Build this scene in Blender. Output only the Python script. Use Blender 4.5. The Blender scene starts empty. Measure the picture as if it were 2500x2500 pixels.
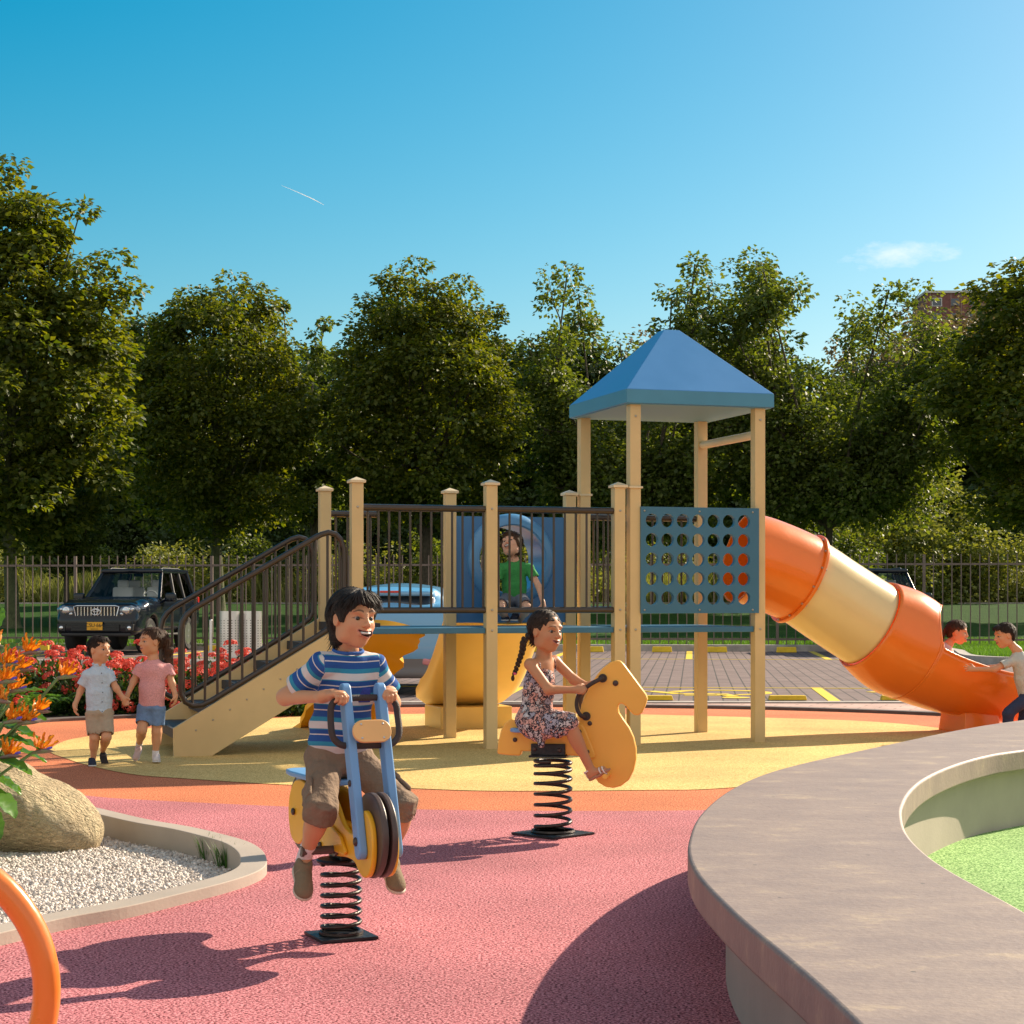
import bpy, bmesh, math, random
import numpy as np
from mathutils import Vector, Matrix
R = math.radians
sc = bpy.context.scene
# ---------------------------------------------------------------- camera
EYE = 1.3; FPX = 4600.0
cam_d = bpy.data.cameras.new('camera'); cam = bpy.data.objects.new('camera', cam_d)
sc.collection.objects.link(cam); sc.camera = cam
cam.location = (0, 0, EYE); cam.rotation_euler = (R(90), 0, 0)
cam_d.sensor_width = 36; cam_d.lens = 36 * FPX / 2500; cam_d.shift_y = 0.084
cam_d.clip_start = 0.05; cam_d.clip_end = 9000
# ---------------------------------------------------------------- sky and sun
SUN_AZ = 47.0; SUN_EL = 30.0          # azimuth clockwise from +Y (towards +X)
w = bpy.data.worlds.new('World'); sc.world = w; w.use_nodes = True
nt = w.node_tree; bg = nt.nodes['Background']
sky = nt.nodes.new('ShaderNodeTexSky'); sky.sky_type = 'NISHITA'; sky.sun_disc = False
sky.sun_elevation = R(SUN_EL); sky.sun_rotation = R(SUN_AZ)
sky.air_density = 1.0; sky.dust_density = 1.0; sky.ozone_density = 1.6
hsv = nt.nodes.new('ShaderNodeHueSaturation'); hsv.inputs['Hue'].default_value = 0.472; hsv.inputs['Saturation'].default_value = 1.78
nt.links.new(sky.outputs[0], hsv.inputs['Color'])
# two small wisps of real cloud in the sky near the horizon, by direction
geo = nt.nodes.new('ShaderNodeTexCoord'); mp = nt.nodes.new('ShaderNodeMapping')
mp.inputs['Location'].default_value = (-0.199 * 24, 0, -0.176 * 110); mp.inputs['Scale'].default_value = (24, 0, 110)
mp.inputs['Rotation'].default_value = (0, R(0), 0)
nt.links.new(geo.outputs['Generated'], mp.inputs['Vector'])
ln = nt.nodes.new('ShaderNodeVectorMath'); ln.operation = 'LENGTH'; nt.links.new(mp.outputs[0], ln.inputs[0])
nz = nt.nodes.new('ShaderNodeTexNoise'); nz.inputs['Scale'].default_value = 55; nz.inputs['Detail'].default_value = 9; nz.inputs['Roughness'].default_value = .65
mp2 = nt.nodes.new('ShaderNodeMapping'); mp2.inputs['Scale'].default_value = (1, 1, 2.4); nt.links.new(geo.outputs['Generated'], mp2.inputs['Vector']); nt.links.new(mp2.outputs[0], nz.inputs['Vector'])
ma = nt.nodes.new('ShaderNodeMath'); ma.operation = 'MULTIPLY_ADD'; ma.inputs[1].default_value = -0.55; nt.links.new(ln.outputs['Value'], ma.inputs[0]); nt.links.new(nz.outputs[0], ma.inputs[2])
mr = nt.nodes.new('ShaderNodeMapRange'); mr.inputs[1].default_value = 0.10; mr.inputs[2].default_value = 0.50; mr.inputs[3].default_value = 0; mr.inputs[4].default_value = .55
nt.links.new(ma.outputs[0], mr.inputs[0])
mx = nt.nodes.new('ShaderNodeMixRGB'); mx.inputs[2].default_value = (9.0, 9.4, 10.0, 1)
nt.links.new(mr.outputs[0], mx.inputs[0]); nt.links.new(hsv.outputs[0], mx.inputs[1])
# added warm fill light behind the viewer, shaped as an unseen broken cloud bank
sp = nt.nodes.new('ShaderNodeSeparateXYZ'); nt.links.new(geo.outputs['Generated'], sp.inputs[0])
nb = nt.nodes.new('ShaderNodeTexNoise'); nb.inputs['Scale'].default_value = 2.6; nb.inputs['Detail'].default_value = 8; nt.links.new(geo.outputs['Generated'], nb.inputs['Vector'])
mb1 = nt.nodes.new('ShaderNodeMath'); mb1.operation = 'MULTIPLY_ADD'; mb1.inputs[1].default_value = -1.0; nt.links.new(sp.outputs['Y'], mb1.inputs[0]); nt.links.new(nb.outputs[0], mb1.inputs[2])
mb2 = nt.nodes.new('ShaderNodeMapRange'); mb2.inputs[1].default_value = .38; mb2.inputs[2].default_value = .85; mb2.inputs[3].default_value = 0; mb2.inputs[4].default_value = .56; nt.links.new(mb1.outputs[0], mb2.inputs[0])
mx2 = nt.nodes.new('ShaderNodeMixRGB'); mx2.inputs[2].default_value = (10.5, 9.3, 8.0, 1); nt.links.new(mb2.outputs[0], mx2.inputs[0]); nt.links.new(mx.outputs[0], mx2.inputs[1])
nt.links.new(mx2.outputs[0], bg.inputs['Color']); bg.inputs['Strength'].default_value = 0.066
sd = bpy.data.lights.new('sun', 'SUN'); sd.energy = 4.9; sd.angle = R(0.55); sd.color = (1.0, .85, .64)
sun = bpy.data.objects.new('sun', sd); sc.collection.objects.link(sun)
sdir = Vector((math.sin(R(SUN_AZ)) * math.cos(R(SUN_EL)), math.cos(R(SUN_AZ)) * math.cos(R(SUN_EL)), math.sin(R(SUN_EL))))
sun.rotation_euler = sdir.to_track_quat('Z', 'Y').to_euler()
sc.view_settings.view_transform = 'Standard'; sc.view_settings.look = 'None'; sc.view_settings.gamma = 1
sc.view_settings.use_curve_mapping = False; sc.view_settings.exposure = 0.86
sc.cycles.max_bounces = 8; sc.cycles.transparent_max_bounces = 12
# ---------------------------------------------------------------- helpers
col = sc.collection
def W(nx, ny, Y):
    return np.array(((nx - 1250) * Y / FPX, Y, EYE - (ny - 1460) * Y / FPX))
def G(nx, ny, z=0.0):
    Y = FPX * (EYE - z) / (ny - 1460.0); return ((nx - 1250) * Y / FPX, Y)
def tag(o, label=None, cat=None, group=None, kind=None):
    if label: o['label'] = label
    if cat: o['category'] = cat
    if group: o['group'] = group
    if kind: o['kind'] = kind
    return o
def empty(name, loc=(0, 0, 0), rz=0.0):
    o = bpy.data.objects.new(name, None); col.objects.link(o); o.location = [float(c) for c in loc]; o.rotation_euler = (0, 0, rz); o.empty_display_size = .1
    return o
def copy_tree(o, parent=None):
    c = o.copy(); col.objects.link(c)
    if parent: c.parent = parent
    for ch in o.children: copy_tree(ch, c)
    return c
def link(name, me, m, parent=None, smooth=None, bevel=0, seg=2):
    if m is not None:
        for mm in (m if isinstance(m, (list, tuple)) else [m]): me.materials.append(mm)
    if smooth is not None:
        me.polygons.foreach_set('use_smooth', np.ones(len(me.polygons), dtype=bool))
        if smooth < 170: me.set_sharp_from_angle(angle=R(smooth))
    o = bpy.data.objects.new(name, me); col.objects.link(o)
    if parent is not None: o.parent = parent
    if bevel:
        b = o.modifiers.new('bevel', 'BEVEL'); b.width = bevel; b.segments = seg; b.limit_method = 'ANGLE'; b.angle_limit = R(40)
        b.harden_normals = False
    return o
def np_mesh(name, V, F):
    """V (n,3), F (m,k) constant k"""
    me = bpy.data.meshes.new(name); V = np.asarray(V, dtype=np.float32); F = np.asarray(F, dtype=np.int32)
    m, k = F.shape
    me.vertices.add(len(V)); me.vertices.foreach_set('co', V.ravel())
    me.loops.add(m * k); me.loops.foreach_set('vertex_index', F.ravel())
    me.polygons.add(m); me.polygons.foreach_set('loop_start', np.arange(0, m * k, k, dtype=np.int32))
    me.update(calc_edges=True); return me
class MB:
    def __init__(s): s.v = []; s.f = []; s.mi = []; s.m = 0
    def add(s, vs, fs):
        n = len(s.v); s.v += [tuple(float(c) for c in p) for p in vs]
        for f in fs: s.f.append(tuple(n + i for i in f)); s.mi.append(s.m)
        return s
    def box(s, c, size, rot=None, taper=1.0):
        x, y, z = [a / 2 for a in size]; P = []
        for sz in (-1, 1):
            t = taper if sz > 0 else 1
            for sx, sy in ((-1, -1), (1, -1), (1, 1), (-1, 1)): P.append(Vector((sx * x * t, sy * y * t, sz * z)))
        if rot is not None: P = [rot @ p for p in P]
        c = Vector(c); return s.add([p + c for p in P], [(3, 2, 1, 0), (4, 5, 6, 7), (0, 1, 5, 4), (1, 2, 6, 5), (2, 3, 7, 6), (3, 0, 4, 7)])
    def tube(s, path, r, n=12, closed=False, caps=True, sq=None):
        P = [Vector([float(c) for c in p]) for p in path]; N = len(P)
        rr = r if isinstance(r, (list, tuple, np.ndarray)) else [r] * N
        T = []
        for i in range(N):
            a = P[(i - 1) % N] if (closed or i > 0) else P[i]; b = P[(i + 1) % N] if (closed or i < N - 1) else P[i]
            t = b - a; T.append(t.normalized() if t.length > 1e-9 else Vector((0, 0, 1)))
        up = Vector((0, 0, 1)) if abs(T[0].z) < .9 else Vector((1, 0, 0))
        n0 = (up - T[0] * up.dot(T[0])).normalized(); vs = []
        for i in range(N):
            n0 = n0 - T[i] * n0.dot(T[i])
            n0 = n0.normalized() if n0.length > 1e-6 else T[i].orthogonal().normalized()
            b0 = T[i].cross(n0)
            for k in range(n):
                a = 2 * math.pi * k / n; vs.append(P[i] + (n0 * math.cos(a) + b0 * math.sin(a)) * float(rr[i]))
        fs = []; M = N if closed else N - 1
        for i in range(M):
            j = (i + 1) % N
            for k in range(n):
                k2 = (k + 1) % n; fs.append((i * n + k, i * n + k2, j * n + k2, j * n + k))
        if caps and not closed: fs.append(tuple(reversed(range(n)))); fs.append(tuple((N - 1) * n + k for k in range(n)))
        return s.add(vs, fs)
    def cyl(s, a, b, r, n=16, r2=None): return s.tube([a, b], [r, r if r2 is None else r2], n)
    def prism(s, poly, z0, z1, axis='z'):
        n = len(poly); f = {'z': lambda p, z: (p[0], p[1], z), 'y': lambda p, z: (p[0], z, p[1]), 'x': lambda p, z: (z, p[0], p[1])}[axis]
        vs = [f(p, z0) for p in poly] + [f(p, z1) for p in poly]
        fs = [tuple(reversed(range(n))), tuple(range(n, 2 * n))] + [(i, (i + 1) % n, n + (i + 1) % n, n + i) for i in range(n)]
        return s.add(vs, fs)
    def lathe(s, prof, c=(0, 0, 0), n=24, axis='z'):
        vs = []; m = len(prof)
        for (r, z) in prof:
            for k in range(n):
                a = 2 * math.pi * k / n; x, y = r * math.cos(a), r * math.sin(a)
                p = (x, y, z) if axis == 'z' else ((z, x, y) if axis == 'x' else (x, z, y))
                vs.append((p[0] + c[0], p[1] + c[1], p[2] + c[2]))
        fs = [(i * n + k, i * n + (k + 1) % n, (i + 1) * n + (k + 1) % n, (i + 1) * n + k) for i in range(m - 1) for k in range(n)]
        fs.append(tuple(reversed(range(n)))); fs.append(tuple((m - 1) * n + k for k in range(n)))
        return s.add(vs, fs)
    def ell(s, c, r, rot=None, nu=20, nv=12):
        vs = []
        for j in range(nv + 1):
            th = math.pi * j / nv
            for i in range(nu):
                ph = 2 * math.pi * i / nu
                p = Vector((r[0] * math.sin(th) * math.cos(ph), r[1] * math.sin(th) * math.sin(ph), r[2] * math.cos(th)))
                vs.append((rot @ p if rot else p) + Vector([float(q) for q in c]))
        return s.add(vs, [(j * nu + i, (j + 1) * nu + i, (j + 1) * nu + (i + 1) % nu, j * nu + (i + 1) % nu) for j in range(nv) for i in range(nu)])
    def build(s, name, m, parent=None, smooth=None, bevel=0, seg=2, fix=True):
        me = bpy.data.meshes.new(name); me.from_pydata(s.v, [], s.f)
        if any(s.mi): me.polygons.foreach_set('material_index', s.mi)
        me.update()
        if fix:
            bm = bmesh.new(); bm.from_mesh(me); bmesh.ops.remove_doubles(bm, verts=bm.verts, dist=1e-6) if smooth else None
            bmesh.ops.recalc_face_normals(bm, faces=bm.faces); bm.to_mesh(me); bm.free()
        return link(name, me, m, parent, smooth, bevel, seg)
def catmull(P, n=10, closed=False):
    P = [np.array(p, float) for p in P]; N = len(P); out = []
    for i in range(N if closed else N - 1):
        g = (lambda k: P[k % N]) if closed else (lambda k: P[min(max(k, 0), N - 1)])
        a, b, c, d = g(i - 1), g(i), g(i + 1), g(i + 2)
        for j in range(n):
            t = j / n; out.append(.5 * ((2 * b) + (c - a) * t + (2 * a - 5 * b + 4 * c - d) * t * t + (3 * b - a - 3 * c + d) * t ** 3))
    if not closed: out.append(P[-1])
    return [tuple(p) for p in out]
def polysheet(name, loops, z, m, parent=None):
    from mathutils.geometry import tessellate_polygon
    L = [[Vector((p[0], p[1], z)) for p in lp] for lp in loops]
    tri = tessellate_polygon(L); V = [tuple(p) for lp in L for p in lp]
    me = bpy.data.meshes.new(name); me.from_pydata(V, [], [tuple(t) for t in tri])
    bm = bmesh.new(); bm.from_mesh(me)
    for f in bm.faces:
        f.normal_update()
        if f.normal.z < 0: f.normal_flip()
    bm.to_mesh(me); bm.free()
    return link(name, me, m, parent)
def offset(poly, d):
    """offset an open/closed polyline (2D) to its left by d"""
    n = len(poly); out = []
    for i in range(n):
        a = np.array(poly[max(i - 1, 0)][:2]); b = np.array(poly[min(i + 1, n - 1)][:2]); t = b - a; t = t / (np.linalg.norm(t) + 1e-9)
        out.append((poly[i][0] - t[1] * d, poly[i][1] + t[0] * d))
    return out
def ribbon(poly_a, poly_b, z0, z1, mb=None):
    """solid strip between two matched open polylines"""
    mb = mb or MB(); n = len(poly_a)
    vs = [(p[0], p[1], z1) for p in poly_a] + [(p[0], p[1], z1) for p in poly_b] + [(p[0], p[1], z0) for p in poly_a] + [(p[0], p[1], z0) for p in poly_b]
    fs = []
    for i in range(n - 1):
        fs += [(i, i + 1, n + i + 1, n + i), (2 * n + i, 3 * n + i, 3 * n + i + 1, 2 * n + i + 1), (i, 2 * n + i, 2 * n + i + 1, i + 1), (n + i, n + i + 1, 3 * n + i + 1, 3 * n + i)]
    fs += [(0, n, 3 * n, 2 * n), (n - 1, 3 * n - 1, 4 * n - 1, 2 * n - 1)]
    return mb.add(vs, fs)
# ---------------------------------------------------------------- materials
def P(name, c, rough=.5, metal=0., var=0., vs=4., bump=0., bs=60., spec=.5, coat=0., c2=None, vdet=4, sub=0.):
    m = bpy.data.materials.new(name); m.use_nodes = True; t = m.node_tree; b = t.nodes['Principled BSDF']
    b.inputs['Base Color'].default_value = (*c, 1); b.inputs['Roughness'].default_value = rough; b.inputs['Metallic'].default_value = metal
    b.inputs['Specular IOR Level'].default_value = spec; b.inputs['Coat Weight'].default_value = coat; b.inputs['Coat Roughness'].default_value = .04
    if sub: b.inputs['Subsurface Weight'].default_value = sub; b.inputs['Subsurface Radius'].default_value = (.012, .005, .003); b.inputs['Subsurface Scale'].default_value = 1.0
    if var or c2 or bump:
        tc = t.nodes.new('ShaderNodeTexCoord')
    if var or c2:
        n = t.nodes.new('ShaderNodeTexNoise'); n.inputs['Scale'].default_value = vs; n.inputs['Detail'].default_value = vdet; n.inputs['Roughness'].default_value = .6
        t.links.new(tc.outputs['Object'], n.inputs['Vector'])
        r = t.nodes.new('ShaderNodeValToRGB'); r.color_ramp.elements[0].position = .34; r.color_ramp.elements[1].position = .66
        a = c2 or tuple(x * (1 - var) for x in c); bb = c if c2 else tuple(min(1, x * (1 + var)) for x in c)
        r.color_ramp.elements[0].color = (*a, 1); r.color_ramp.elements[1].color = (*bb, 1)
        t.links.new(n.outputs[0], r.inputs[0]); t.links.new(r.outputs[0], b.inputs['Base Color'])
        rr = t.nodes.new('ShaderNodeMapRange'); rr.inputs[3].default_value = max(0, rough - .08); rr.inputs[4].default_value = min(1, rough + .08)
        t.links.new(n.outputs[0], rr.inputs[0]); t.links.new(rr.outputs[0], b.inputs['Roughness'])
    if bump:
        n2 = t.nodes.new('ShaderNodeTexNoise'); n2.inputs['Scale'].default_value = bs; n2.inputs['Detail'].default_value = 5
        t.links.new(tc.outputs['Object'], n2.inputs['Vector'])
        bp = t.nodes.new('ShaderNodeBump'); bp.inputs['Strength'].default_value = bump; bp.inputs['Distance'].default_value = 1.0 / bs
        t.links.new(n2.outputs[0], bp.inputs['Height']); t.links.new(bp.outputs[0], b.inputs['Normal'])
    return m
def rubber(name, c, dark, light, s=105):
    m = P(name, c, .85, spec=.25); t = m.node_tree; b = t.nodes['Principled BSDF']
    tc = t.nodes.new('ShaderNodeTexCoord'); v = t.nodes.new('ShaderNodeTexNoise'); v.inputs['Scale'].default_value = s; v.inputs['Detail'].default_value = 2.5; v.inputs['Roughness'].default_value = .55; v.inputs['Distortion'].default_value = .4
    t.links.new(tc.outputs['Object'], v.inputs['Vector'])
    r = t.nodes.new('ShaderNodeValToRGB'); e = r.color_ramp.elements
    e[0].position = .41; e[0].color = (*dark, 1); e[1].position = .66; e[1].color = (*light, 1)
    k = e.new(.475); k.color = (*c, 1)
    n = t.nodes.new('ShaderNodeTexNoise'); n.inputs['Scale'].default_value = .9; n.inputs['Detail'].default_value = 5; t.links.new(tc.outputs['Object'], n.inputs['Vector'])
    mr = t.nodes.new('ShaderNodeMapRange'); mr.inputs[1].default_value = .3; mr.inputs[2].default_value = .7; mr.inputs[3].default_value = .78; mr.inputs[4].default_value = 1.12
    t.links.new(n.outputs[0], mr.inputs[0])
    mm = t.nodes.new('ShaderNodeVectorMath'); mm.operation = 'SCALE'; t.links.new(v.outputs[0], r.inputs[0]); t.links.new(r.outputs[0], mm.inputs[0]); t.links.new(mr.outputs[0], mm.inputs['Scale'])
    t.links.new(mm.outputs[0], b.inputs['Base Color'])
    bp = t.nodes.new('ShaderNodeBump'); bp.inputs['Strength'].default_value = .75; bp.inputs['Distance'].default_value = .006
    t.links.new(v.outputs[0], bp.inputs['Height']); t.links.new(bp.outputs[0], b.inputs['Normal'])
    return m
def leafmat(name, c, c2, trans=.35, rough=.58, tcol=None, rp=True):
    m = bpy.data.materials.new(name); m.use_nodes = True; t = m.node_tree; b = t.nodes['Principled BSDF']; out = t.nodes['Material Output']
    g = t.nodes.new('ShaderNodeNewGeometry'); r = t.nodes.new('ShaderNodeValToRGB'); e = r.color_ramp.elements
    e[0].color = (*c, 1); e[1].color = (*c2, 1)
    if rp: t.links.new(g.outputs['Random Per Island'], r.inputs[0])
    else:
        tc = t.nodes.new('ShaderNodeTexCoord'); n = t.nodes.new('ShaderNodeTexNoise'); n.inputs['Scale'].default_value = 7; t.links.new(tc.outputs['Object'], n.inputs['Vector']); t.links.new(n.outputs[0], r.inputs[0]); e[0].position = .35; e[1].position = .65
    t.links.new(r.outputs[0], b.inputs['Base Color']); b.inputs['Roughness'].default_value = rough; b.inputs['Specular IOR Level'].default_value = .45
    tr = t.nodes.new('ShaderNodeBsdfTranslucent'); hs = t.nodes.new('ShaderNodeMixRGB'); hs.blend_type = 'MULTIPLY'; hs.inputs[0].default_value = 1
    hs.inputs[2].default_value = (*(tcol or (1.9, 1.7, .5)), 1); t.links.new(r.outputs[0], hs.inputs[1]); t.links.new(hs.outputs[0], tr.inputs['Color'])
    mx = t.nodes.new('ShaderNodeMixShader'); mx.inputs[0].default_value = trans
    t.links.new(b.outputs[0], mx.inputs[1]); t.links.new(tr.outputs[0], mx.inputs[2]); t.links.new(mx.outputs[0], out.inputs['Surface'])
    return m
def attrmat(name, rough=.5, sub=0., spec=.4, bump=0, bs=200):
    m = P(name, (.5, .5, .5), rough, spec=spec, bump=bump, bs=bs, sub=sub); t = m.node_tree
    a = t.nodes.new('ShaderNodeAttribute'); a.attribute_name = 'Col'; t.links.new(a.outputs['Color'], t.nodes['Principled BSDF'].inputs['Base Color']); return m
def brickmat(name, c1, c2, mort, bw, bh, rot=0., off=.5, ms=.006, bump=.4):
    m = P(name, c1, .85, spec=.3); t = m.node_tree; b = t.nodes['Principled BSDF']
    tc = t.nodes.new('ShaderNodeTexCoord'); mp = t.nodes.new('ShaderNodeMapping'); mp.inputs['Rotation'].default_value = (0, 0, rot); t.links.new(tc.outputs['Object'], mp.inputs['Vector'])
    k = t.nodes.new('ShaderNodeTexBrick'); k.inputs['Scale'].default_value = 1; k.inputs['Brick Width'].default_value = bw; k.inputs['Row Height'].default_value = bh
    k.inputs['Mortar Size'].default_value = ms; k.inputs['Mortar Smooth'].default_value = .2; k.offset = off; k.inputs['Bias'].default_value = -.1
    k.inputs['Color1'].default_value = (*c1, 1); k.inputs['Color2'].default_value = (*c2, 1); k.inputs['Mortar'].default_value = (*mort, 1)
    t.links.new(mp.outputs[0], k.inputs['Vector'])
    n = t.nodes.new('ShaderNodeTexNoise'); n.inputs['Scale'].default_value = 2.2; n.inputs['Detail'].default_value = 8; t.links.new(tc.outputs['Object'], n.inputs['Vector'])
    mr = t.nodes.new('ShaderNodeMapRange'); mr.inputs[1].default_value = .3; mr.inputs[2].default_value = .7; mr.inputs[3].default_value = .82; mr.inputs[4].default_value = 1.15
    t.links.new(n.outputs[0], mr.inputs[0]); mm = t.nodes.new('ShaderNodeVectorMath'); mm.operation = 'SCALE'
    t.links.new(k.outputs['Color'], mm.inputs[0]); t.links.new(mr.outputs[0], mm.inputs['Scale']); t.links.new(mm.outputs[0], b.inputs['Base Color'])
    bp = t.nodes.new('ShaderNodeBump'); bp.invert = True; bp.inputs['Strength'].default_value = bump; bp.inputs['Distance'].default_value = .006
    t.links.new(k.outputs['Fac'], bp.inputs['Height']); t.links.new(bp.outputs[0], b.inputs['Normal']); return m
def glassmat(name, tint=(.75, .85, .9), f0=.06, rough=.02):
    m = bpy.data.materials.new(name); m.use_nodes = True; t = m.node_tree; t.nodes.remove(t.nodes['Principled BSDF']); out = t.nodes['Material Output']
    tr = t.nodes.new('ShaderNodeBsdfTransparent'); tr.inputs['Color'].default_value = (*tint, 1)
    gl = t.nodes.new('ShaderNodeBsdfGlossy'); gl.inputs['Roughness'].default_value = rough
    lw = t.nodes.new('ShaderNodeLayerWeight'); lw.inputs['Blend'].default_value = f0 * 5
    mx = t.nodes.new('ShaderNodeMixShader'); t.links.new(lw.outputs['Fresnel'], mx.inputs[0]); t.links.new(tr.outputs[0], mx.inputs[1]); t.links.new(gl.outputs[0], mx.inputs[2]); t.links.new(mx.outputs[0], out.inputs['Surface'])
    return m
# ---------------------------------------------------------------- implicit surfaces (one continuous skin per body)
def nrm(v): v = np.asarray(v, float); return v / (np.linalg.norm(v) + 1e-12)
def basis(fwd, up=(0, 0, 1)):
    f = nrm(fwd); u = np.asarray(up, float); u = nrm(u - f * np.dot(u, f)); r = np.cross(f, u)
    return np.stack([r, f, u], axis=1)          # columns: right, forward, up
class Field:
    def __init__(s): s.ops = []
    def cap(s, a, b, ra, rb=None, k=.02, sub=False):
        a = np.asarray(a, float); b = np.asarray(b, float); rb = ra if rb is None else rb; R_ = max(ra, rb)
        d = b - a; L = float(np.dot(d, d)) + 1e-12
        def fn(x, y, z):
            px, py, pz = x - a[0], y - a[1], z - a[2]
            t = np.clip((px * d[0] + py * d[1] + pz * d[2]) / L, 0, 1)
            return np.sqrt((px - t * d[0]) ** 2 + (py - t * d[1]) ** 2 + (pz - t * d[2]) ** 2) - (ra + t * (rb - ra))
        s.ops.append((fn, np.minimum(a, b) - R_, np.maximum(a, b) + R_, k, sub)); return s
    def ell(s, c, r, M=None, k=.02, sub=False):
        c = np.asarray(c, float); r = np.asarray(r, float); M = np.eye(3) if M is None else M
        ext = np.sqrt(((M * r[None, :]) ** 2).sum(1))
        def fn(x, y, z):
            px, py, pz = x - c[0], y - c[1], z - c[2]
            q = [(px * M[0, i] + py * M[1, i] + pz * M[2, i]) / r[i] for i in range(3)]
            k0 = np.sqrt(q[0] ** 2 + q[1] ** 2 + q[2] ** 2) + 1e-9
            k1 = np.sqrt((q[0] / r[0]) ** 2 + (q[1] / r[1]) ** 2 + (q[2] / r[2]) ** 2) + 1e-9
            return k0 * (k0 - 1) / k1
        s.ops.append((fn, c - ext, c + ext, k, sub)); return s
    def box(s, c, h, M=None, rd=.01, k=.02, sub=False):
        c = np.asarray(c, float); h = np.asarray(h, float); M = np.eye(3) if M is None else M
        ext = np.abs(M) @ h
        def fn(x, y, z):
            px, py, pz = x - c[0], y - c[1], z - c[2]
            q = [np.abs(px * M[0, i] + py * M[1, i] + pz * M[2, i]) - h[i] + rd for i in range(3)]
            return np.sqrt(np.maximum(q[0], 0) ** 2 + np.maximum(q[1], 0) ** 2 + np.maximum(q[2], 0) ** 2) + np.minimum(np.maximum(np.maximum(q[0], q[1]), q[2]), 0) - rd
        s.ops.append((fn, c - ext, c + ext, k, sub)); return s
    def ecyl(s, a, b, r0, r1, right, k=.02, sub=False, rd=.0):
        """elliptic cone section a->b with flat ends; right = axis of first radius"""
        a = np.asarray(a, float); b = np.asarray(b, float); ax = b - a; L = np.linalg.norm(ax); ax = ax / L
        rt = np.asarray(right, float); rt = nrm(rt - ax * np.dot(rt, ax)); fw = np.cross(ax, rt); R_ = max(*r0, *r1)
        def fn(x, y, z):
            px, py, pz = x - a[0], y - a[1], z - a[2]
            t = px * ax[0] + py * ax[1] + pz * ax[2]; u = px * rt[0] + py * rt[1] + pz * rt[2]; v = px * fw[0] + py * fw[1] + pz * fw[2]
            tt = np.clip(t / L, 0, 1); ru = r0[0] + (r1[0] - r0[0]) * tt; rv = r0[1] + (r1[1] - r0[1]) * tt
            q = np.sqrt((u / ru) ** 2 + (v / rv) ** 2) + 1e-9; g = np.sqrt((u / ru ** 2) ** 2 + (v / rv ** 2) ** 2) + 1e-9
            d = q * (q - 1) / g
            e = np.maximum(-t, t - L)
            return np.minimum(np.maximum(d + rd, e + rd), 0) + np.sqrt(np.maximum(d + rd, 0) ** 2 + np.maximum(e + rd, 0) ** 2) - rd
        s.ops.append((fn, np.minimum(a, b) - R_, np.maximum(a, b) + R_, k, sub)); return s
    def cut(s, p, n):
        """remove everything on the side n points to"""
        p = np.asarray(p, float); n = nrm(n)
        def fn(x, y, z): return (x - p[0]) * n[0] + (y - p[1]) * n[1] + (z - p[2]) * n[2]
        s.ops.append((fn, None, None, 0, 'cut')); return s
    def disp(s, fn):
        s.ops.append((fn, None, None, 0, 'disp')); return s
    def bounds(s):
        lo = np.min([o[1] for o in s.ops if o[1] is not None and o[4] is False], axis=0); hi = np.max([o[2] for o in s.ops if o[2] is not None and o[4] is False], axis=0); return lo, hi
    def grid(s, lo, hi, h):
        lo = np.floor(np.asarray(lo) / h) * h; n = np.maximum(np.ceil((np.asarray(hi) - lo) / h).astype(int) + 1, 3)
        ax = [lo[i] + h * np.arange(n[i]) for i in range(3)]
        F = np.full(n, 1.0, dtype=np.float32)
        for fn, blo, bhi, k, sub in s.ops:
            if blo is None: i0 = np.zeros(3, int); i1 = n
            else:
                m = k + 3 * h
                i0 = np.clip(np.floor((blo - m - lo) / h).astype(int), 0, n); i1 = np.clip(np.ceil((bhi + m - lo) / h).astype(int) + 1, 0, n)
            if np.any(i1 <= i0): continue
            sl = tuple(slice(i0[i], i1[i]) for i in range(3))
            x = ax[0][sl[0]][:, None, None]; y = ax[1][sl[1]][None, :, None]; z = ax[2][sl[2]][None, None, :]
            d = fn(x, y, z).astype(np.float32); A = F[sl]
            if sub == 'cut': F[sl] = np.maximum(A, d)
            elif sub == 'disp': F[sl] = A - d
            elif sub:
                d = -d
                if k > 0: hh = np.maximum(k - np.abs(A - d), 0) / k; F[sl] = np.maximum(A, d) + hh * hh * k * .25
                else: F[sl] = np.maximum(A, d)
            else:
                if k > 0: hh = np.maximum(k - np.abs(A - d), 0) / k; F[sl] = np.minimum(A, d) - hh * hh * k * .25
                else: F[sl] = np.minimum(A, d)
        return F, lo
    def mesh(s, h, fine=()):
        lo, hi = s.bounds(); V, Q = surfnet(*s.grid(lo - 3 * h, hi + 3 * h, h), h)
        if len(fine):
            keep = np.ones(len(Q), bool); c = V[Q].mean(1)
            for (a, b, hf) in fine: keep &= ~np.all((c > np.asarray(a) + hf * .5) & (c < np.asarray(b) - hf * .5), axis=1)
            Q = Q[keep]; Vs = [V]; Qs = [Q]; n = len(V)
            for (a, b, hf) in fine:
                F, l0 = s.grid(np.asarray(a) - 2 * hf, np.asarray(b) + 2 * hf, hf); v, q = surfnet(F, l0, hf)
                c = v[q].mean(1); q = q[np.all((c > np.asarray(a) - hf) & (c < np.asarray(b) + hf), axis=1)]
                Vs.append(v); Qs.append(q + n); n += len(v)
            V = np.concatenate(Vs); Q = np.concatenate(Qs)
            used = np.unique(Q); mp = np.zeros(len(V), int); mp[used] = np.arange(len(used)); V = V[used]; Q = mp[Q]
        return V, Q
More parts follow.
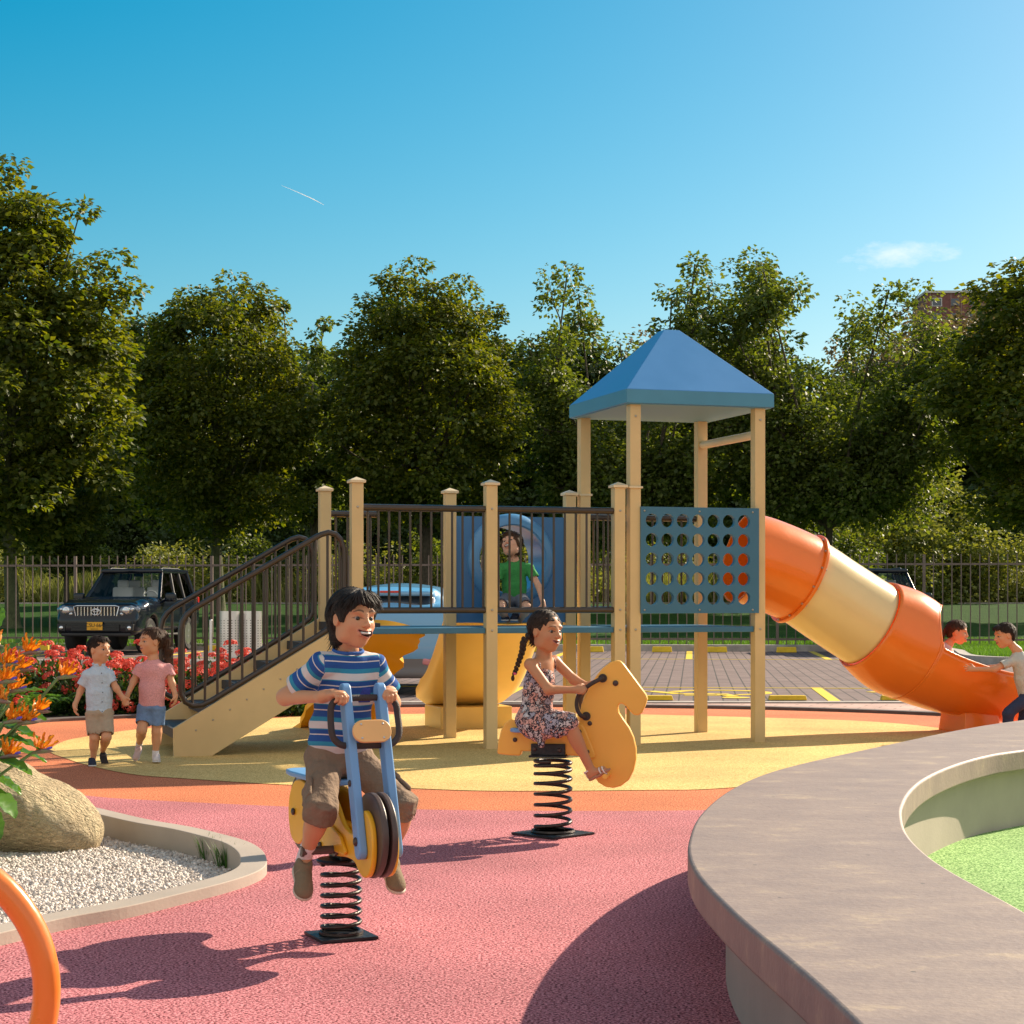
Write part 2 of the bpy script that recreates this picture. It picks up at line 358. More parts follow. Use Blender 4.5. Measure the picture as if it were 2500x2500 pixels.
def surfnet(F, lo, h):
    ins = F < 0; c = np.zeros([d - 1 for d in F.shape], np.int8)
    for a in (0, 1):
        for b in (0, 1):
            for d in (0, 1): c += ins[a:F.shape[0] - 1 + a, b:F.shape[1] - 1 + b, d:F.shape[2] - 1 + d]
    act = (c > 0) & (c < 8); cells = np.argwhere(act); idx = np.full(act.shape, -1, np.int32); idx[act] = np.arange(len(cells))
    pos = np.zeros((len(cells), 3)); cnt = np.zeros(len(cells)); i, j, k = cells.T
    cor = [(a, b, d) for a in (0, 1) for b in (0, 1) for d in (0, 1)]
    val = {q: F[i + q[0], j + q[1], k + q[2]] for q in cor}
    for q in cor:
        for ax in range(3):
            if q[ax] == 0:
                q2 = list(q); q2[ax] = 1; q2 = tuple(q2); fa, fb = val[q], val[q2]; m = (fa < 0) != (fb < 0)
                t = np.where(m, fa / np.where(m, fa - fb, 1), 0); p = np.array(q, float)[None, :].repeat(len(cells), 0); p[:, ax] += t
                pos[m] += p[m]; cnt[m] += 1
    V = (cells + pos / cnt[:, None]) * h + lo; Q = []
    for ax in range(3):
        o1, o2 = (ax + 1) % 3, (ax + 2) % 3; sa = [slice(None)] * 3; sb = [slice(None)] * 3
        sa[ax] = slice(0, -1); sb[ax] = slice(1, None); A = ins[tuple(sa)]; B = ins[tuple(sb)]; ch = A != B
        e = np.argwhere(ch); e = e[(e[:, o1] > 0) & (e[:, o2] > 0) & (e[:, o1] < F.shape[o1] - 1) & (e[:, o2] < F.shape[o2] - 1)]
        if not len(e): continue
        def cell(d1, d2):
            q = e.copy(); q[:, o1] -= d1; q[:, o2] -= d2; return idx[q[:, 0], q[:, 1], q[:, 2]]
        q = np.stack([cell(1, 1), cell(0, 1), cell(0, 0), cell(1, 0)], 1)
        fl = ~A[e[:, 0], e[:, 1], e[:, 2]]; q[fl] = q[fl][:, ::-1]; Q.append(q)
    Q = np.concatenate(Q) if Q else np.zeros((0, 4), int); Q = Q[(Q >= 0).all(1)]
    return V, Q
def relax(V, Q, it=1, lam=.5):
    E = np.concatenate([Q[:, [0, 1]], Q[:, [1, 2]], Q[:, [2, 3]], Q[:, [3, 0]]]); E = np.concatenate([E, E[:, ::-1]])
    n = np.bincount(E[:, 0], minlength=len(V)).astype(float)[:, None]; n[n == 0] = 1
    for _ in range(it):
        S = np.stack([np.bincount(E[:, 0], weights=V[E[:, 1], i], minlength=len(V)) for i in range(3)], 1)
        V = V + lam * (S / n - V)
    return V
def fobj(name, fld, h, m, parent, fine=(), colf=None, sm=2, attr=None, org=None):
    V, Q = fld.mesh(h, fine)
    if sm and not len(fine): V = relax(V, Q, sm)
    o3 = np.zeros(3) if org is None else np.asarray(org)
    me = np_mesh(name, V - o3, Q)
    if colf is not None:
        c = np.ones((len(V), 4), np.float32); c[:, :3] = colf(V)
        a = me.color_attributes.new('Col', 'FLOAT_COLOR', 'POINT'); a.data.foreach_set('color', c.ravel())
    if attr is not None:
        a = me.attributes.new('stripe', 'FLOAT', 'POINT'); a.data.foreach_set('value', attr(V).astype(np.float32))
    return link(name, me, m, parent, smooth=180)
def snoise(x, y, z, s, seed=0):
    """cheap smooth noise in -1..1"""
    a = seed * 1.7
    return (np.sin(x * s + 1.3 * np.sin(y * s * .9 + a) + a) + np.sin(y * s * 1.1 + 1.1 * np.sin(z * s * .8 + 2 + a) + 1.7) + np.sin(z * s * .95 + 1.2 * np.sin(x * s * 1.05 + 4 + a) + 3.1)) / 3
# ================================================================ SETTING
rng = np.random.default_rng(7); random.seed(7)
TH = R(17.5)                       # the play structure is turned by this angle
PK = R(-5.5)                       # the car park is turned by this angle
m_pink = rubber('pink_rubber', (.50, .140, .165), (.10, .017, .022), (.78, .34, .36))
m_orange = rubber('orange_rubber', (.66, .19, .075), (.28, .055, .02), (.80, .30, .15))
m_yellow = rubber('yellow_rubber', (.74, .50, .17), (.45, .27, .07), (.86, .64, .28))
m_greenr = rubber('green_rubber', (.24, .47, .13), (.05, .14, .02), (.50, .70, .30))
m_conc = P('concrete', (.40, .335, .28), .75, var=.10, vs=1.6, bump=.08, bs=60, vdet=9)
m_kerb = P('kerb_concrete', (.40, .36, .33), .85, var=.22, vs=3.5, bump=.3, bs=40, vdet=9)
m_bench = P('bench_concrete', (.37, .315, .30), .55, c2=(.30, .25, .26), vs=1.0, vdet=10, bump=.12, bs=50)
# polished concrete: stretched blotches and small pores
def bench_mat():
    m = m_bench; t = m.node_tree; b = t.nodes['Principled BSDF']
    tc = t.nodes.new('ShaderNodeTexCoord'); mp = t.nodes.new('ShaderNodeMapping'); mp.inputs['Scale'].default_value = (1.0, 1.5, 1); t.links.new(tc.outputs['Object'], mp.inputs['Vector'])
    n = t.nodes.new('ShaderNodeTexNoise'); n.inputs['Scale'].default_value = 3.4; n.inputs['Detail'].default_value = 14; n.inputs['Roughness'].default_value = .74; t.links.new(mp.outputs[0], n.inputs['Vector'])
    r = t.nodes.new('ShaderNodeValToRGB'); e = r.color_ramp.elements; e[0].position = .40; e[0].color = (.245, .180, .158, 1); e[1].position = .66; e[1].color = (.40, .30, .215, 1); k = e.new(.57); k.color = (.300, .222, .186, 1)
    t.links.new(n.outputs[0], r.inputs[0])
    v = t.nodes.new('ShaderNodeTexVoronoi'); v.inputs['Scale'].default_value = 7; t.links.new(tc.outputs['Object'], v.inputs['Vector'])
    lt = t.nodes.new('ShaderNodeMath'); lt.operation = 'LESS_THAN'; lt.inputs[1].default_value = .05; t.links.new(v.outputs['Distance'], lt.inputs[0])
    mx = t.nodes.new('ShaderNodeMixRGB'); mx.inputs[2].default_value = (.10, .08, .07, 1); t.links.new(lt.outputs[0], mx.inputs[0]); t.links.new(r.outputs[0], mx.inputs[1]); t.links.new(mx.outputs[0], b.inputs['Base Color'])
bench_mat()
m_paver = brickmat('parking_pavers', (.175, .125, .12), (.215, .155, .145), (.055, .045, .045), .36, .19, rot=R(90) - PK, ms=.012)
m_brick = brickmat('pink_bricks', (.50, .33, .28), (.58, .38, .33), (.22, .15, .13), .42, .24, rot=R(20), ms=.008)
m_paint = P('yellow_paint', (.80, .56, .03), .6, var=.06, vs=6, bump=.1, bs=80)
m_edge = P('dark_edging', (.115, .085, .075), .7, var=.2, vs=6)
m_grass = P('grass_soil', (.055, .12, .022), .95, c2=(.035, .075, .015), vs=3, bump=.6, bs=30, spec=.1)
m_lawn = P('lawn', (.038, .095, .014), .95, c2=(.020, .060, .010), vs=1.4, vdet=12, bump=.9, bs=14, spec=.1)
m_far = P('far_hill', (.055, .08, .045), 1, c2=(.03, .05, .03), vs=.03, vdet=12, spec=0)
m_gravelbed = P('gravel_bed', (.5, .46, .42), .9, var=.3, vs=60, bump=.6, bs=60)

def S(name, o): o.name = name; tag(o, kind='structure'); return o
# --- terrain: one sheet to the horizon, flat near, lawn rising beyond the fence, hills far behind
def terr(x, y):
    z = np.full_like(x, -.3)
    t = np.clip((y - 49) / 34, 0, 1); z = np.where(y > 48.6, .10 + .95 * t ** 1.2, z)
    f = np.clip((y - 84) / 60, 0, 1); z = z + np.where(y > 84, 4.0 * f * f * (3 - 2 * f), 0)
    g = np.clip((y - 150) / 480, 0, 1); ridge = 52 + 9 * np.sin(x * .011 + 1) + 6 * np.sin(x * .027 + 2) + 3 * np.sin(x * .06)
    z = z + np.where(y > 150, (g * g * (3 - 2 * g)) * ridge, 0) * np.clip(1 - (y - 900) / 3000, .2, 1)
    return z
ys = np.concatenate([np.linspace(-60, 48, 28), np.linspace(48.4, 90, 30), np.linspace(92, 300, 40), np.linspace(310, 900, 40), np.linspace(950, 4000, 20)])
xs = np.concatenate([np.linspace(-2500, -300, 20), np.linspace(-280, -70, 25), np.linspace(-65, 65, 60), np.linspace(70, 280, 25), np.linspace(300, 2500, 20)])
XX, YY = np.meshgrid(xs, ys); ZZ = terr(XX, YY); nx_, ny_ = len(xs), len(ys)
ZZ = ZZ + np.where(YY > 250, 2.0 * np.sin(XX * .13) * np.sin(YY * .11), 0)
Vt = np.stack([XX.ravel(), YY.ravel(), ZZ.ravel()], 1); ii = (np.arange(ny_ - 1)[:, None] * nx_ + np.arange(nx_ - 1)[None, :]).ravel()
Ft = np.stack([ii, ii + 1, ii + nx_ + 1, ii + nx_], 1)
me = np_mesh('terrain', Vt, Ft); to = link('terrain', me, [m_lawn, m_far], smooth=180); tag(to, kind='structure')
me.polygons.foreach_set('material_index', (Vt[Ft].mean(1)[:, 1] > 120).astype(np.int32))
def tz(x, y): return float(terr(np.array([float(x)]), np.array([float(y)]))[0])
def pk(u, v):                         # car park frame (origin on the far kerb) -> world
    return (u * math.cos(PK) - v * math.sin(PK), 46.9 + u * math.sin(PK) + v * math.cos(PK))
# --- car park
far_k = [pk(-45, 0), pk(45, 0)]
S('parking_lot', polysheet('parking_lot', [[(-45, 23.55), (45, 23.55), pk(45, .05), pk(-45, .05)]], -.012, m_paver))
def pline(mb, pts, wd, z0=-.012, z1=-.006):
    a = offset(pts, wd / 2); b = offset(pts, -wd / 2); ribbon(a, b, z0 - .004, z1, mb)
mk_ = MB()
TK = math.tan(PK)
for v0 in (-6.15, -19.0):           # long thin lines
    pline(mk_, [pk(-30, v0), pk(30, v0)], .07)
for i in range(-9, 8):                # far bay bars
    u = 4.4 + 2.97 * i; pline(mk_, [pk(u, -.1), pk(u, -6.1)] if i % 2 else [pk(u, -.1), pk(u, -6.1)], .14)
def wx(u, v): return pk(u, v)
for x0 in (-3.25, -.26, 1.13, 4.08, 7.05, 10.0):   # near bay bars
    p0 = (x0, 23.75); p1 = (x0 + .36, 27.55); pline(mk_, [p0, p1], .15)
mko = mk_.build('road_marking', m_paint); tag(mko, kind='structure')
# wheelchair symbols painted in two near bays
def wheelchair(cx, cy, s, rot):
    mb = MB(); c, sn = math.cos(rot), math.sin(rot)
    def T(pts): return [(cx + s * (c * x - sn * y), cy + s * (sn * x + c * y)) for x, y in pts]
    def disc(x, y, r): mb.add([(p[0], p[1], -.005) for p in T([(x + r * math.cos(a), y + r * math.sin(a)) for a in np.linspace(0, 2 * math.pi, 20)[:-1]])], [tuple(range(19))])
    disc(-.1, .44, .085)
    for pts, wdt in (([(-.1, .30), (-.06, -.02), (.2, -.02), (.36, -.36), (.47, -.33)], .085), ([(-.08, .14), (.18, .14)], .07)):
        for a, b in zip(pts[:-1], pts[1:]): pline(mb, T([a, b]), wdt * s, -.012, -.0058)
    arc = [(-.07 + .29 * math.cos(a), -.18 + .29 * math.sin(a)) for a in np.linspace(R(105), R(345), 26)]; pline(mb, T(arc), .075 * s, -.012, -.0052)
    o = mb.build('road_marking', m_paint); tag(o, kind='structure')
wheelchair(2.72, 25.7, 2.2, math.pi); wheelchair(6.0, 25.5, 2.2, math.pi)
# --- kerbs
mb = MB(); ribbon([pk(-45, .0), pk(45, .0)], [pk(-45, .28), pk(45, .28)], -.3, .15, mb); tag(mb.build('kerb', m_kerb, bevel=.02), kind='structure')
mb = MB(); ribbon([(-12.5, 35.6), (-3.4, 35.4)], [(-12.5, 35.9), (-3.4, 35.7)], -.3, .13, mb); tag(mb.build('kerb', m_kerb, bevel=.02), kind='structure')
S('grass_verge', polysheet('grass_verge', [[pk(-45, .28), pk(45, .28), pk(45, 3), pk(-45, 3)]], .10, m_lawn))
# grass island at the right with its curved kerb
isl = catmull([(12.5, 45.2), (10.3, 44.6), (9.75, 41.5), (9.2, 38.5), (9.35, 37.1), (10.2, 36.5), (14, 36.1), (20, 35.6)], 8)
isl_in = offset(isl, .22)
mb = MB(); ribbon(isl, isl_in, -.3, .15, mb); tag(mb.build('kerb', m_kerb), kind='structure')
S('lawn_island', polysheet('lawn_island', [isl_in + [(20, 45)]], .13, m_grass))
# --- walkway of pinkish bricks, kerb line of the car park
mb = MB(); ribbon([(-3.0, 23.35), (30, 23.35)], [(-3.0, 23.58), (30, 23.58)], -.3, .012, mb); tag(mb.build('kerb', m_kerb), kind='structure')
m_pave = P('pale_paving', (.46, .42, .39), .85, var=.12, vs=1.5, vdet=8, bump=.2, bs=30)
S('walkway', polysheet('walkway', [[(-2.2, 19), (30, 15), (30, 23.36), (-2.2, 23.36)]], -.006, m_brick))
S('pavement', polysheet('pavement', [[(-40, 18), (-2.2, 18), (-2.2, 23.36), (-3.0, 23.58), (-3.4, 35.5), (-40, 35.6)]], -.008, m_pave))
# --- the dark edging and the rubber surfaces (outlines mapped on the ground plane)
edge_px = [(-420, 1846), (-160, 1806), (52, 1769), (240, 1757), (435, 1748.6), (700, 1736), (960, 1727), (1250, 1726), (1563, 1728), (1920, 1734), (2320, 1749), (2700, 1775), (3100, 1815)]
edge = catmull([G(*p) for p in edge_px], 8)
mb = MB(); ribbon(edge, offset(edge, .16), -.3, .035, mb); tag(mb.build('edging', m_edge, bevel=.008), kind='structure')
orange_poly = offset(edge, -.001) + [(16, 9), (16, 3), (-12, 3), (-12, 12)]
kerb_px = [(236, 1971), (362, 2000), (466, 2018), (544, 2036), (606, 2054), (640, 2075), (651.5, 2098), (645, 2116), (611, 2134), (544, 2155), (440, 2181), (311, 2212), (155, 2240.5), (0, 2277)]
kz = .05
kp = [G(x, y, kz) for x, y in kerb_px]
kp = [(-9, 12.6), (-6, 12.35), (-3.7, 12.15), (-2.88, 11.8)] + [kp[0]] + kp[1:] + [(-2.25, 6.35), (-2.9, 5.1)]
kerb_o = catmull(kp, 8); kerb_i = offset(kerb_o, -.125)

# yellow oval
yel_px = [(121.7, 1834), (155, 1811), (217.5, 1798), (331, 1782), (560, 1762), (780, 1748), (990, 1744), (1237, 1742), (1563, 1745), (1871, 1753), (2137, 1763), (2323, 1782.5), (2450, 1812), (2380, 1850), (2100, 1894), (1772, 1925), (1577, 1930), (1200, 1932), (960, 1924), (700, 1917), (440, 1901), (321, 1891), (217.5, 1870), (160, 1852)]
yel = catmull([G(*p) for p in yel_px], 6, closed=True)
# orange/pink boundary
op_px = [(2700, 1890), (2300, 1935), (1990, 1965), (1701, 1978), (1260, 1979), (912, 1974), (700, 1969), (337, 1952), (217.5, 1943), (60, 1925), (-120, 1900), (-420, 1862)]
op = catmull([G(*p) for p in op_px], 6)
S('orange_surface', polysheet('orange_surface', [edge + [(16, 8.5)] + op + [(-14, 14)]], 0.0, m_orange))
pink_poly = list(reversed(op)) + [(16, 8.5), (16, -3), (-12, -3)]
S('pink_surface', polysheet('pink_surface', [list(reversed(op)) + [(16, 8.5), (16, -3), (-2.95, -3)] + list(reversed(kerb_o)) + [(-13, 12.6)]], 0.0, m_pink))
S('yellow_surface', polysheet('yellow_surface', [yel], .004, m_yellow))
# --- planter: kerb ring, gravel, boulder
mb = MB(); ribbon(kerb_o, kerb_i, -.3, kz, mb); tag(mb.build('planter_kerb', m_conc, bevel=.004), kind='structure')
S('gravel_base', polysheet('gravel_base', [kerb_i + [(-8, 4.6)]], -.085, m_gravelbed))
def inside(poly, x, y):
    p = np.array(poly); n = len(p); c = np.zeros(len(x), bool); j = n - 1
    for i in range(n):
        xi, yi = p[i][:2]; xj, yj = p[j][:2]
        c ^= ((yi > y) != (yj > y)) & (x < (xj - xi) * (y - yi) / (yj - yi + 1e-12) + xi); j = i
    return c
def stones(n, poly, x0, x1, y0, y1, z, s0, s1, name, m):
    x = rng.uniform(x0, x1, n); y = rng.uniform(y0, y1, n); k = inside(poly, x, y); x, y = x[k], y[k]; n = len(x)
    base = np.array([[1, 1, 1], [-1, -1, 1], [-1, 1, -1], [1, -1, -1], [1, 0, -.2], [-.3, 1, .3], [0, -.9, .4]], float)
    ico = np.array([(0, 0, 1), (.89, 0, .45), (.28, .85, .45), (-.72, .53, .45), (-.72, -.53, .45), (.28, -.85, .45), (.72, .53, -.45), (-.28, .85, -.45), (-.89, 0, -.45), (-.28, -.85, -.45), (.72, -.53, -.45), (0, 0, -1)])
    tri = np.array([(0, 1, 2), (0, 2, 3), (0, 3, 4), (0, 4, 5), (0, 5, 1), (1, 6, 2), (2, 7, 3), (3, 8, 4), (4, 9, 5), (5, 10, 1), (2, 6, 7), (3, 7, 8), (4, 8, 9), (5, 9, 10), (1, 10, 6), (11, 7, 6), (11, 8, 7), (11, 9, 8), (11, 10, 9), (11, 6, 10)])
    s = rng.uniform(s0, s1, n); sc3 = rng.uniform(.55, 1.25, (n, 1, 3)); jit = 1 + rng.normal(0, .22, (n, 12, 1))
    V = ico[None] * jit * sc3 * s[:, None, None]
    a = rng.uniform(0, 6.28, n); b = rng.uniform(0, 6.28, n); ca, sa, cb, sb = np.cos(a)[:, None], np.sin(a)[:, None], np.cos(b)[:, None], np.sin(b)[:, None]
    X = V[..., 0] * ca - V[..., 1] * sa; Y = V[..., 0] * sa + V[..., 1] * ca; Z = V[..., 2]
    Y2 = Y * cb - Z * sb; Z2 = Y * sb + Z * cb
    V = np.stack([X + x[:, None], Y2 + y[:, None], Z2 + z + rng.uniform(-.2, .8, n)[:, None] * s[:, None]], -1).reshape(-1, 3)
    F = (tri[None] + 12 * np.arange(n)[:, None, None]).reshape(-1, 3)
    o = link(name, np_mesh(name, V, F), m); tag(o, kind='stuff'); return o
m_stone = leafmat('white_gravel', (.36, .30, .26), (.82, .73, .66), trans=0.0, rough=.55)
stones(90000, kerb_i + [(-8, 4.6)], -3.6, -1.0, 6.6, 11.6, -.08, .006, .0125, 'gravel', m_stone)
# ---------------------------------------------------------------- curved concrete bench (right)
bo_px = [(3100, 1690), (2800, 1722), (2500, 1757), (2344, 1781), (2142, 1823), (1981, 1858), (1873, 1887), (1792, 1922), (1738, 1959), (1701, 1999), (1683, 2043), (1679, 2077), (1688, 2110), (1711, 2147), (1758.6, 2198), (1819, 2255), (1900, 2322), (1994, 2403), (2095, 2500), (2260, 2680), (2450, 2950)]
bi_px = [(3100, 1765), (2800, 1793), (2500, 1831), (2411, 1845), (2330.5, 1868), (2263, 1898.5), (2223, 1932), (2204, 1969), (2203, 1996), (2213, 2030), (2243, 2067), (2300, 2112), (2398, 2168), (2500, 2223.5), (2700, 2345), (2950, 2520), (3300, 2800)]
BH = .45; bo = catmull([G(x, y, BH) for x, y in bo_px], 7); bi = catmull([G(x, y, BH) for x, y in bi_px], 7)
def resample(P_, n):
    P_ = np.array(P_); d = np.r_[0, np.cumsum(np.linalg.norm(np.diff(P_, axis=0), axis=1))]; t = np.linspace(0, d[-1], n)
    return [(float(np.interp(q, d, P_[:, 0])), float(np.interp(q, d, P_[:, 1]))) for q in t]
bo = resample(bo, 140); bi = resample(bi, 140)
broot = empty('bench', (1.0, 6.3, 0)); tag(broot, 'wide curving concrete bench wall sweeping round the green rubber surface', 'bench')
def rel(P_, o): return [(p[0] - o[0], p[1] - o[1]) for p in P_]
def strip_solid(a, b, z0, z1):
    mb = MB(); mb.v = []; poly = a + list(reversed(b)); n = len(poly); N2 = len(a)
    return ribbon(a, b, z0, z1)
ro, ri = rel(bo, (1.0, 6.3)), rel(bi, (1.0, 6.3))
strip_solid(ro, ri, BH - .115, BH).build('seat_slab', m_bench, broot, smooth=40, bevel=.012, seg=3)
# inset the base: outer line moved inwards, inner line moved outwards
def inset(P_, Q_, d):
    out = []
    for p in P_:
        q = min(Q_, key=lambda s_: (s_[0] - p[0]) ** 2 + (s_[1] - p[1]) ** 2); v = np.array(q) - np.array(p); L = np.linalg.norm(v); v = v / L
        out.append((p[0] + v[0] * d, p[1] + v[1] * d))
    return out
bo_base = offset(ro, .13); bi_base = offset(ri, -.10)
ribbon(bo_base, bi_base, -.02, BH - .114).build('base_wall', m_conc, broot, smooth=40)
S('green_surface', polysheet('green_surface', [offset(bi, -.13) + [(9, 4.5)]], .004, m_greenr))
# ================================================================ PLAY STRUCTURE
m_beige = P('beige_powdercoat', (.66, .48, .235), .38, var=.07, vs=2.2, vdet=9, bump=.03, bs=200)
m_cap = P('beige_cap', (.72, .58, .38), .35, var=.03, vs=5)
m_dk = P('brown_metal', (.055, .040, .032), .32, metal=.35, var=.1, vs=8, coat=.2)
m_teal = P('teal_panel', (.040, .150, .25), .42, var=.04, vs=3, bump=.03, bs=150)
m_deck = P('teal_deck', (.04, .15, .25), .5, var=.08, vs=5, bump=.1, bs=90)
m_roof = P('blue_roof', (.075, .26, .56), .38, var=.05, vs=1.6, bump=.03, bs=120)
m_ringp = P('blue_plastic', (.045, .17, .38), .35, var=.04, vs=3)
m_tread = P('black_tread', (.03, .03, .035), .6, bump=.3, bs=90)
m_orp = P('orange_plastic', (.86, .195, .015), .24, var=.04, vs=2, bump=.02, bs=30, coat=.25)
m_crp = P('cream_plastic', (.80, .62, .30), .22, var=.03, vs=2, bump=.02, bs=30, coat=.3)
m_yelp = P('yellow_plastic', (.80, .57, .19), .33, var=.04, vs=2)
m_oyp = P('amber_plastic', (.88, .43, .015), .38, var=.05, vs=2)
FL = np.array((1.073, 16.63, 0.)); pr = empty('playground_climber', FL, TH)
tag(pr, 'cream climbing tower with blue roof, railed bridge, stairs and orange tube slide', 'playground')
PW = .10
def post(u, v, h, cap=True, name='post'):
    mb = MB(); mb.box((u, v, h / 2), (PW, PW, h)); p = mb.build('post', m_beige, pr, bevel=.004)
    if cap:
        c = MB(); q = PW / 2 + .018; c.box((u, v, h + .011), (2 * q, 2 * q, .022))
        vs = [(u - q, v - q, h + .022), (u + q, v - q, h + .022), (u + q, v + q, h + .022), (u - q, v + q, h + .022), (u, v, h + .052)]
        c.add(vs, [(0, 1, 4), (1, 2, 4), (2, 3, 4), (3, 0, 4)]); c.build('cap', m_cap, p, bevel=.003)
    return p
UP = [-2.50, -1.32, -.145]; WD = 1.30
for u in UP: post(u, 0, 2.27); post(u, WD, 2.27)
TW = 1.20
for (u, v) in ((0, 0), (TW, 0), (0, WD), (TW, WD)):
    p = post(u, v, 3.02, cap=False)
    if u == 0:
        c = MB(); c.box((u, v, 2.275), (PW + .03, PW + .03, .018)); c.build('collar', m_cap, p, bevel=.003)
# deck panels (one per bay) with a light front edge
for a, b in ((UP[0] - .03, UP[1] - .052), (UP[1] + .052, UP[2] - .052), (.052, TW - .052)):
    mb = MB(); mb.box(((a + b) / 2, WD / 2, 1.02), (b - a, WD + .06, .05)); mb.build('deck', m_deck, pr, bevel=.006)
for u in (UP[1], UP[2] + .0725, UP[0]):
    mb = MB(); mb.box((u, WD / 2, 1.015), (.09 if u != UP[2] + .0725 else .2, WD - .11, .04)); mb.build('deck', m_deck, pr)
# guard rails
def guard(u0, u1, v, n):
    mb = MB(); mb.cyl((u0, v, 1.195), (u1, v, 1.195), .027, 16); mb.build('bottom_rail', m_dk, pr, smooth=40)
    mb = MB(); mb.cyl((u0, v, 2.065), (u1, v, 2.065), .029, 16); o = mb.build('guard_rail', m_dk, pr, smooth=40)
    for k in range(n):
        u = u0 + (u1 - u0) * (k + .5) / n; p = MB(); p.cyl((u, v, 1.2), (u, v, 2.06), .0105, 10); p.build('baluster', m_dk, o, smooth=40)
guard(UP[0] + .05, UP[1] - .02, -.005, 12); guard(UP[1] + .02, UP[2] - .045, -.005, 11)
guard(.05, TW - .05, WD + .005, 11); guard(UP[0] + .05, UP[1] - .7, WD, 4)
# perforated game panel on the tower front
def holepanel():
    x0, x1, z0, z1, y0, y1 = .042, TW - .022, 1.165, 2.105, -.072, -.022
    cx = [x0 + .105 + .1475 * i for i in range(7)]; cz = [z0 + .135 + .171 * j for j in range(5)]; r = .060; n = 20
    bm = bmesh.new(); 
    from mathutils.geometry import tessellate_polygon
    outer = [Vector((x0, z0, 0)), Vector((x1, z0, 0)), Vector((x1, z1, 0)), Vector((x0, z1, 0))]
    # cell by cell: square ring around each hole
    xs_ = [x0] + [(a + b) / 2 for a, b in zip(cx[:-1], cx[1:])] + [x1]; zs_ = [z0] + [(a + b) / 2 for a, b in zip(cz[:-1], cz[1:])] + [z1]
    mb = MB()
    for i, c in enumerate(cx):
        for j, d in enumerate(cz):
            a0, a1, b0, b1 = xs_[i], xs_[i + 1], zs_[j], zs_[j + 1]
            ring = []; sq = []
            for k in range(n):
                t = 2 * math.pi * (k + .5) / n; ring.append((c + r * math.cos(t), d + r * math.sin(t)))
                dx, dz = math.cos(t), math.sin(t); s = min(((a1 - c) if dx > 0 else (a0 - c)) / dx if abs(dx) > 1e-6 else 9, ((b1 - d) if dz > 0 else (b0 - d)) / dz if abs(dz) > 1e-6 else 9)
                sq.append((c + s * dx, d + s * dz))
            for y, fl in ((y0, False), (y1, True)):
                V_ = [(p[0], y, p[1]) for p in ring] + [(p[0], y, p[1]) for p in sq]; F_ = []
                cs = [(a0, b0), (a1, b0), (a1, b1), (a0, b1)]; V_ += [(q[0], y, q[1]) for q in cs]
                for k in range(n):
                    k2 = (k + 1) % n; A, B = sq[k], sq[k2]; f = [k, k2, n + k2]
                    if abs(A[0] - B[0]) > 1e-5 and abs(A[1] - B[1]) > 1e-5:
                        q = min(range(4), key=lambda m: (cs[m][0] - (A[0] + B[0]) / 2) ** 2 + (cs[m][1] - (A[1] + B[1]) / 2) ** 2); f.append(2 * n + q)
                    f.append(n + k); F_.append(tuple(f))
                mb.add(V_, F_)
            mb.add([(p[0], y0, p[1]) for p in ring] + [(p[0], y1, p[1]) for p in ring], [(k, (k + 1) % n, n + (k + 1) % n, n + k) for k in range(n)])
    for (a, b) in (((x0, z0), (x1, z0)), ((x1, z0), (x1, z1)), ((x1, z1), (x0, z1)), ((x0, z1), (x0, z0))):
        mb.add([(a[0], y0, a[1]), (b[0], y0, b[1]), (b[0], y1, b[1]), (a[0], y1, a[1])], [(0, 1, 2, 3)])
    mb.build('hole_panel', m_teal, pr, smooth=30)
holepanel()
# roof
e = .105; zt, zb = 3.135, 3.01; ap = 3.77; c0, c1 = TW / 2, WD / 2; k = .075
mb = MB(); a, b, c_, d = -e, TW + e, -e, WD + e
vs = [(a, c_, zb), (b, c_, zb), (b, d, zb), (a, d, zb), (a, c_, zt), (b, c_, zt), (b, d, zt), (a, d, zt), (c0 - k, c1 - k, ap), (c0 + k, c1 - k, ap), (c0 + k, c1 + k, ap), (c0 - k, c1 + k, ap)]
mb.add(vs, [(0, 1, 5, 4), (1, 2, 6, 5), (2, 3, 7, 6), (3, 0, 4, 7), (4, 5, 9, 8), (5, 6, 10, 9), (6, 7, 11, 10), (7, 4, 8, 11), (8, 9, 10, 11), (3, 2, 1, 0)])
rf = mb.build('roof', m_roof, pr, bevel=.004)
m_soff = P('roof_underside', (.12, .29, .42), .5)
mb = MB(); mb.box((c0, c1, zb - .004), (b - a - .03, d - c_ - .03, .006)); mb.build('ceiling', m_soff, rf)
mb = MB(); mb.box((c0, -e - .002, (zt + zb) / 2), (TW + 2 * e + .004, .006, .118)); mb.box((-e - .002, c1, (zt + zb) / 2), (.006, WD + 2 * e, .118)); mb.box((b + .002, c1, (zt + zb) / 2), (.006, WD + 2 * e, .118)); mb.build('fascia', P('teal_fascia', (.065, .25, .40), .42, var=.04), rf)
mb = MB(); mb.cyl((TW, .05, 2.775), (TW, WD - .05, 2.775), .038, 20); mb.build('crossbar', m_cap, pr, smooth=40)
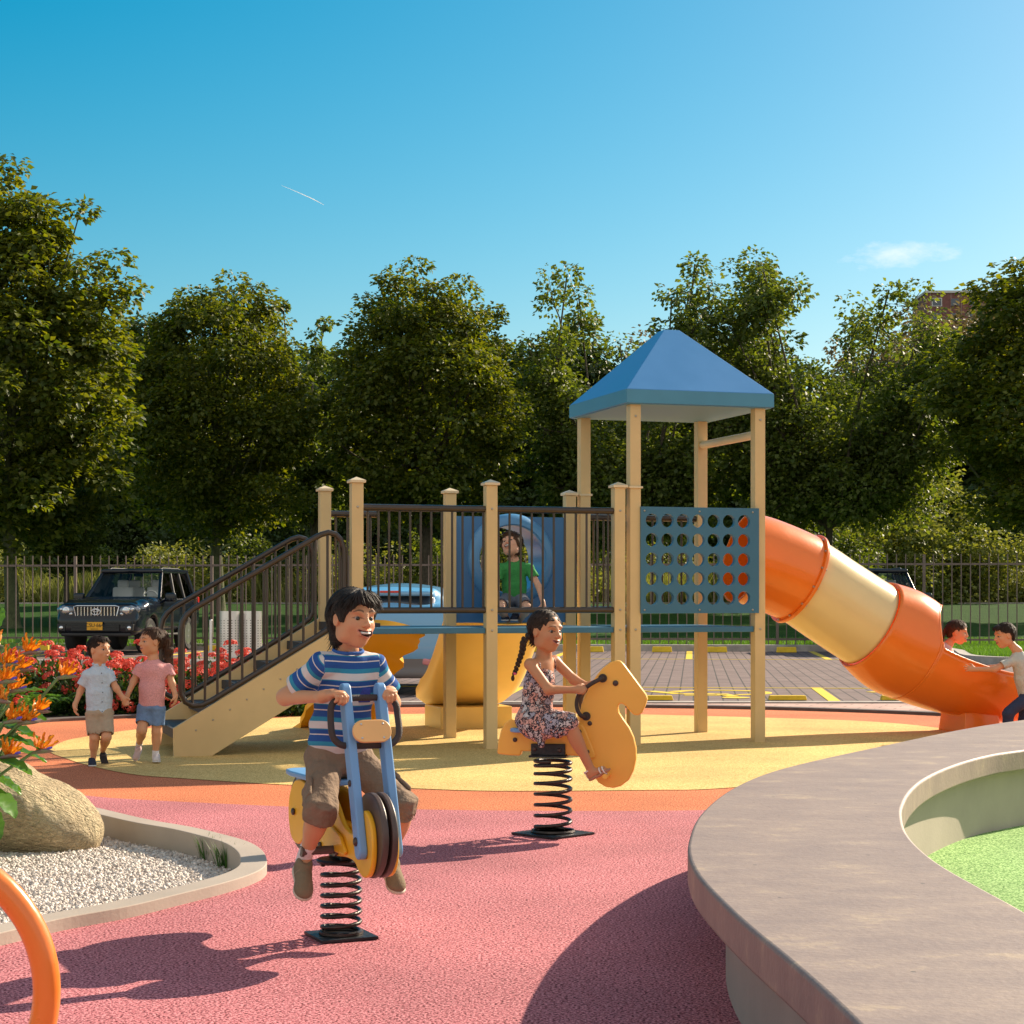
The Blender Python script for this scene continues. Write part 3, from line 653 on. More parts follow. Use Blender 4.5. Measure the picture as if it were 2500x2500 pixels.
# blue tunnel panel with its ring on the far side of the bridge
def ringpanel():
    u0, u1, z0, z1 = UP[1] + .05, UP[2] - .05, 1.07, 2.06; y = WD; cu, cz = (u0 + u1) / 2, 1.66; r = .325
    mb = MB(); n = 48; ring = []; sq = []
    for k in range(n):
        t = 2 * math.pi * (k + .5) / n; dx, dz = math.cos(t), math.sin(t); ring.append((cu + r * dx, cz + r * dz))
        s = min(((u1 - cu) if dx > 0 else (u0 - cu)) / dx, ((z1 - cz) if dz > 0 else (z0 - cz)) / dz); sq.append((cu + s * dx, cz + s * dz))
    cs = [(u0, z0), (u1, z0), (u1, z1), (u0, z1)]
    for yy in (y - .02, y + .02):
        V_ = [(p[0], yy, p[1]) for p in ring + sq + cs]; F_ = []
        for k in range(n):
            k2 = (k + 1) % n; A, B = sq[k], sq[k2]; f = [k, k2, n + k2]
            if abs(A[0] - B[0]) > 1e-5 and abs(A[1] - B[1]) > 1e-5:
                q = min(range(4), key=lambda m: (cs[m][0] - A[0]) ** 2 + (cs[m][1] - A[1]) ** 2 + (cs[m][0] - B[0]) ** 2 + (cs[m][1] - B[1]) ** 2); f.append(2 * n + q)
            f.append(n + k); F_.append(tuple(f))
        mb.add(V_, F_)
    for (a, b) in zip(cs, cs[1:] + cs[:1]): mb.add([(a[0], y - .02, a[1]), (b[0], y - .02, b[1]), (b[0], y + .02, b[1]), (a[0], y + .02, a[1])], [(0, 1, 2, 3)])
    o = mb.build('tunnel_panel', m_ringp, pr, smooth=30)
    # ring: revolved profile, deep tube going back and a rounded collar in front
    prof = [(.315, .42), (.315, .0), (.318, -.075), (.33, -.09), (.37, -.085), (.41, -.05), (.43, -.021), (.43, 0.0), (.34, .02), (.34, .42)]
    mb = MB(); n = 56; m_ = len(prof); V_ = []
    for (rr, yy) in prof:
        for q in range(n): t = 2 * math.pi * q / n; V_.append((cu + rr * math.cos(t), y + yy, cz + rr * math.sin(t)))
    F_ = [(i * n + q, i * n + (q + 1) % n, ((i + 1) % m_) * n + (q + 1) % n, ((i + 1) % m_) * n + q) for i in range(m_) for q in range(n)]
    mb.add(V_, F_); mb.build('tunnel_ring', P('ring_plastic', (.10, .28, .52), .3), o, smooth=40)
ringpanel()
# cream slide leaving the tunnel ring on the far side
def smallslide():
    cu = (UP[1] + UP[2]) / 2; w2 = .41
    path = [(1.36, 1.14), (1.55, 1.10), (1.8, .95), (2.1, .70), (2.4, .47), (2.65, .34), (2.9, .29), (3.08, .29)]
    P_ = catmull([(a, b, 0) for a, b in path], 5); mb = MB(); V_ = []; n = 0
    for i, (v, z, _) in enumerate(P_):
        t = i / (len(P_) - 1); hgt = .30 * (1 - .45 * t) if t < .85 else .165 * (1 - (t - .85) / .15 * .55); ww = w2 * (1 + .06 * math.sin(t * 3.1))
        prof = [(-ww - .04, z + hgt), (-ww, z + hgt + .012), (-ww + .03, z + hgt - .01), (-ww + .055, z + .09), (-ww + .14, z + .012), (0, z), (ww - .14, z + .012), (ww - .055, z + .09), (ww - .03, z + hgt - .01), (ww, z + hgt + .012), (ww + .04, z + hgt), (ww + .035, z + .0), (ww - .06, z - .07), (0, z - .09), (-ww + .06, z - .07), (-ww - .035, z)]
        n = len(prof); V_ += [(cu + a, v, b) for a, b in prof]
    F_ = [(i * n + k, i * n + (k + 1) % n, (i + 1) * n + (k + 1) % n, (i + 1) * n + k) for i in range(len(P_) - 1) for k in range(n)]
    F_ += [tuple(reversed(range(n))), tuple((len(P_) - 1) * n + k for k in range(n))]
    mb.add(V_, F_); o = mb.build('cream_slide', m_yelp, pr, smooth=60)
    o['label'] = 'short cream slide behind the railed bridge'
    b = MB(); b.box((cu, 2.72, .105), (.74, .62, .23)); b.build('slide_foot', m_yelp, o, bevel=.01)
smallslide()
# amber wavy climbing sheet with a jagged outline, from the bridge down to the rubber
def climber():
    c0_, w2 = -2.02, .46; N_ = 22; M_ = 10; V_ = []; th = .05
    js = [0, .0, .01, .02, -.06, -.05, -.02, .03, .07, .0, -.03, .0, .04, .02, -.05, -.03, .03, .05, .02, .01, -.03, 0]
    for side in (0, 1):
        for i in range(N_):
            t = i / (N_ - 1); v = 1.36 + 1.75 * t; z = 1.0 * (1 - t) ** 1.15 + .0 * t + .16 * math.sin(t * math.pi) ; wl = w2 * (1 - .25 * math.sin(t * 3.0)) + js[i]; wr = w2 * (1 - .35 * math.sin(t * 3.0)) + js[-i - 1]
            cc = c0_ + .02 + .10 * math.sin(t * math.pi)
            for j in range(M_ + 1):
                s = j / M_; u = cc - wl + (wl + wr) * s; zz = z + .10 * math.sin(s * math.pi) * (1 - .5 * t)
                V_.append((u, v + (th * .7 if side else 0), max(0.0, zz - (0 if side else th))))
    K = N_ * (M_ + 1); idx = lambda s, i, j: s * K + i * (M_ + 1) + j; F_ = []
    for i in range(N_ - 1):
        for j in range(M_):
            F_.append((idx(0, i, j), idx(0, i, j + 1), idx(0, i + 1, j + 1), idx(0, i + 1, j))); F_.append((idx(1, i, j), idx(1, i + 1, j), idx(1, i + 1, j + 1), idx(1, i, j + 1)))
        for j in (0, M_): F_.append((idx(0, i, j), idx(0, i + 1, j), idx(1, i + 1, j), idx(1, i, j)))
    for i in (0, N_ - 1):
        for j in range(M_): F_.append((idx(0, i, j), idx(1, i, j), idx(1, i, j + 1), idx(0, i, j + 1)))
    mb = MB(); mb.add(V_, F_); o = mb.build('climbing_sheet', m_oyp, pr, smooth=50); o['label'] = 'amber wavy climbing sheet under the railed bridge'
climber()
# stairs
def stairs():
    us = -4.03
    poly = [(us, 0), (us, .235), (us + .0, .235), (UP[0] - .04, 1.125), (UP[0] - .04, .71), (us + .31, .0)]
    o = None
    for v in (-.02, WD - .02):
        mb = MB(); mb.prism([(p[0], p[1]) for p in poly], v, v + .045, axis='y'); s_ = mb.build('stair_stringer', m_beige, pr, bevel=.003)
    for k_ in range(6):
        z = .225 + .1725 * k_; u = us + .003 + .294 * k_
        if z > 1.1: break
        mb = MB(); mb.box((u + .135, WD / 2 + .0025, z - .018), (.27, WD - .052, .036)); mb.box((u + .006, WD / 2 + .0025, z - .0455), (.014, WD - .053, .06)); mb.build('stair_tread', m_tread, pr)
    for v in (.0, WD):
        path = [(-3.97, .56), (-3.97, .8), (-3.97, 1.04), (-3.955, 1.11), (-3.92, 1.165), (-3.86, 1.215), (-3.4, 1.485), (-2.86, 1.80), (-2.80, 1.832), (-2.74, 1.85), (-2.68, 1.835), (-2.635, 1.79), (-2.61, 1.72), (-2.605, 1.6), (-2.605, 1.3), (-2.61, 1.17), (-2.64, 1.11), (-2.70, 1.065), (-2.86, .965), (-3.4, .645), (-3.72, .455), (-3.80, .42), (-3.87, .415), (-3.935, .45), (-3.965, .51)]
        mb = MB(); mb.tube([(a, v, b) for a, b in path], .024, 12, closed=True); o = mb.build('handrail', m_dk, pr, smooth=60)
        for k_ in range(13):
            u = -3.875 + .1025 * k_; zl = .455 + (u + 3.72) * (.965 - .455) / .86; zh = 1.215 + (u + 3.86) * (1.80 - 1.215) / 1.0
            if u > -2.84: zh = 1.835 - abs(u + 2.74) * .2
            if u < -3.74: zl = .42 + max(0, (-3.8 - u)) * .1
            p = MB(); p.cyl((u, v, zl), (u, v, zh), .0115, 10); p.build('baluster', m_dk, o, smooth=40)
stairs()
# big tube slide (axis in the tower's own frame: s = distance out, z)
P_steel = P('bolt_steel', (.45, .43, .40), .35, metal=.8)
def tubeslide():
    def fr(nx, ny, Yd=0):   # image point on the slide's vertical plane -> local (u, z)
        # plane: passes through tower side centre, along u
        px = (nx * 1.294 - 1250) / FPX; o = FL + np.array([-.65 * math.sin(TH), .65 * math.cos(TH), 0]); du = np.array([math.cos(TH), math.sin(TH)])
        t = (o[0] - px * o[1]) / (px * du[1] - du[0]); Y = o[1] + t * du[1]; return (t, EYE - (ny * 1.294 - 1460) * Y / FPX)
    ax = [fr(1400, 1052), fr(1443, 1064), fr(1508, 1092), fr(1575, 1136), fr(1640, 1178), fr(1700, 1214), fr(1760, 1243), (4.9, .0), (5.5, .0)]
    ax[7] = (fr(1840, 1268)[0], fr(1840, 1268)[1]); ax[8] = fr(1915, 1280)
    A = np.array(catmull([(a, b, 0) for a, b in ax], 12))[:, :2]; n = len(A); V0 = WD / 2
    T = np.gradient(A, axis=0); T /= np.linalg.norm(T, axis=1)[:, None]; N = np.stack([-T[:, 1], T[:, 0]], 1)
    us = A[:, 0]; i1 = int(np.searchsorted(us, ax[2][0])); i2 = int(np.searchsorted(us, ax[4][0]))
    sl = empty('tube_slide', (0, 0, 0)); sl.parent = pr; sl['label'] = 'orange and cream tube slide on the right of the tower'
    def seg(name, i0, i1, r, m, th=.014, open_=None, nj=44):
        mb = MB(); V_ = []; F_ = []; ks = []
        for i in range(i0, i1 + 1):
            q = (i - i0) / max(1, i1 - i0); rr = r(q) if callable(r) else r
            for j in range(nj):
                a = 2 * math.pi * j / nj; V_.append((A[i, 0] + N[i, 0] * rr * math.cos(a), V0 + rr * math.sin(a), A[i, 1] + N[i, 1] * rr * math.cos(a)))
        for i in range(i1 - i0):
            q = (i + .5) / max(1, i1 - i0)
            for j in range(nj):
                a = 2 * math.pi * (j + .5) / nj; a = min(a, 2 * math.pi - a)
                if open_ and a < open_(q): continue
                F_.append((i * nj + j, i * nj + (j + 1) % nj, (i + 1) * nj + (j + 1) % nj, (i + 1) * nj + j))
        mb.add(V_, F_); o = mb.build(name, m, sl, smooth=60); s_ = o.modifiers.new('sol', 'SOLIDIFY'); s_.thickness = th; s_.offset = 0
        return o
    def ring(name, i, r0, r1, wd, m):
        mb = MB(); c = (A[i, 0], A[i, 1]); V_ = []; prof = [(r0, -wd), (r1, -wd), (r1, wd), (r0, wd)]; nj = 48
        for (rr, tt) in prof:
            for j in range(nj):
                a = 2 * math.pi * j / nj; V_.append((c[0] + T[i, 0] * tt + N[i, 0] * rr * math.cos(a), V0 + rr * math.sin(a), c[1] + T[i, 1] * tt + N[i, 1] * rr * math.cos(a)))
        mb.add(V_, [(p * nj + j, p * nj + (j + 1) % nj, ((p + 1) % 4) * nj + (j + 1) % nj, ((p + 1) % 4) * nj + j) for p in range(4) for j in range(nj)])
        return mb.build(name, m, sl, smooth=50, bevel=.006)
    seg('tube_section', 0, i1, .425, m_orp)
    ring('flange', i1, .41, .462, .016, m_orp)
    seg('tube_section', i1, i2, lambda q: .415 + .01 * q, m_crp)
    ring('flange', i2 + 1, .43, .465, .02, m_orp)
    for i_, rr_ in ((i1, .437), (i2 + 1, .448)):
        for k in range(14):
            a = 2 * math.pi * k / 14; p = (A[i_, 0] + N[i_, 0] * rr_ * math.cos(a), V0 + rr_ * math.sin(a), A[i_, 1] + N[i_, 1] * rr_ * math.cos(a)); mb = MB(); t3 = Vector((T[i_, 0], 0, T[i_, 1])); mb.cyl(Vector(p) - t3 * .030, Vector(p) + t3 * .030, .011, 8); mb.build('flange_bolt', P_steel, sl, smooth=40)
    # open chute: hood first, then side walls that get lower
    ih = int(np.searchsorted(us, fr(1724, 1218)[0]))
    qh = (ih - i2) / (n - 1 - i2)
    def op(q):
        if q < qh: return 0
        t = (q - qh) / (1 - qh); return 1.62 - .12 * math.sin(min(t * 3.5, 1) * math.pi) * 0 + .22 * t
    # chute cross-section: rounded U with upright walls, built explicitly
    mb = MB(); V_ = []; F_ = []; nj = 40; rows = range(i2, n)
    def rad(q): return .455 + .05 * math.sin(min(q / .25, 1) * math.pi / 2) - .08 * max(0, (q - .3) / .7)
    def uprof(q, s):
        t = (q - qh) / (1 - qh); r0 = rad(q); L1 = .035 - .02 * t; Ltot = 2 * L1 + math.pi * r0; d = s * Ltot
        if d < L1: return (L1 - d, r0)
        if d > Ltot - L1: return (d - (Ltot - L1), -r0)
        a = math.pi / 2 + (d - L1) / r0; return (r0 * math.cos(a), r0 * math.sin(a))
    def put(i, p): return (A[i, 0] + N[i, 0] * p[0], V0 + p[1], A[i, 1] + N[i, 1] * p[0])
    w_ = nj + 1; rb = [i for i in rows if (i - i2) / (n - 1 - i2) < qh][-1]
    for i in rows:
        q = (i - i2) / (n - 1 - i2)
        for j in range(nj + 1):
            s = j / nj
            if i <= rb:
                a = math.pi * 2 * s; rr = rad(q) * (1 + .035 * math.sin(q / qh * math.pi) * math.cos(a * 2)); p = (rr * math.cos(a), rr * math.sin(a))
            else: p = uprof(q, s)
            v_ = put(i, p)
            if i <= rb:
                am = min(a, 2 * math.pi - a) / R(84); sh_ = (.17 * math.sin(math.pi * am) - .13 * math.cos(math.pi * .5 * am) ** 2) * (q / qh) ** 5 if am < 1 else 0
                v_ = (v_[0] - T[i, 0] * sh_, v_[1], v_[2] - T[i, 1] * sh_)
            V_.append(v_)
    for r_ in range(len(rows) - 1):
        if i2 + r_ == rb: continue
        for j in range(nj): F_.append((r_ * w_ + j, r_ * w_ + j + 1, (r_ + 1) * w_ + j + 1, (r_ + 1) * w_ + j))
    q = (rb - i2) / (n - 1 - i2); base = len(V_); a0 = math.atan2(1, .19)
    for j in range(nj + 1): a = a0 + (2 * math.pi - 2 * a0) * j / nj; V_.append(put(rb, (rad(q) * math.cos(a), rad(q) * math.sin(a))))
    r_ = rb - i2 + 1
    for j in range(nj): F_.append((base + j, base + j + 1, r_ * w_ + j + 1, r_ * w_ + j))
    mb.add(V_, F_); hv = V_[(rb - i2) * w_:(rb - i2 + 1) * w_]; rb -= i2
    o = mb.build('open_chute', m_orp, sl, smooth=50); s_ = o.modifiers.new('sol', 'SOLIDIFY'); s_.thickness = .016; s_.offset = 0
    # rolled rims
    rim = MB()
    for side in (0, nj): rim.tube([V_[r_ * w_ + side] for r_ in range(rb + 1, len(rows))], .016, 8)
    rim.tube([hv[j] for j in range(nj)], .014, 8, closed=True)
    rim.build('rim', m_orp, o, smooth=60)
    e_ = A[-1]; s0 = fr(1800, 1360)[0]
    f = MB(); f.box((s0 + .17, V0, .10), (.40, .5, .20), taper=.9); f.build('slide_foot', m_orp, sl, bevel=.01)
    return fr, A
slide_fr, slide_A = tubeslide()
# fasteners on the posts, panels
m_fast = P('zinc_bolt', (.42, .38, .32), .35, metal=.7)
def fast(u, v, z, r=.011, par=None, m=None):
    mb = MB(); mb.lathe([(r * .2, -.001), (r, -.001), (r, .004), (r * .55, .008)], n=12, axis='y'); o = mb.build('bolt', m or m_fast, par or pr, smooth=40); o.location = (u, v, z); o.rotation_euler = (0, 0, math.pi); return o
for u in (UP[0], UP[1], UP[2]):
    for z in (2.065, 1.195, 1.02): fast(u, -PW / 2 - .001, z)
for u in (0, TW):
    for z in (2.9, 1.02): fast(u, -PW / 2 - .001, z)
for u in (.075, TW - .085, TW / 2):
    for z in (1.195, 2.07): fast(u, -.073, z, .009)
for k in range(9): fast(-3.85 + .14 * k * 1.0, -.021, .235 + .14 * k * .587 - .02, .008)
# ================================================================ TREES AND PLANTS
lm_maple = leafmat('maple_leaf', (.038, .070, .007), (.135, .150, .016), trans=.38, tcol=(2.6, 2.3, .5))
lm_open = leafmat('pale_leaf', (.05, .085, .014), (.15, .18, .035), trans=.36, tcol=(2.2, 2.1, .55))
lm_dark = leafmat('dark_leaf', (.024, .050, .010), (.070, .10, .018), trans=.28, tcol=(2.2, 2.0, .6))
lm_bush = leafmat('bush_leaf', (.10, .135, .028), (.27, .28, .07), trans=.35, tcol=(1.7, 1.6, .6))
lm_brn = leafmat('brownish_leaf', (.10, .085, .045), (.22, .19, .11), trans=.3, tcol=(1.5, 1.3, .7))
m_bark = P('bark', (.085, .068, .048), .9, var=.3, vs=9, bump=.8, bs=22)
m_bark2 = P('mossy_bark', (.075, .085, .035), .9, var=.3, vs=5, bump=.8, bs=22)
def leaf_mesh(name, C, Ldir, Nrm, size, wr=.78, fold=.16):
    """kite leaves folded along the midrib"""
    n = len(C); L = Ldir / np.linalg.norm(Ldir, axis=1)[:, None]; B = np.cross(L, Nrm); B /= np.linalg.norm(B, axis=1)[:, None] + 1e-9; U = np.cross(B, L)
    s = size[:, None]
    p0 = C; p1 = C + L * s * .45 + B * s * wr * .5 + U * s * fold; p2 = C + L * s; p3 = C + L * s * .45 - B * s * wr * .5 + U * s * fold
    V = np.stack([p0, p1, p2, p3], 1).reshape(-1, 3); i = 4 * np.arange(n)[:, None]
    F = np.concatenate([i + np.array([[0, 1, 2]]), i + np.array([[0, 2, 3]])], 1).reshape(-1, 3)
    return np_mesh(name, V, F)
def rdir(rg, n): v = rg.normal(size=(n, 3)); return v / np.linalg.norm(v, axis=1)[:, None]
def clump_leaves(rg, centers, radii, per, size, droop=.35, flat=.55, up=.8):
    N = len(centers); C = np.repeat(centers, per, 0); rr = np.repeat(radii, per)[:, None]; n = len(C); d = rdir(rg, n)
    rad = rg.uniform(.35, 1, (n, 1)) ** .6; off = d * rad * rr; off[:, 2] *= flat
    Pn = C + off; L = d * np.array([1, 1, .35]) + rg.normal(0, .35, (n, 3)); L[:, 2] -= droop
    Nn = np.array([[0, 0, up]]) + d * .5 + rg.normal(0, .38, (n, 3)); s = size * rg.uniform(.65, 1.25, n)
    return Pn, L, Nn, s
def crown_env(rg, kind):
    ph = rg.uniform(0, 6.28, 6)
    def f(d):
        a = np.arctan2(d[:, 1], d[:, 0]); e = d[:, 2]
        r = 1 + .10 * np.sin(3 * a + ph[0] + 2 * e) + .08 * np.sin(5 * a + ph[1] - 3 * e) + .07 * np.sin(7 * e + ph[2] + 2 * a)
        return r
    return f
def limb_path(rg, a, b, wob=.12, n=6):
    a = np.array(a, float); b = np.array(b, float); L = np.linalg.norm(b - a); m = (a + b) / 2 + rg.normal(0, wob * L * .5, 3); m[2] -= .06 * L
    return catmull([a, (a * .5 + m * .5) + rg.normal(0, .02 * L, 3), m, b], 3)
def dense_tree(name, seed, rx, rz, zc, trunk_h, leaf, ncl=300, per=95, mat=None, bark=None, taper=.0, crad=(.15, .24)):
    """round to egg-shaped crown built of overlapping leaf sprays"""
    rg = np.random.default_rng(seed); env = crown_env(rg, 0)
    d = rdir(rg, ncl); q = rg.uniform(0, 1, ncl) ** .33; q = np.where(rg.uniform(0, 1, ncl) < .75, np.clip(q, .78, 1), q); r = env(d) * q
    C = d * r[:, None] * np.array([rx, rx, rz]); w_ = 1 - taper * np.clip(C[:, 2] / rz, -.6, 1); C[:, :2] *= w_[:, None]; C[:, 2] += zc
    rad = rx * rg.uniform(*crad, ncl)
    Pn, L, Nn, s = clump_leaves(rg, C, rad, per, leaf)
    root = empty(name); o = link('crown', leaf_mesh('crown', Pn, L, Nn, s), mat or lm_maple, root)
    mb = MB(); top = zc + rz * .55; r0 = .045 * rx + .06
    mb.tube([(0, 0, -.1), (0, 0, .12), (.02, 0, .5), (rg.normal(0, .06), rg.normal(0, .06), trunk_h), (rg.normal(0, .15), rg.normal(0, .15), top)], [r0 * 1.9, r0 * 1.35, r0 * 1.05, r0 * .85, r0 * .12], 10)
    idx = rg.choice(ncl, 26, replace=False)
    for k in idx:
        c = C[k]; z0 = trunk_h + (top - trunk_h) * rg.uniform(0, .6); z0 = min(z0, max(trunk_h * .9, c[2] - .3)); p = limb_path(rg, (0, 0, z0), c)
        mb.tube(p, list(np.linspace(r0 * .38, .02, len(p))), 6)
    mb.build('trunk', bark or m_bark, root, smooth=60, fix=False); return root
def open_tree(name, seed, rx, rz, zc, fork_h, leaf, nl=19, mat=None):
    """airy tree: forked trunk, many visible limbs, leaf bunches at the twigs"""
    rg = np.random.default_rng(seed); root = empty(name); mb = MB(); C = []; r0 = .15
    mb.tube([(0, 0, -.1), (0, 0, .15), (.03, .02, fork_h * .5), (0, 0, fork_h)], [r0 * 1.7, r0 * 1.2, r0, r0 * .95], 10)
    for i in range(nl):
        a = 2 * math.pi * i / nl + rg.normal(0, .25); el = (i * .618) % 1; zq = -.45 + 1.32 * el; rad = rx * math.sqrt(max(.06, 1 - zq * zq)) * rg.uniform(.85, 1.05)
        tip = np.array([math.cos(a * 2.4) * rad, math.sin(a * 2.4) * rad, zc + rz * zq * rg.uniform(.93, 1.03)])
        p = limb_path(rg, (0, 0, fork_h - .1), tip, .10, 8); p = [np.array(q) for q in p]
        mb.tube(p, list(np.linspace(r0 * .62, .03, len(p))), 7)
        for t_ in (.55, .68, .8, .92): C.append(p[int(t_ * (len(p) - 1))] + rg.normal(0, .25, 3))
        for k in range(10):
            t = rg.uniform(.3, 1.0); b = p[int(t * (len(p) - 1))]; C.append(tip) if k < 2 else None; dv = rdir(rg, 1)[0] * np.array([1, 1, .8]) + np.array([math.cos(a * 2.4) * .5, math.sin(a * 2.4) * .5, .45]); dv /= np.linalg.norm(dv); e = b + dv * rx * rg.uniform(.25, .48)
            q = limb_path(rg, b, e, .12); mb.tube(q, list(np.linspace(.045, .012, len(q))), 5); C.append(e)
            for m in range(4):
                e2 = q[int(rg.uniform(.35, 1) * (len(q) - 1))] + rdir(rg, 1)[0] * rx * rg.uniform(.08, .2); mb.tube([b * .0 + q[-3], e2], [.015, .006], 4); C.append(np.array(e2))
    C = np.array(C); Pn, L, Nn, s = clump_leaves(rg, C, rx * rg.uniform(.10, .19, len(C)), 60, leaf, droop=.3, flat=.7, up=.5)
    link('crown', leaf_mesh('crown', Pn, L, Nn, s), mat or lm_open, root)
    mb.build('trunk', m_bark, root, smooth=60, fix=False); return root
def bush(name, seed, rx, rz, leaf, mat, ncl=60, per=55, trunk=True):
    rg = np.random.default_rng(seed); env = crown_env(rg, 0); root = empty(name)
    d = rdir(rg, ncl); d[:, 2] = np.abs(d[:, 2]) * 1.1 - .12; r = env(d) * rg.uniform(.55, 1, ncl); C = d * r[:, None] * np.array([rx, rx, rz])
    C[:, 2] = np.maximum(C[:, 2], .05)
    Pn, L, Nn, s = clump_leaves(rg, C, rx * rg.uniform(.16, .3, ncl), per, leaf, droop=.15, flat=.8, up=.5)
    link('foliage', leaf_mesh('foliage', Pn, L, Nn, s), mat, root)
    mb = MB()
    for k in range(7): mb.tube(limb_path(rg, (0, 0, -.05), C[k] * .9), list(np.linspace(.03 * rx, .008 * rx, 10)), 5)
    mb.build('stem', m_bark, root, smooth=60, fix=False); return root
def put(o, x, y, z=None, rz=0., s=1., label=None, cat=None, group=None, sz=None):
    o.location = (x, y, tz(x, y) if z is None else z); o.rotation_euler = (0, 0, rz); o.scale = (s, s, sz or s); tag(o, label, cat, group); return o
GT = 'leafy trees beyond the car park'
X = lambda D, Y: (D - 966) * Y / 3555
ZZp = lambda D, Y: EYE - (D - 1128) * Y / 3555
# big dense trees
T1 = dense_tree('maple_tree', 11, 3.75, 6.0, 9.0, 2.9, .235, ncl=400, per=120, taper=.12, bark=m_bark2)
put(T1, X(22, 60), 60, sz=.93, label='tallest dense maple tree at the left edge, sunlit yellow green leaves', cat='tree', group=GT)
T2 = dense_tree('maple_tree', 23, 3.75, 4.8, 7.9, 2.6, .195, ncl=400, per=125, taper=.16, bark=m_bark2)
put(T2, X(412, 72), 72, label='dense round maple tree behind the black car', cat='tree', group=GT)
T3 = dense_tree('maple_tree', 37, 3.75, 4.9, 8.1, 2.6, .195, ncl=400, per=125, taper=.2)
put(T3, X(800, 72), 72, rz=2.0, label='dense dark maple tree behind the railed bridge', cat='tree', group=GT)
T6 = copy_tree(T2); put(T6, X(2025, 66), 66, rz=2.4, s=1.22, sz=1.0, label='dense dark maple tree at the right edge of the picture', cat='tree', group=GT)
T4 = open_tree('airy_tree', 41, 4.3, 5.8, 9.7, 2.6, .20); put(T4, X(1200, 76), 76, label='airy branching tree just behind the blue roofed tower', cat='tree', group=GT)
T5 = open_tree('airy_tree', 52, 4.7, 5.8, 9.2, 3.4, .20, nl=20); put(T5, X(1565, 74), 74, rz=2.6, label='airy branching tree with open crown right of the blue roof', cat='tree', group=GT)
T7 = open_tree('airy_tree', 63, 2.3, 4.6, 8.4, 3.0, .19, nl=14); put(T7, X(592, 86), 86, s=1.12, label='slim pale tree peeping up between the two dense maples', cat='tree', group=GT)
T8 = copy_tree(T7); put(T8, X(125, 64), 64, rz=1.0, s=.62, sz=.52, label='small pale understorey tree below the tallest maple', cat='tree', group=GT)
# second row, darker
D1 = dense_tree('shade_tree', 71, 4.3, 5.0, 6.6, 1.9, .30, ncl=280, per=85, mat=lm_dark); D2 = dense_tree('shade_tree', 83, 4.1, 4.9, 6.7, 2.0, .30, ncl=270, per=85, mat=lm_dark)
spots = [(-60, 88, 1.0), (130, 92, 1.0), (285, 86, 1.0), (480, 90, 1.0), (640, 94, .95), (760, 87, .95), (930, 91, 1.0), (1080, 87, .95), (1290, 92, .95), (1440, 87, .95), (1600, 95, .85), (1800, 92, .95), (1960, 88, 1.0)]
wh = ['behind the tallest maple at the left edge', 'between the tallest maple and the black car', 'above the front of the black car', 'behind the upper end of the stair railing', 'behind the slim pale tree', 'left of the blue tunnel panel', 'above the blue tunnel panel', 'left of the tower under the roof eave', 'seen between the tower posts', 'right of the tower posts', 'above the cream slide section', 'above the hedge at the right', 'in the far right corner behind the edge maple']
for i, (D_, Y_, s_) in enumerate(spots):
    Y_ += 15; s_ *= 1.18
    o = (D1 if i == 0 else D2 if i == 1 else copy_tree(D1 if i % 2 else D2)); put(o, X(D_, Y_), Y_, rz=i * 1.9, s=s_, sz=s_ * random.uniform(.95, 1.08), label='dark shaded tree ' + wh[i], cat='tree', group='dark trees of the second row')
# hedge shrubs in the sun
B1 = bush('shrub', 91, 2.1, 2.6, .16, lm_bush); B2 = bush('shrub', 97, 2.3, 2.3, .15, lm_bush); B3 = bush('shrub', 101, 1.8, 2.8, .15, lm_open)
wb = ['leftmost, at the edge of the lawn', 'behind the black car front', 'behind the black car roof', 'at the foot of the mossy trunk', 'behind the lower handrail', 'behind the middle of the stair handrail', 'behind the top of the stairs', 'behind the tall stair post', 'left of the blue car', 'behind the railed bridge', 'behind the tunnel ring', 'between tunnel panel and tower', 'behind the tower posts', 'under the perforated panel', 'behind the orange tube section', 'behind the cream tube section', 'behind the hood of the slide', 'behind the girl in the slide', 'behind the pushing boy', 'rightmost, at the picture edge']
for i in range(20):
    D_ = -40 + 108 * i + random.uniform(-25, 25); Y_ = 86 + random.uniform(-1.5, 2.5)
    base = (B1, B2, B3)[i % 3]; o = base if i < 3 else copy_tree(base); put(o, X(D_, Y_), Y_, rz=i * 2.3, s=random.uniform(1.0, 1.3), label='yellow green hedge shrub ' + wb[i], cat='shrub', group='sunlit shrubs along the far path')
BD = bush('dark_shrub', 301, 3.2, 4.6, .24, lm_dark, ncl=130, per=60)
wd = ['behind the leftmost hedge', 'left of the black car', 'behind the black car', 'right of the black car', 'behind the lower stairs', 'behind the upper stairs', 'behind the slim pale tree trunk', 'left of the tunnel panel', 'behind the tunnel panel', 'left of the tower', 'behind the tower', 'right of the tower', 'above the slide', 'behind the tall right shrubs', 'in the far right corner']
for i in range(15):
    D_ = -50 + 145 * i; Y_ = 95 + (i % 3) * 1.5; o = BD if i == 0 else copy_tree(BD); put(o, X(D_, Y_), Y_, rz=i * 1.7, s=1.0 + .12 * (i % 2), label='dark dense shrub ' + wd[i], cat='shrub', group='dark shrubs between the far trunks')
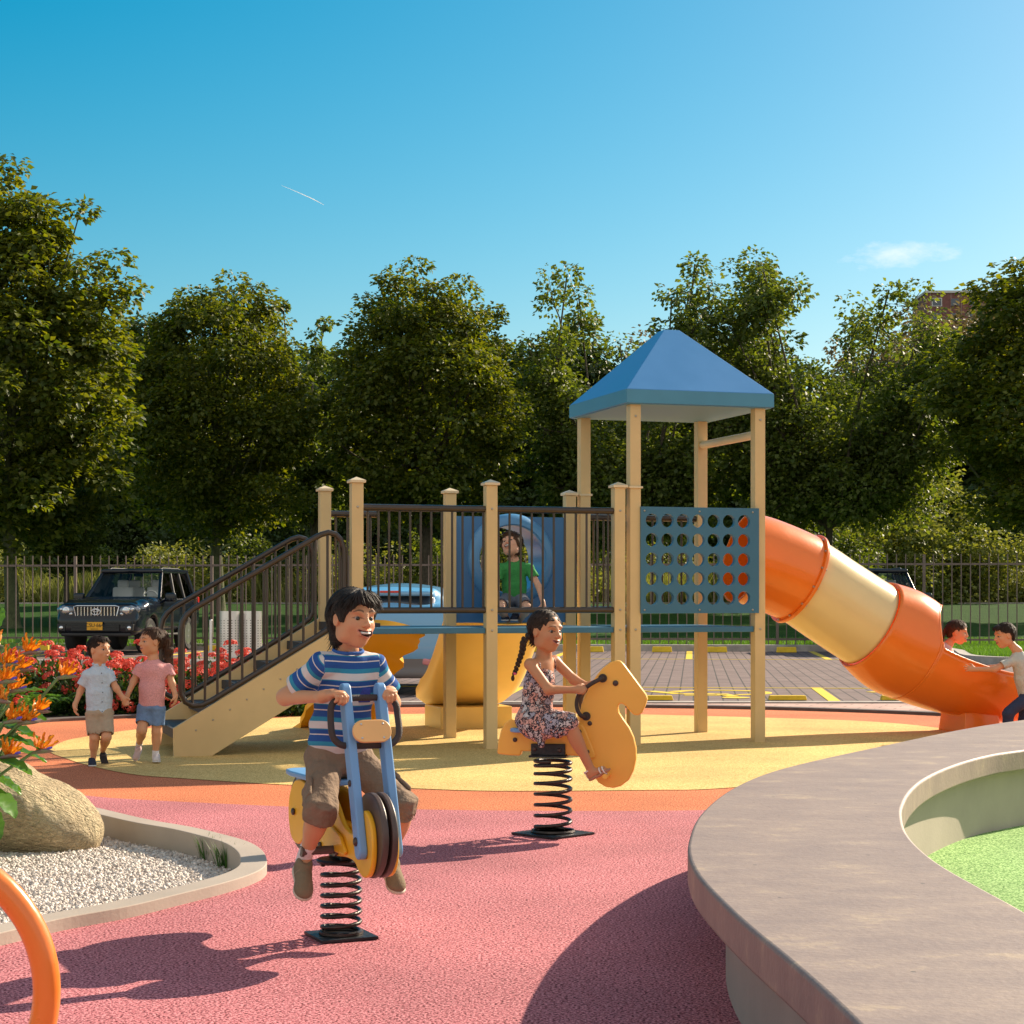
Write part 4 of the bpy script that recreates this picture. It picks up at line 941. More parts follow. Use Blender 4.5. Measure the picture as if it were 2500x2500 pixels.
# tall shrubs on the right
H1 = bush('tall_shrub', 111, 3.1, 5.6, .22, lm_bush, ncl=150, per=70); put(H1, X(1655, 84), 84, label='tall yellow green shrub right of the airy tree trunk', cat='shrub', group='tall shrubs at the right')
H2 = bush('tall_shrub', 115, 2.6, 4.2, .20, lm_open, ncl=120, per=70); put(H2, X(1600, 78), 78, s=.8, label='grey green shrub beside the airy tree trunk above the slide', cat='shrub', group='tall shrubs at the right')
H3 = copy_tree(H1); put(H3, X(1790, 86), 86, rz=2, s=.95, label='tall shrub half hidden by the right edge maple', cat='shrub', group='tall shrubs at the right')
H4 = copy_tree(H2); put(H4, X(1480, 88), 88, rz=3, s=.9, label='grey green shrub just right of the tower', cat='shrub', group='tall shrubs at the right')
# trees up the hill at the right below the brick block
for i, (D_, Y_, zt_, s_) in enumerate([(1795, 150, 595, 1.35), (1720, 165, 640, 1.3), (1860, 158, 600, 1.3), (1640, 170, 655, 1.3), (1250, 175, 650, 1.3), (1010, 180, 665, 1.3), (1370, 165, 640, 1.3)]):
    if i == 0: o = bush('hill_tree', 131, 4.2, 6.5, .34, lm_brn, ncl=120, per=60); hb = o
    else: o = copy_tree(hb)
    zt2 = ZZp(zt_, Y_) - 6.5 * s_; put(o, X(D_, Y_), Y_, z=zt2, rz=i * 1.3, s=s_, label='brownish tree crown on the hill ' + ['under the red brick block', 'left of the red brick block', 'right of the red brick block', 'beyond the airy tree', 'beyond the blue roof', 'far behind the dark maple', 'beyond the gap right of the roof'][i], cat='tree', group='hillside trees')
    # the hill crown stands on its own tall trunk
    mb = MB(); mb.cyl((0, 0, -14), (0, 0, .6), .35, 8, .25)
    if i == 0: hb_t = mb.build('trunk', m_bark, o, smooth=60)
# brick apartment block on the hill
m_brk = brickmat('red_brick', (.20, .085, .075), (.25, .11, .095), (.35, .28, .24), 2.2, .8, ms=.06); m_win = P('window_glass', (.05, .06, .08), .1, spec=.8); m_wh = P('white_render', (.62, .60, .58), .7)
bY = 400; bx0, bx1 = X(1750, bY), X(1960, bY); bz1 = ZZp(547, bY); b_ = empty('apartment_block', ((bx0 + bx1) / 2, bY + 8, bz1 - 22)); tag(b_, 'red brick apartment block on the hilltop at the far right', 'building')
mb = MB(); mb.box((0, 0, 10.8), (bx1 - bx0, 14, 21.6)); mb.build('wall', m_brk, b_)
mb = MB(); mb.box((0, 0, 21.8), (bx1 - bx0 + .6, 14.6, .5)); mb.build('roof', m_wh, b_)
for r_ in range(6):
    for c_ in range(6):
        xx = -(bx1 - bx0) / 2 + 2.2 + c_ * (bx1 - bx0 - 4) / 5; zz = 19.6 - r_ * 3.1
        f = MB(); f.box((xx, -7.03, zz), (2.2, .12, 1.8)); wn = f.build('window', m_wh if (c_ + r_) % 3 == 0 else m_brk, b_); g = MB(); g.box((xx, -7.1, zz), (1.8, .05, 1.5)); g.build('pane', m_win, wn)
# low white houses glimpsed on the ridge
for i, (D_, zt_) in enumerate([(1418, 640), (1450, 646), (1250, 650)]):
    Y_ = 420; h_ = empty('house', (X(D_, Y_), Y_, ZZp(zt_, Y_) - 7)); tag(h_, ['small white house on the ridge, right of the blue roof peak', 'small white house on the ridge, farther right of the blue roof peak', 'small white house on the ridge behind the blue roof peak'][i], 'house', 'ridge houses')
    mb = MB(); mb.box((0, 0, 3), (4, 4, 6)); mb.build('wall', m_wh, h_); mb = MB(); mb.box((0, 0, 6.2), (4.6, 4.6, .4)); mb.build('roof', m_brk, h_); mb = MB(); mb.box((0, -2.05, 4.5), (1.4, .1, 1.4)); mb.build('window', m_win, h_)
# contrail high in the sky
mc = bpy.data.materials.new('vapour'); mc.use_nodes = True; t_ = mc.node_tree; t_.nodes['Principled BSDF'].inputs['Base Color'].default_value = (.9, .92, .95, 1); t_.nodes['Principled BSDF'].inputs['Roughness'].default_value = 1; t_.nodes['Principled BSDF'].inputs['Alpha'].default_value = .55
mb = MB(); Yc = 3000; mb.tube([(X(530, Yc), Yc, ZZp(349, Yc)), (X(560, Yc), Yc, ZZp(361.5, Yc)), (X(590, Yc), Yc, ZZp(375, Yc)), (X(611, Yc), Yc, ZZp(386, Yc))], [.1, .35, .6, .2], 6); tag(mb.build('contrail', leafmat('vapour_trail', (.9, .9, .9), (.9, .9, .9), trans=.75, tcol=(1, 1, 1))), kind='structure')
# far path edge behind the lawn
mb = MB(); ribbon([(-40, 83), (40, 83)], [(-40, 84.6), (40, 84.6)], .6, 1.10, mb); tag(mb.build('far_path', m_kerb), kind='structure')
# tall grass in front of the hedge
def grass(name, n, x0, x1, y0, y1, zf, h0, h1, wd, m, poly=None):
    rg = np.random.default_rng(n); x = rg.uniform(x0, x1, n); y = rg.uniform(y0, y1, n)
    if poly is not None: k = inside(poly, x, y); x, y = x[k], y[k]; n = len(x)
    z = zf(x, y); h = rg.uniform(h0, h1, n); a = rg.uniform(0, 6.28, n); lean = rg.normal(0, .3, (n, 2)) * h[:, None]
    bx, by = np.cos(a) * wd / 2, np.sin(a) * wd / 2
    V = np.stack([np.stack([x - bx, y - by, z], 1), np.stack([x + bx, y + by, z], 1), np.stack([x + lean[:, 0], y + lean[:, 1], z + h], 1)], 1).reshape(-1, 3)
    o = link(name, np_mesh(name, V, np.arange(3 * n).reshape(-1, 3)), m); tag(o, kind='stuff'); return o
lm_tallg = leafmat('tall_grass', (.16, .19, .04), (.36, .36, .12), trans=.4, tcol=(1.4, 1.4, .6))
lm_lawn = leafmat('lawn_blade', (.06, .14, .015), (.14, .27, .04), trans=.35, tcol=(1.6, 1.6, .5))
grass('tall_grass', 26000, -26, 26, 84.6, 88, lambda x, y: terr(x, y) , .5, 1.7, .06, lm_tallg)
grass('lawn_grass', 50000, 8.5, 16, 36.3, 45.5, lambda x, y: np.full_like(x, .13), .05, .12, .02, lm_lawn, poly=isl_in + [(20, 45)])
grass('lawn_grass', 60000, -19, 17, 47.6, 52.5, lambda x, y: np.where(y < 49.5, .09, .09) + 0 * x, .06, .16, .03, lm_lawn)
# ---------------------------------------------------------------- fence
m_fence = P('brown_fence_paint', (.16, .12, .105), .5, metal=.2, var=.1, vs=3)
fr_ = empty('fence', (*pk(0, .75), .1), PK); tag(fr_, 'brown metal picket fence along the far side of the car park', 'fence')
nb = 7; bay = 3.6; u0 = -bay * 5 - .62
for i in range(11):
    ua = u0 + bay * i; mb = MB(); mb.box((ua, 0, 1.13), (.07, .07, 2.3)); mb.build('post', m_fence, fr_)
    if i < 10:
        mb = MB(); mb.box((ua + bay / 2, .0, 2.04), (bay - .07, .045, .05)); mb.build('rail', m_fence, fr_)
        mb = MB(); mb.box((ua + bay / 2, .0, .17), (bay - .07, .045, .05)); mb.build('rail', m_fence, fr_)
        for k in range(1, 16):
            mb = MB(); mb.box((ua + bay * k / 16, -.03, 1.14), (.026, .016, 2.3)); 
            if k == 1: pk_mb = MB()
            pk_mb.box((ua + bay * k / 16, -.033, 1.14), (.026, .018, 2.3))
        pk_mb.build('picket_panel', m_fence, fr_)
# wheel stops
m_stop = P('yellow_stop', (.80, .53, .02), .5, var=.1, vs=9, bump=.2, bs=60)
k_ = 0; first = None
def stop(x, y, rz, sz=1., lab=''):
    global first
    if first is None:
        first = MB().box((0, 0, .06), (.49, .14, .12), taper=.93).build('wheel_stop', m_stop, None, bevel=.01); o = first
    else: o = first.copy(); col.objects.link(o)
    o.location = (x, y, -.008); o.rotation_euler = (0, 0, rz); o.scale = (1, 1, sz); tag(o, lab, 'wheel stop', 'yellow wheel stops in the car park'); return o
fl = {-3: 'far row stop just right of the bins', -2: 'far row stop hidden behind the bridge deck', -1: 'far row stop behind the bridge posts', 0: 'far row stop left of the tower', 1: 'far row stop right of the tower'}
far = [(-13.4, 'at the left edge behind the red flowers'), (-11.8, 'left of the black car'), (-10.3, 'under the black car, left one'), (-8.9, 'under the black car between its wheels'), (-7.35, 'just right of the black car rear wheel'), (-5.9, 'behind the perforated bins'), (-4.3, 'behind the stair railing'), (-2.6, 'behind the striped boy'), (-1.1, 'behind the railed bridge'), (.6, 'behind the braided girl'), (1.98, 'just left of the tower front post'), (3.63, 'between the front tower posts, nearer the left'), (4.95, 'between the front tower posts, nearer the right'), (6.6, 'right of the tower under the slide'), (7.9, 'behind the cream tube section')]
for x, l in far:
    p = pk(x / math.cos(PK), -1.05); stop(x, 46.9 + TK * x - .95, PK, 1.1, 'yellow wheel stop of the far row ' + l)
for x, l in [(-2.2, 'behind the cream slide'), (1.82, 'below the horse head'), (3.53, 'beside the right tower post'), (4.97, 'under the orange chute'), (6.7, 'behind the slide foot')]: stop(x, 24.15, 0, .5, 'yellow wheel stop of the near row ' + l)
# ================================================================ SPRING TOYS
m_spring = P('spring_steel', (.055, .045, .04), .38, metal=.75, var=.35, vs=14, bump=.25, bs=90)
m_plate = P('black_plate', (.028, .030, .034), .45, metal=.6, var=.4, vs=12, bump=.2, bs=60)
m_blueb = P('blue_hdpe', (.16, .34, .62), .4, var=.05, vs=4, bump=.04, bs=200)
m_yhd = P('yellow_hdpe', (.86, .45, .02), .36, var=.05, vs=4, bump=.05, bs=160)
m_bhd = P('brown_hdpe', (.085, .055, .045), .42, var=.1, vs=6, bump=.05, bs=160)
m_grip = P('grip_rubber', (.05, .032, .028), .6, bump=.9, bs=260)
m_peach = P('peach_hdpe', (.88, .50, .19), .42, var=.03, vs=4)
m_bolt = P('bolt_cap', (.07, .045, .04), .35, metal=.3)
m_screw = P('steel_screw', (.62, .60, .58), .3, metal=.8)
m_horse = P('horse_hdpe', (.90, .46, .075), .36, var=.03, vs=3, bump=.05, bs=160)
def hedge(poly, y0, y1, name, m, parent, bev=.006, seg=3):
    """extruded plate in local x,z with rounded edges"""
    mb = MB(); mb.prism(poly, y0, y1, axis='y'); return mb.build(name, m, parent, smooth=35, bevel=bev, seg=seg)
def bolt(x, y, z, r, parent, out=-1, m=None):
    mb = MB(); mb.ell((x, y, z), (r, r * .55, r), nu=14, nv=8); return mb.build('bolt', m or m_bolt, parent, smooth=180)
def spring(parent, r, wire, h, turns, z0, dense=0):
    pts = []; n = int(turns * 26)
    for i in range(n + 1):
        t = i / n; zz = z0 + wire + h * (t ** (1.0 if not dense else 1.0) if not dense else (t + dense * math.sin(math.pi * 2 * t) / 6.283) if False else 1 - (1 - t) ** 1.0)
        if dense: zz = z0 + wire + h * (1 - (1 - t) ** .72 if False else (1.18 * t - .18 * t ** 6))
        a = 2 * math.pi * turns * t + 1.0; q = 1.12 if t < 1.2 / turns * .8 and not dense else 1
        pts.append((r * math.cos(a), r * math.sin(a), zz))
    mb = MB(); mb.tube(pts, wire, 8); return mb.build('spring', m_spring, parent, smooth=70)
# ---- motorcycle (heading along local +x)
HD = math.atan2(-.914, .405)
mt = empty('spring_motorcycle', (-.655, 7.22, 0), HD); tag(mt, 'yellow and blue motorcycle spring rider with brown disc wheels', 'spring rider')
mb = MB(); mb.box((0, 0, .008), (.225, .225, .012)); bp_ = mb.build('base_plate', m_plate, mt, bevel=.002)
mb = MB(); mb.lathe([(.078, .012), (.085, .016), (.085, .026), (.074, .03), (.070, .016)], n=32); mb.build('ring', m_spring, bp_, smooth=40)
spring(mt, .073, .0085, .262, 6.6, .012)
mb = MB(); mb.lathe([(.03, .287), (.092, .289), (.095, .297), (.09, .303), (.03, .31)], n=32); mb.build('top_disc', m_plate, mt, smooth=40)
mb = MB(); mb.box((0, 0, .335), (.15, .05, .07)); brk = mb.build('bracket', m_plate, mt, bevel=.004)
def disc(cx, cz, r, y0, y1, name, m, parent):
    c = MB(); c.prism([(cx + r * math.cos(a), cz + r * math.sin(a)) for a in np.linspace(0, 2 * math.pi, 49)[:-1]], y0, y1, axis='y'); return c.build(name, m, parent, smooth=35, bevel=.006, seg=3)
for (cx, nm) in ((.40, 'front'), (-.42, 'rear')):
    wz = .438
    for y0, y1 in ((-.030, -.006), (.006, .030)): disc(cx, wz, .155, y0, y1, 'wheel', m_bhd, mt)
# body: yellow side plates with lobes over both wheels
body = [(.40, .285), (.455, .30), (.49, .345), (.50, .41), (.485, .475), (.45, .515), (.41, .53), (.375, .51), (.33, .455), (.26, .43), (.17, .455), (.09, .52), (.02, .555), (-.12, .57), (-.26, .565), (-.36, .575), (-.44, .56), (-.50, .50), (-.515, .43), (-.495, .355), (-.45, .32), (-.38, .315), (-.30, .345), (-.18, .345), (-.08, .325), (.08, .325), (.20, .335), (.30, .33), (.35, .30)]
body = [tuple(p[:2]) for p in catmull([(a, b, 0) for a, b in body], 3, closed=True)]
for y0, y1 in ((-.052, -.031), (.031, .052)): hedge(body, y0, y1, 'body_plate', m_yhd, mt)
hedge([(.06, .44), (.18, .41), (.24, .36), (.22, .345), (.02, .345), (-.06, .38), (-.04, .43)], -.066, -.0525, 'knee_pad', m_yhd, mt, .005)
for x_, z_ in ((-.09, .345), (.05, .345)): bolt(x_, -.056, z_, .014, mt)
for x_, z_ in ((.40, .40), (-.43, .44)): bolt(x_, -.058, z_, .015, mt)
mb = MB(); mb.box((-.05, 0, .40), (.5, .05, .10)); mb.build('core_block', m_oyp if 'm_oyp' in globals() else m_yhd, mt, bevel=.005)
# seat
seat = [(-.50, -.04), (-.47, -.075), (-.38, -.09), (.03, -.085), (.08, -.05), (.08, .05), (.03, .085), (-.38, .09), (-.47, .075), (-.50, .04)]
mb = MB(); mb.prism(seat, .588, .610); mb.build('seat', m_blueb, mt, smooth=35, bevel=.006, seg=3)
mb = MB(); mb.box((-.40, 0, .575), (.06, .09, .03)); mb.build('seat_support', m_blueb, mt, bevel=.004)
# fork arms
def fork(y):
    a = np.array((.425, .385)); b = np.array((.245, .955)); d = nrm(b - a); n_ = np.array((-d[1], d[0])); w2 = .030; pts = []
    for k in range(9): t = math.pi * k / 8; pts.append(tuple(a - n_ * w2 * math.cos(t) * 1.0 - d * w2 * math.sin(t)))
    for k in range(9): t = math.pi * k / 8; pts.append(tuple(b + n_ * w2 * math.cos(t) + d * w2 * math.sin(t)))
    o = hedge(pts, y - .016, y + .016, 'fork_arm', m_blueb, mt, .006)
    return o
fk1 = fork(-.068); fk2 = fork(.020 + .048)
for t_ in (.06, .42): bolt(.425 + (.245 - .425) * t_ + (.0), -.085, .385 + (.955 - .385) * t_, .017 if t_ < .2 else .013, mt)
# handle loop
hx = .262
lp = [(.262, -.125, .905), (.268, -.131, .86), (.285, -.131, .80), (.292, -.115, .772), (.297, -.085, .758), (.298, 0, .756), (.297, .085, .758), (.292, .115, .772), (.285, .131, .80), (.268, .131, .86), (.262, .125, .905), (.258, .10, .925), (.256, .06, .93), (.256, 0, .93), (.256, -.06, .93), (.258, -.10, .925)]
mb = MB(); mb.tube(catmull(lp, 5, closed=True), .0125, 12, closed=True); mb.build('handlebar', m_grip, mt, smooth=70)
# number plate
def rrect(w_, h_, r, n=7):
    o = []
    for cx, cy, a0 in ((w_ / 2 - r, h_ / 2 - r, 0), (-w_ / 2 + r, h_ / 2 - r, 90), (-w_ / 2 + r, -h_ / 2 + r, 180), (w_ / 2 - r, -h_ / 2 + r, 270)):
        for k in range(n): a = R(a0 + 90 * k / (n - 1)); o.append((cx + r * math.cos(a), cy + r * math.sin(a)))
    return o
mb = MB(); mb.prism([(p[0], p[1]) for p in rrect(.148, .084, .040)], -.008, .008, axis='x'); pl = mb.build('front_plate', m_peach, mt, smooth=35, bevel=.003)
pl.location = (.350, 0, .812); pl.rotation_euler = (0, R(-16), 0)
for a, b in ((-.042, .026), (.042, .026), (-.042, -.026), (.042, -.026)):
    s_ = MB(); s_.ell((.009, a, b), (.002, .0045, .0045), nu=10, nv=6); s_.build('screw', m_screw, pl, smooth=180)
# foot pegs
mb = MB(); mb.cyl((.10, -.055, .352), (.10, -.19, .352), .016, 16); mb.cyl((.10, -.055, .352), (.10, -.064, .352), .026, 16); mb.cyl((.10, -.182, .352), (.10, -.192, .352), .021, 16); mb.build('foot_peg', m_bhd, mt, smooth=40)
mb = MB(); mb.cyl((.10, .055, .352), (.10, .19, .352), .016, 16); mb.cyl((.10, .055, .352), (.10, .064, .352), .026, 16); mb.cyl((.10, .182, .352), (.10, .192, .352), .021, 16); mb.build('foot_peg', m_bhd, mt, smooth=40)
# ---- horse (local +x to the right of the picture, slightly towards the camera)
HA = R(-11); hc = np.array((.225, 10.35, 0)); hr = empty('spring_horse', hc, HA); tag(hr, 'peach yellow horse shaped spring rider on a black coil spring', 'spring rider')
mb = MB(); mb.box((0, 0, .008), (.325, .325, .012), rot=Matrix.Rotation(R(45) - HA, 3, 'Z')); bp_ = mb.build('base_plate', m_plate, hr, bevel=.002)
mb = MB(); mb.lathe([(.115, .012), (.122, .02), (.118, .03), (.108, .026), (.108, .014)], n=36); mb.build('ring', m_spring, bp_, smooth=40)
spring(hr, .098, .0105, .385, 7.6, .012, dense=1)
kx = 10.35 / 4600 / 2.973
def hp(x, y): return ((x - 500) * kx / math.cos(HA), EYE - ((1450 + y / 2.973) - 1460) * 10.35 / 4600)
hcont = [(202, 908), (160, 940), (128, 990), (108, 1070), (100, 1155), (104, 1165), (180, 1174), (262, 1176), (272, 1165), (276, 1142), (330, 1142), (420, 1148), (520, 1160), (620, 1168), (700, 1172), (745, 1190), (775, 1235), (790, 1300), (830, 1360), (880, 1390), (935, 1398), (990, 1384), (1045, 1340), (1080, 1270), (1098, 1190), (1098, 1110), (1080, 1030), (1048, 960), (1005, 900), (975, 855), (968, 815), (978, 792), (1000, 788), (1025, 806), (1055, 842), (1085, 870), (1115, 872), (1140, 855), (1162, 805), (1178, 755), (1168, 722), (1120, 655), (1065, 580), (1010, 505), (985, 483), (960, 478), (915, 490), (860, 535), (815, 590), (775, 655), (735, 735), (708, 800), (695, 870), (688, 940), (672, 990), (600, 1002), (450, 1005), (300, 1005), (268, 995), (255, 950), (232, 920)]
hcont = [hp(*p) for p in hcont]
hb_ = hedge(hcont, -.024, .024, 'horse_body', m_horse, hr, .012, 4)
kn = [(690, 950), (702, 938), (720, 942), (745, 990), (790, 1100), (812, 1160), (806, 1182), (780, 1188), (745, 1180), (720, 1120)]
hedge([hp(*p) for p in kn], -.042, -.024, 'knee_pad', m_horse, hr, .008, 3)
st = [hp(x, 0)[0] for x in (205, 590)]; zz_ = hp(0, 988)[1]
mb = MB(); mb.prism([(st[0], -.06), (st[0] + .03, -.10), (st[1] - .05, -.09), (st[1], -.05), (st[1], .05), (st[1] - .05, .09), (st[0] + .03, .10), (st[0], .06)], zz_ - .010, zz_ + .012); mb.build('seat', m_blueb, hr, smooth=35, bevel=.006)
a_ = hp(350, 1085); b__ = hp(596, 1168); mb = MB(); mb.box(((a_[0] + b__[0]) / 2, -.034, (a_[1] + b__[1]) / 2), (b__[0] - a_[0], .018, a_[1] - b__[1])); mb.box(((a_[0] + b__[0]) / 2, 0, b__[1] - .006), (b__[0] - a_[0] + .02, .12, .012)); mb.build('bracket', m_plate, hr, bevel=.003)
for x, y in ((378, 1122), (557, 1130)): q = hp(x, y); bolt(q[0], -.046, q[1], .012, hr)
for x, y, r_ in ((231, 1060, .013), (954, 642, .016), (770, 934, .013), (700, 993, .012), (755, 1138, .013)): q = hp(x, y); bolt(q[0], -.027 if x not in (700, 755) else -.045, q[1], r_, hr)
for sgn in (-1, 1):
    P0 = hp(863, 607); P1 = hp(745, 882); q = [hp(*p) for p in ((800, 640), (745, 680), (700, 730), (686, 790), (695, 840), (715, 872))]
    path = [(P0[0], sgn * .02, P0[1]), (P0[0] - .005, sgn * .055, P0[1] - .002)] + [(c[0], sgn * .075, c[1]) for c in q] + [(P1[0] - .01, sgn * .055, P1[1]), (P1[0], sgn * .02, P1[1])]
    mb = MB(); mb.tube(catmull(path, 5), .0115, 12); mb.build('handle', m_grip, hr, smooth=70)
    for q_ in (P0, P1): mb = MB(); mb.cyl((q_[0], sgn * .024, q_[1]), (q_[0], sgn * .034, q_[1]), .024, 20); mb.build('washer', m_grip, hr, smooth=40)
mb = MB(); q = hp(900, 1300); mb.cyl((q[0], -.15, q[1]), (q[0], .15, q[1]), .014, 14); mb.build('foot_bar', m_horse, hr, smooth=40)
# ---- orange hoop at the lower left, very near
m_hoop = P('orange_hoop_paint', (.86, .22, .03), .28, var=.03, vs=3, coat=.3, bump=.02, bs=40)
hc_ = (-1.495, 4.6, .335); ho = MB(); ho.tube([(.352 * math.cos(a), 0, .352 * math.sin(a)) for a in np.linspace(0, 2 * math.pi, 73)[:-1]], .034, 20, closed=True); hoo = ho.build('play_hoop', m_hoop, None, smooth=80); hoo.location = hc_; hoo.rotation_euler = (0, 0, R(6)); tag(hoo, 'glossy orange hoop standing on the pink rubber at the lower left', 'play hoop')
# ================================================================ PEOPLE
m_skin = attrmat('skin', .48, sub=.12, spec=.35, bump=.06, bs=260)
m_eye = attrmat('eye', .12, spec=.6)
m_teeth = P('teeth', (.92, .88, .82), .25)
def hairmat(name, c, c2):
    m = P(name, c, .6, spec=.22); t = m.node_tree; b = t.nodes['Principled BSDF']; tc = t.nodes.new('ShaderNodeTexCoord'); mp = t.nodes.new('ShaderNodeMapping'); mp.inputs['Scale'].default_value = (1, 1, .22)
    t.links.new(tc.outputs['Object'], mp.inputs['Vector']); n = t.nodes.new('ShaderNodeTexNoise'); n.inputs['Scale'].default_value = 260; n.inputs['Detail'].default_value = 3; n.inputs['Distortion'].default_value = 1.0; t.links.new(mp.outputs[0], n.inputs['Vector'])
    r = t.nodes.new('ShaderNodeValToRGB'); r.color_ramp.elements[0].position = .35; r.color_ramp.elements[1].position = .7; r.color_ramp.elements[0].color = (*c, 1); r.color_ramp.elements[1].color = (*c2, 1); t.links.new(n.outputs[0], r.inputs[0]); t.links.new(r.outputs[0], b.inputs['Base Color'])
    bp = t.nodes.new('ShaderNodeBump'); bp.inputs['Strength'].default_value = .6; bp.inputs['Distance'].default_value = .004; t.links.new(n.outputs[0], bp.inputs['Height']); t.links.new(bp.outputs[0], b.inputs['Normal']); return m
m_hair_k = hairmat('black_hair', (.012, .009, .008), (.045, .034, .028)); m_hair_b = hairmat('brown_hair', (.045, .022, .013), (.11, .058, .034)); m_hair_d = hairmat('dark_hair', (.020, .012, .009), (.06, .036, .025))
def cloth(name, c, var=.06, vs=30, bump=.35, bs=40, rough=.85): return P(name, c, rough, var=var, vs=vs, bump=bump, bs=bs, spec=.2)
def head_ops(F, C, M, H, mouth='smile', neck=None, nr=.036, nk=.07):
    L = lambda x, y, z: C + H * (M @ np.array((x, y, z)))
    E = lambda c, r, k, sub=False: F.ell(L(*c), np.array(r) * H, M, k * H, sub)
    E((0, -.06, .12), (.335, .40, .365), .05); E((0, .07, -.13), (.262, .285, .33), .14); E((0, .19, -.385), (.105, .11, .085), .12)
    for s in (-1, 1):
        E((s * .15, .19, -.12), (.11, .12, .10), .10); E((s * .20, .0, -.28), (.085, .15, .12), .12)
        E((s * .13, .285, .125), (.10, .055, .035), .06)
    E((0, .225, -.235), (.15, .14, .12), .08)
    F.cap(L(0, .335, .06), L(0, .415, -.085), .026 * H, .042 * H, .05 * H); E((0, .395, -.10), (.062, .052, .04), .035)
    for s in (-1, 1): E((s * .052, .37, -.108), (.032, .036, .028), .025)
    for s in (-1, 1):
        E((s * .135, .345, .018), (.075, .045, .045), .04, True)           # sockets
        E((s * .137, .322, .004), (.056, .05, .0145 if mouth != 'laugh' else .012), .012, True)
        E((s * .335, -.03, -.03), (.035, .075, .115), .03); E((s * .372, -.005, -.025), (.02, .042, .07), .02, True)
    if mouth == 'smile':
        pts = [(-.128, .352, -.190), (-.08, .39, -.230), (0, .412, -.250), (.08, .39, -.230), (.128, .352, -.190)]; rr = [.012, .034, .046, .034, .012]
    elif mouth == 'laugh':
        pts = [(-.10, .37, -.20), (-.05, .41, -.25), (0, .42, -.265), (.05, .41, -.25), (.10, .37, -.20)]; rr = [.018, .05, .062, .05, .018]
    elif mouth == 'grin':
        pts = [(-.112, .355, -.200), (-.06, .392, -.228), (0, .408, -.238), (.06, .392, -.228), (.112, .355, -.200)]; rr = [.008, .020, .026, .020, .008]
    elif mouth == 'soft':
        pts = [(-.095, .36, -.215), (-.05, .395, -.232), (0, .41, -.238), (.05, .395, -.232), (.095, .36, -.215)]; rr = [.006, .014, .018, .014, .006]
    else: pts = [(-.08, .38, -.222), (0, .41, -.232), (.08, .38, -.222)]; rr = [.007, .010, .007]
    # lips: a soft ridge round the opening
    for a, b, r0, r1 in zip(pts[:-1], pts[1:], rr[:-1], rr[1:]):
        a_, b_ = (a[0], a[1] - .04, a[2]), (b[0], b[1] - .04, b[2]); F.cap(L(*a_), L(*b_), (r0 + .020) * H, (r1 + .020) * H, .03 * H)
    for a, b, r0, r1 in zip(pts[:-1], pts[1:], rr[:-1], rr[1:]): F.cap(L(*a), L(*b), r0 * H, r1 * H, .006 * H, True); mouth in ('smile', 'laugh', 'grin') and F.cap(L(a[0], a[1] - .06, a[2]), L(b[0], b[1] - .06, b[2]), r0 * H, r1 * H, .006 * H, True)
    if neck is not None: F.cap(L(0, -.10, -.22), neck, nr, nr * 1.1, nk * H)
    return pts, rr
def seg_dist(q, a, b):
    a = np.array(a); b = np.array(b); d = b - a; t = np.clip(((q - a) @ d) / (d @ d), 0, 1); return np.linalg.norm(q - a - t[:, None] * d, axis=1), t
def head_color(V, C, M, H, skin, pts, rr, brow=(.03, .018, .012), blush=(.62, .22, .16)):
    q = ((V - C) @ M) / H; c = np.tile(np.array(skin), (len(V), 1)); near = np.linalg.norm(q, axis=1) < .75
    def mixc(m, colr): c[:] = c * (1 - m[:, None]) + np.array(colr) * m[:, None]
    for s in (-1, 1):
        d = np.linalg.norm((q - np.array((s * .18, .27, -.12))) / np.array((.12, .14, .11)), axis=1); mixc(near * .38 * np.clip(1 - d, 0, 1), blush)
    d = np.linalg.norm((q - np.array((0, .42, -.10))) / .08, axis=1); mixc(near * .25 * np.clip(1 - d, 0, 1), blush)
    f = near & (q[:, 1] > .12)
    for s in (-1, 1):
        x = q[:, 0] * s; t = (x - .05) / .18; arch = .122 + .028 * np.sin(np.clip(t, 0, 1) * math.pi * .95) - .012 * np.clip(t, 0, 1); th = .017 * (1 - .5 * np.clip(t, 0, 1))
        m = f * (t > 0) * (t < 1) * np.clip(1.4 - np.abs(q[:, 2] - arch) / th, 0, 1); mixc(np.clip(m, 0, .78), brow)
        e = np.abs(np.linalg.norm(np.stack([(x - .137) / .072, (q[:, 2] - .004) / .028], 1), axis=1) - 1) ; m = f * (q[:, 2] > .004) * np.clip(1.2 - e / .33, 0, 1); mixc(np.clip(m * .75, 0, .75), brow)
    D = np.full(len(V), 9.); RR = np.zeros(len(V))
    for a, b, r0, r1 in zip(pts[:-1], pts[1:], rr[:-1], rr[1:]):
        d, t = seg_dist(q * np.array((1, .35, 1)), np.array(a) * np.array((1, .35, 1)), np.array(b) * np.array((1, .35, 1))); r = r0 + (r1 - r0) * t; u = d - r; k = u < D; D = np.where(k, u, D)
    lip = f * np.clip(1 - (D - .012) / .016, 0, 1) * (q[:, 1] > .2); mixc(lip * .75, (.50, .155, .13))
    D2 = np.full(len(V), 9.)
    for a, b, r0, r1 in zip(pts[:-1], pts[1:], rr[:-1], rr[1:]):
        for off in (0, -.06):
            d, t = seg_dist(q, (a[0], a[1] + off, a[2]), (b[0], b[1] + off, b[2])); D2 = np.minimum(D2, d - (r0 + (r1 - r0) * t))
    mixc(f * np.clip(1 - np.abs(D2) / .008, 0, 1) * (D2 < .008), (.09, .018, .016)); return c
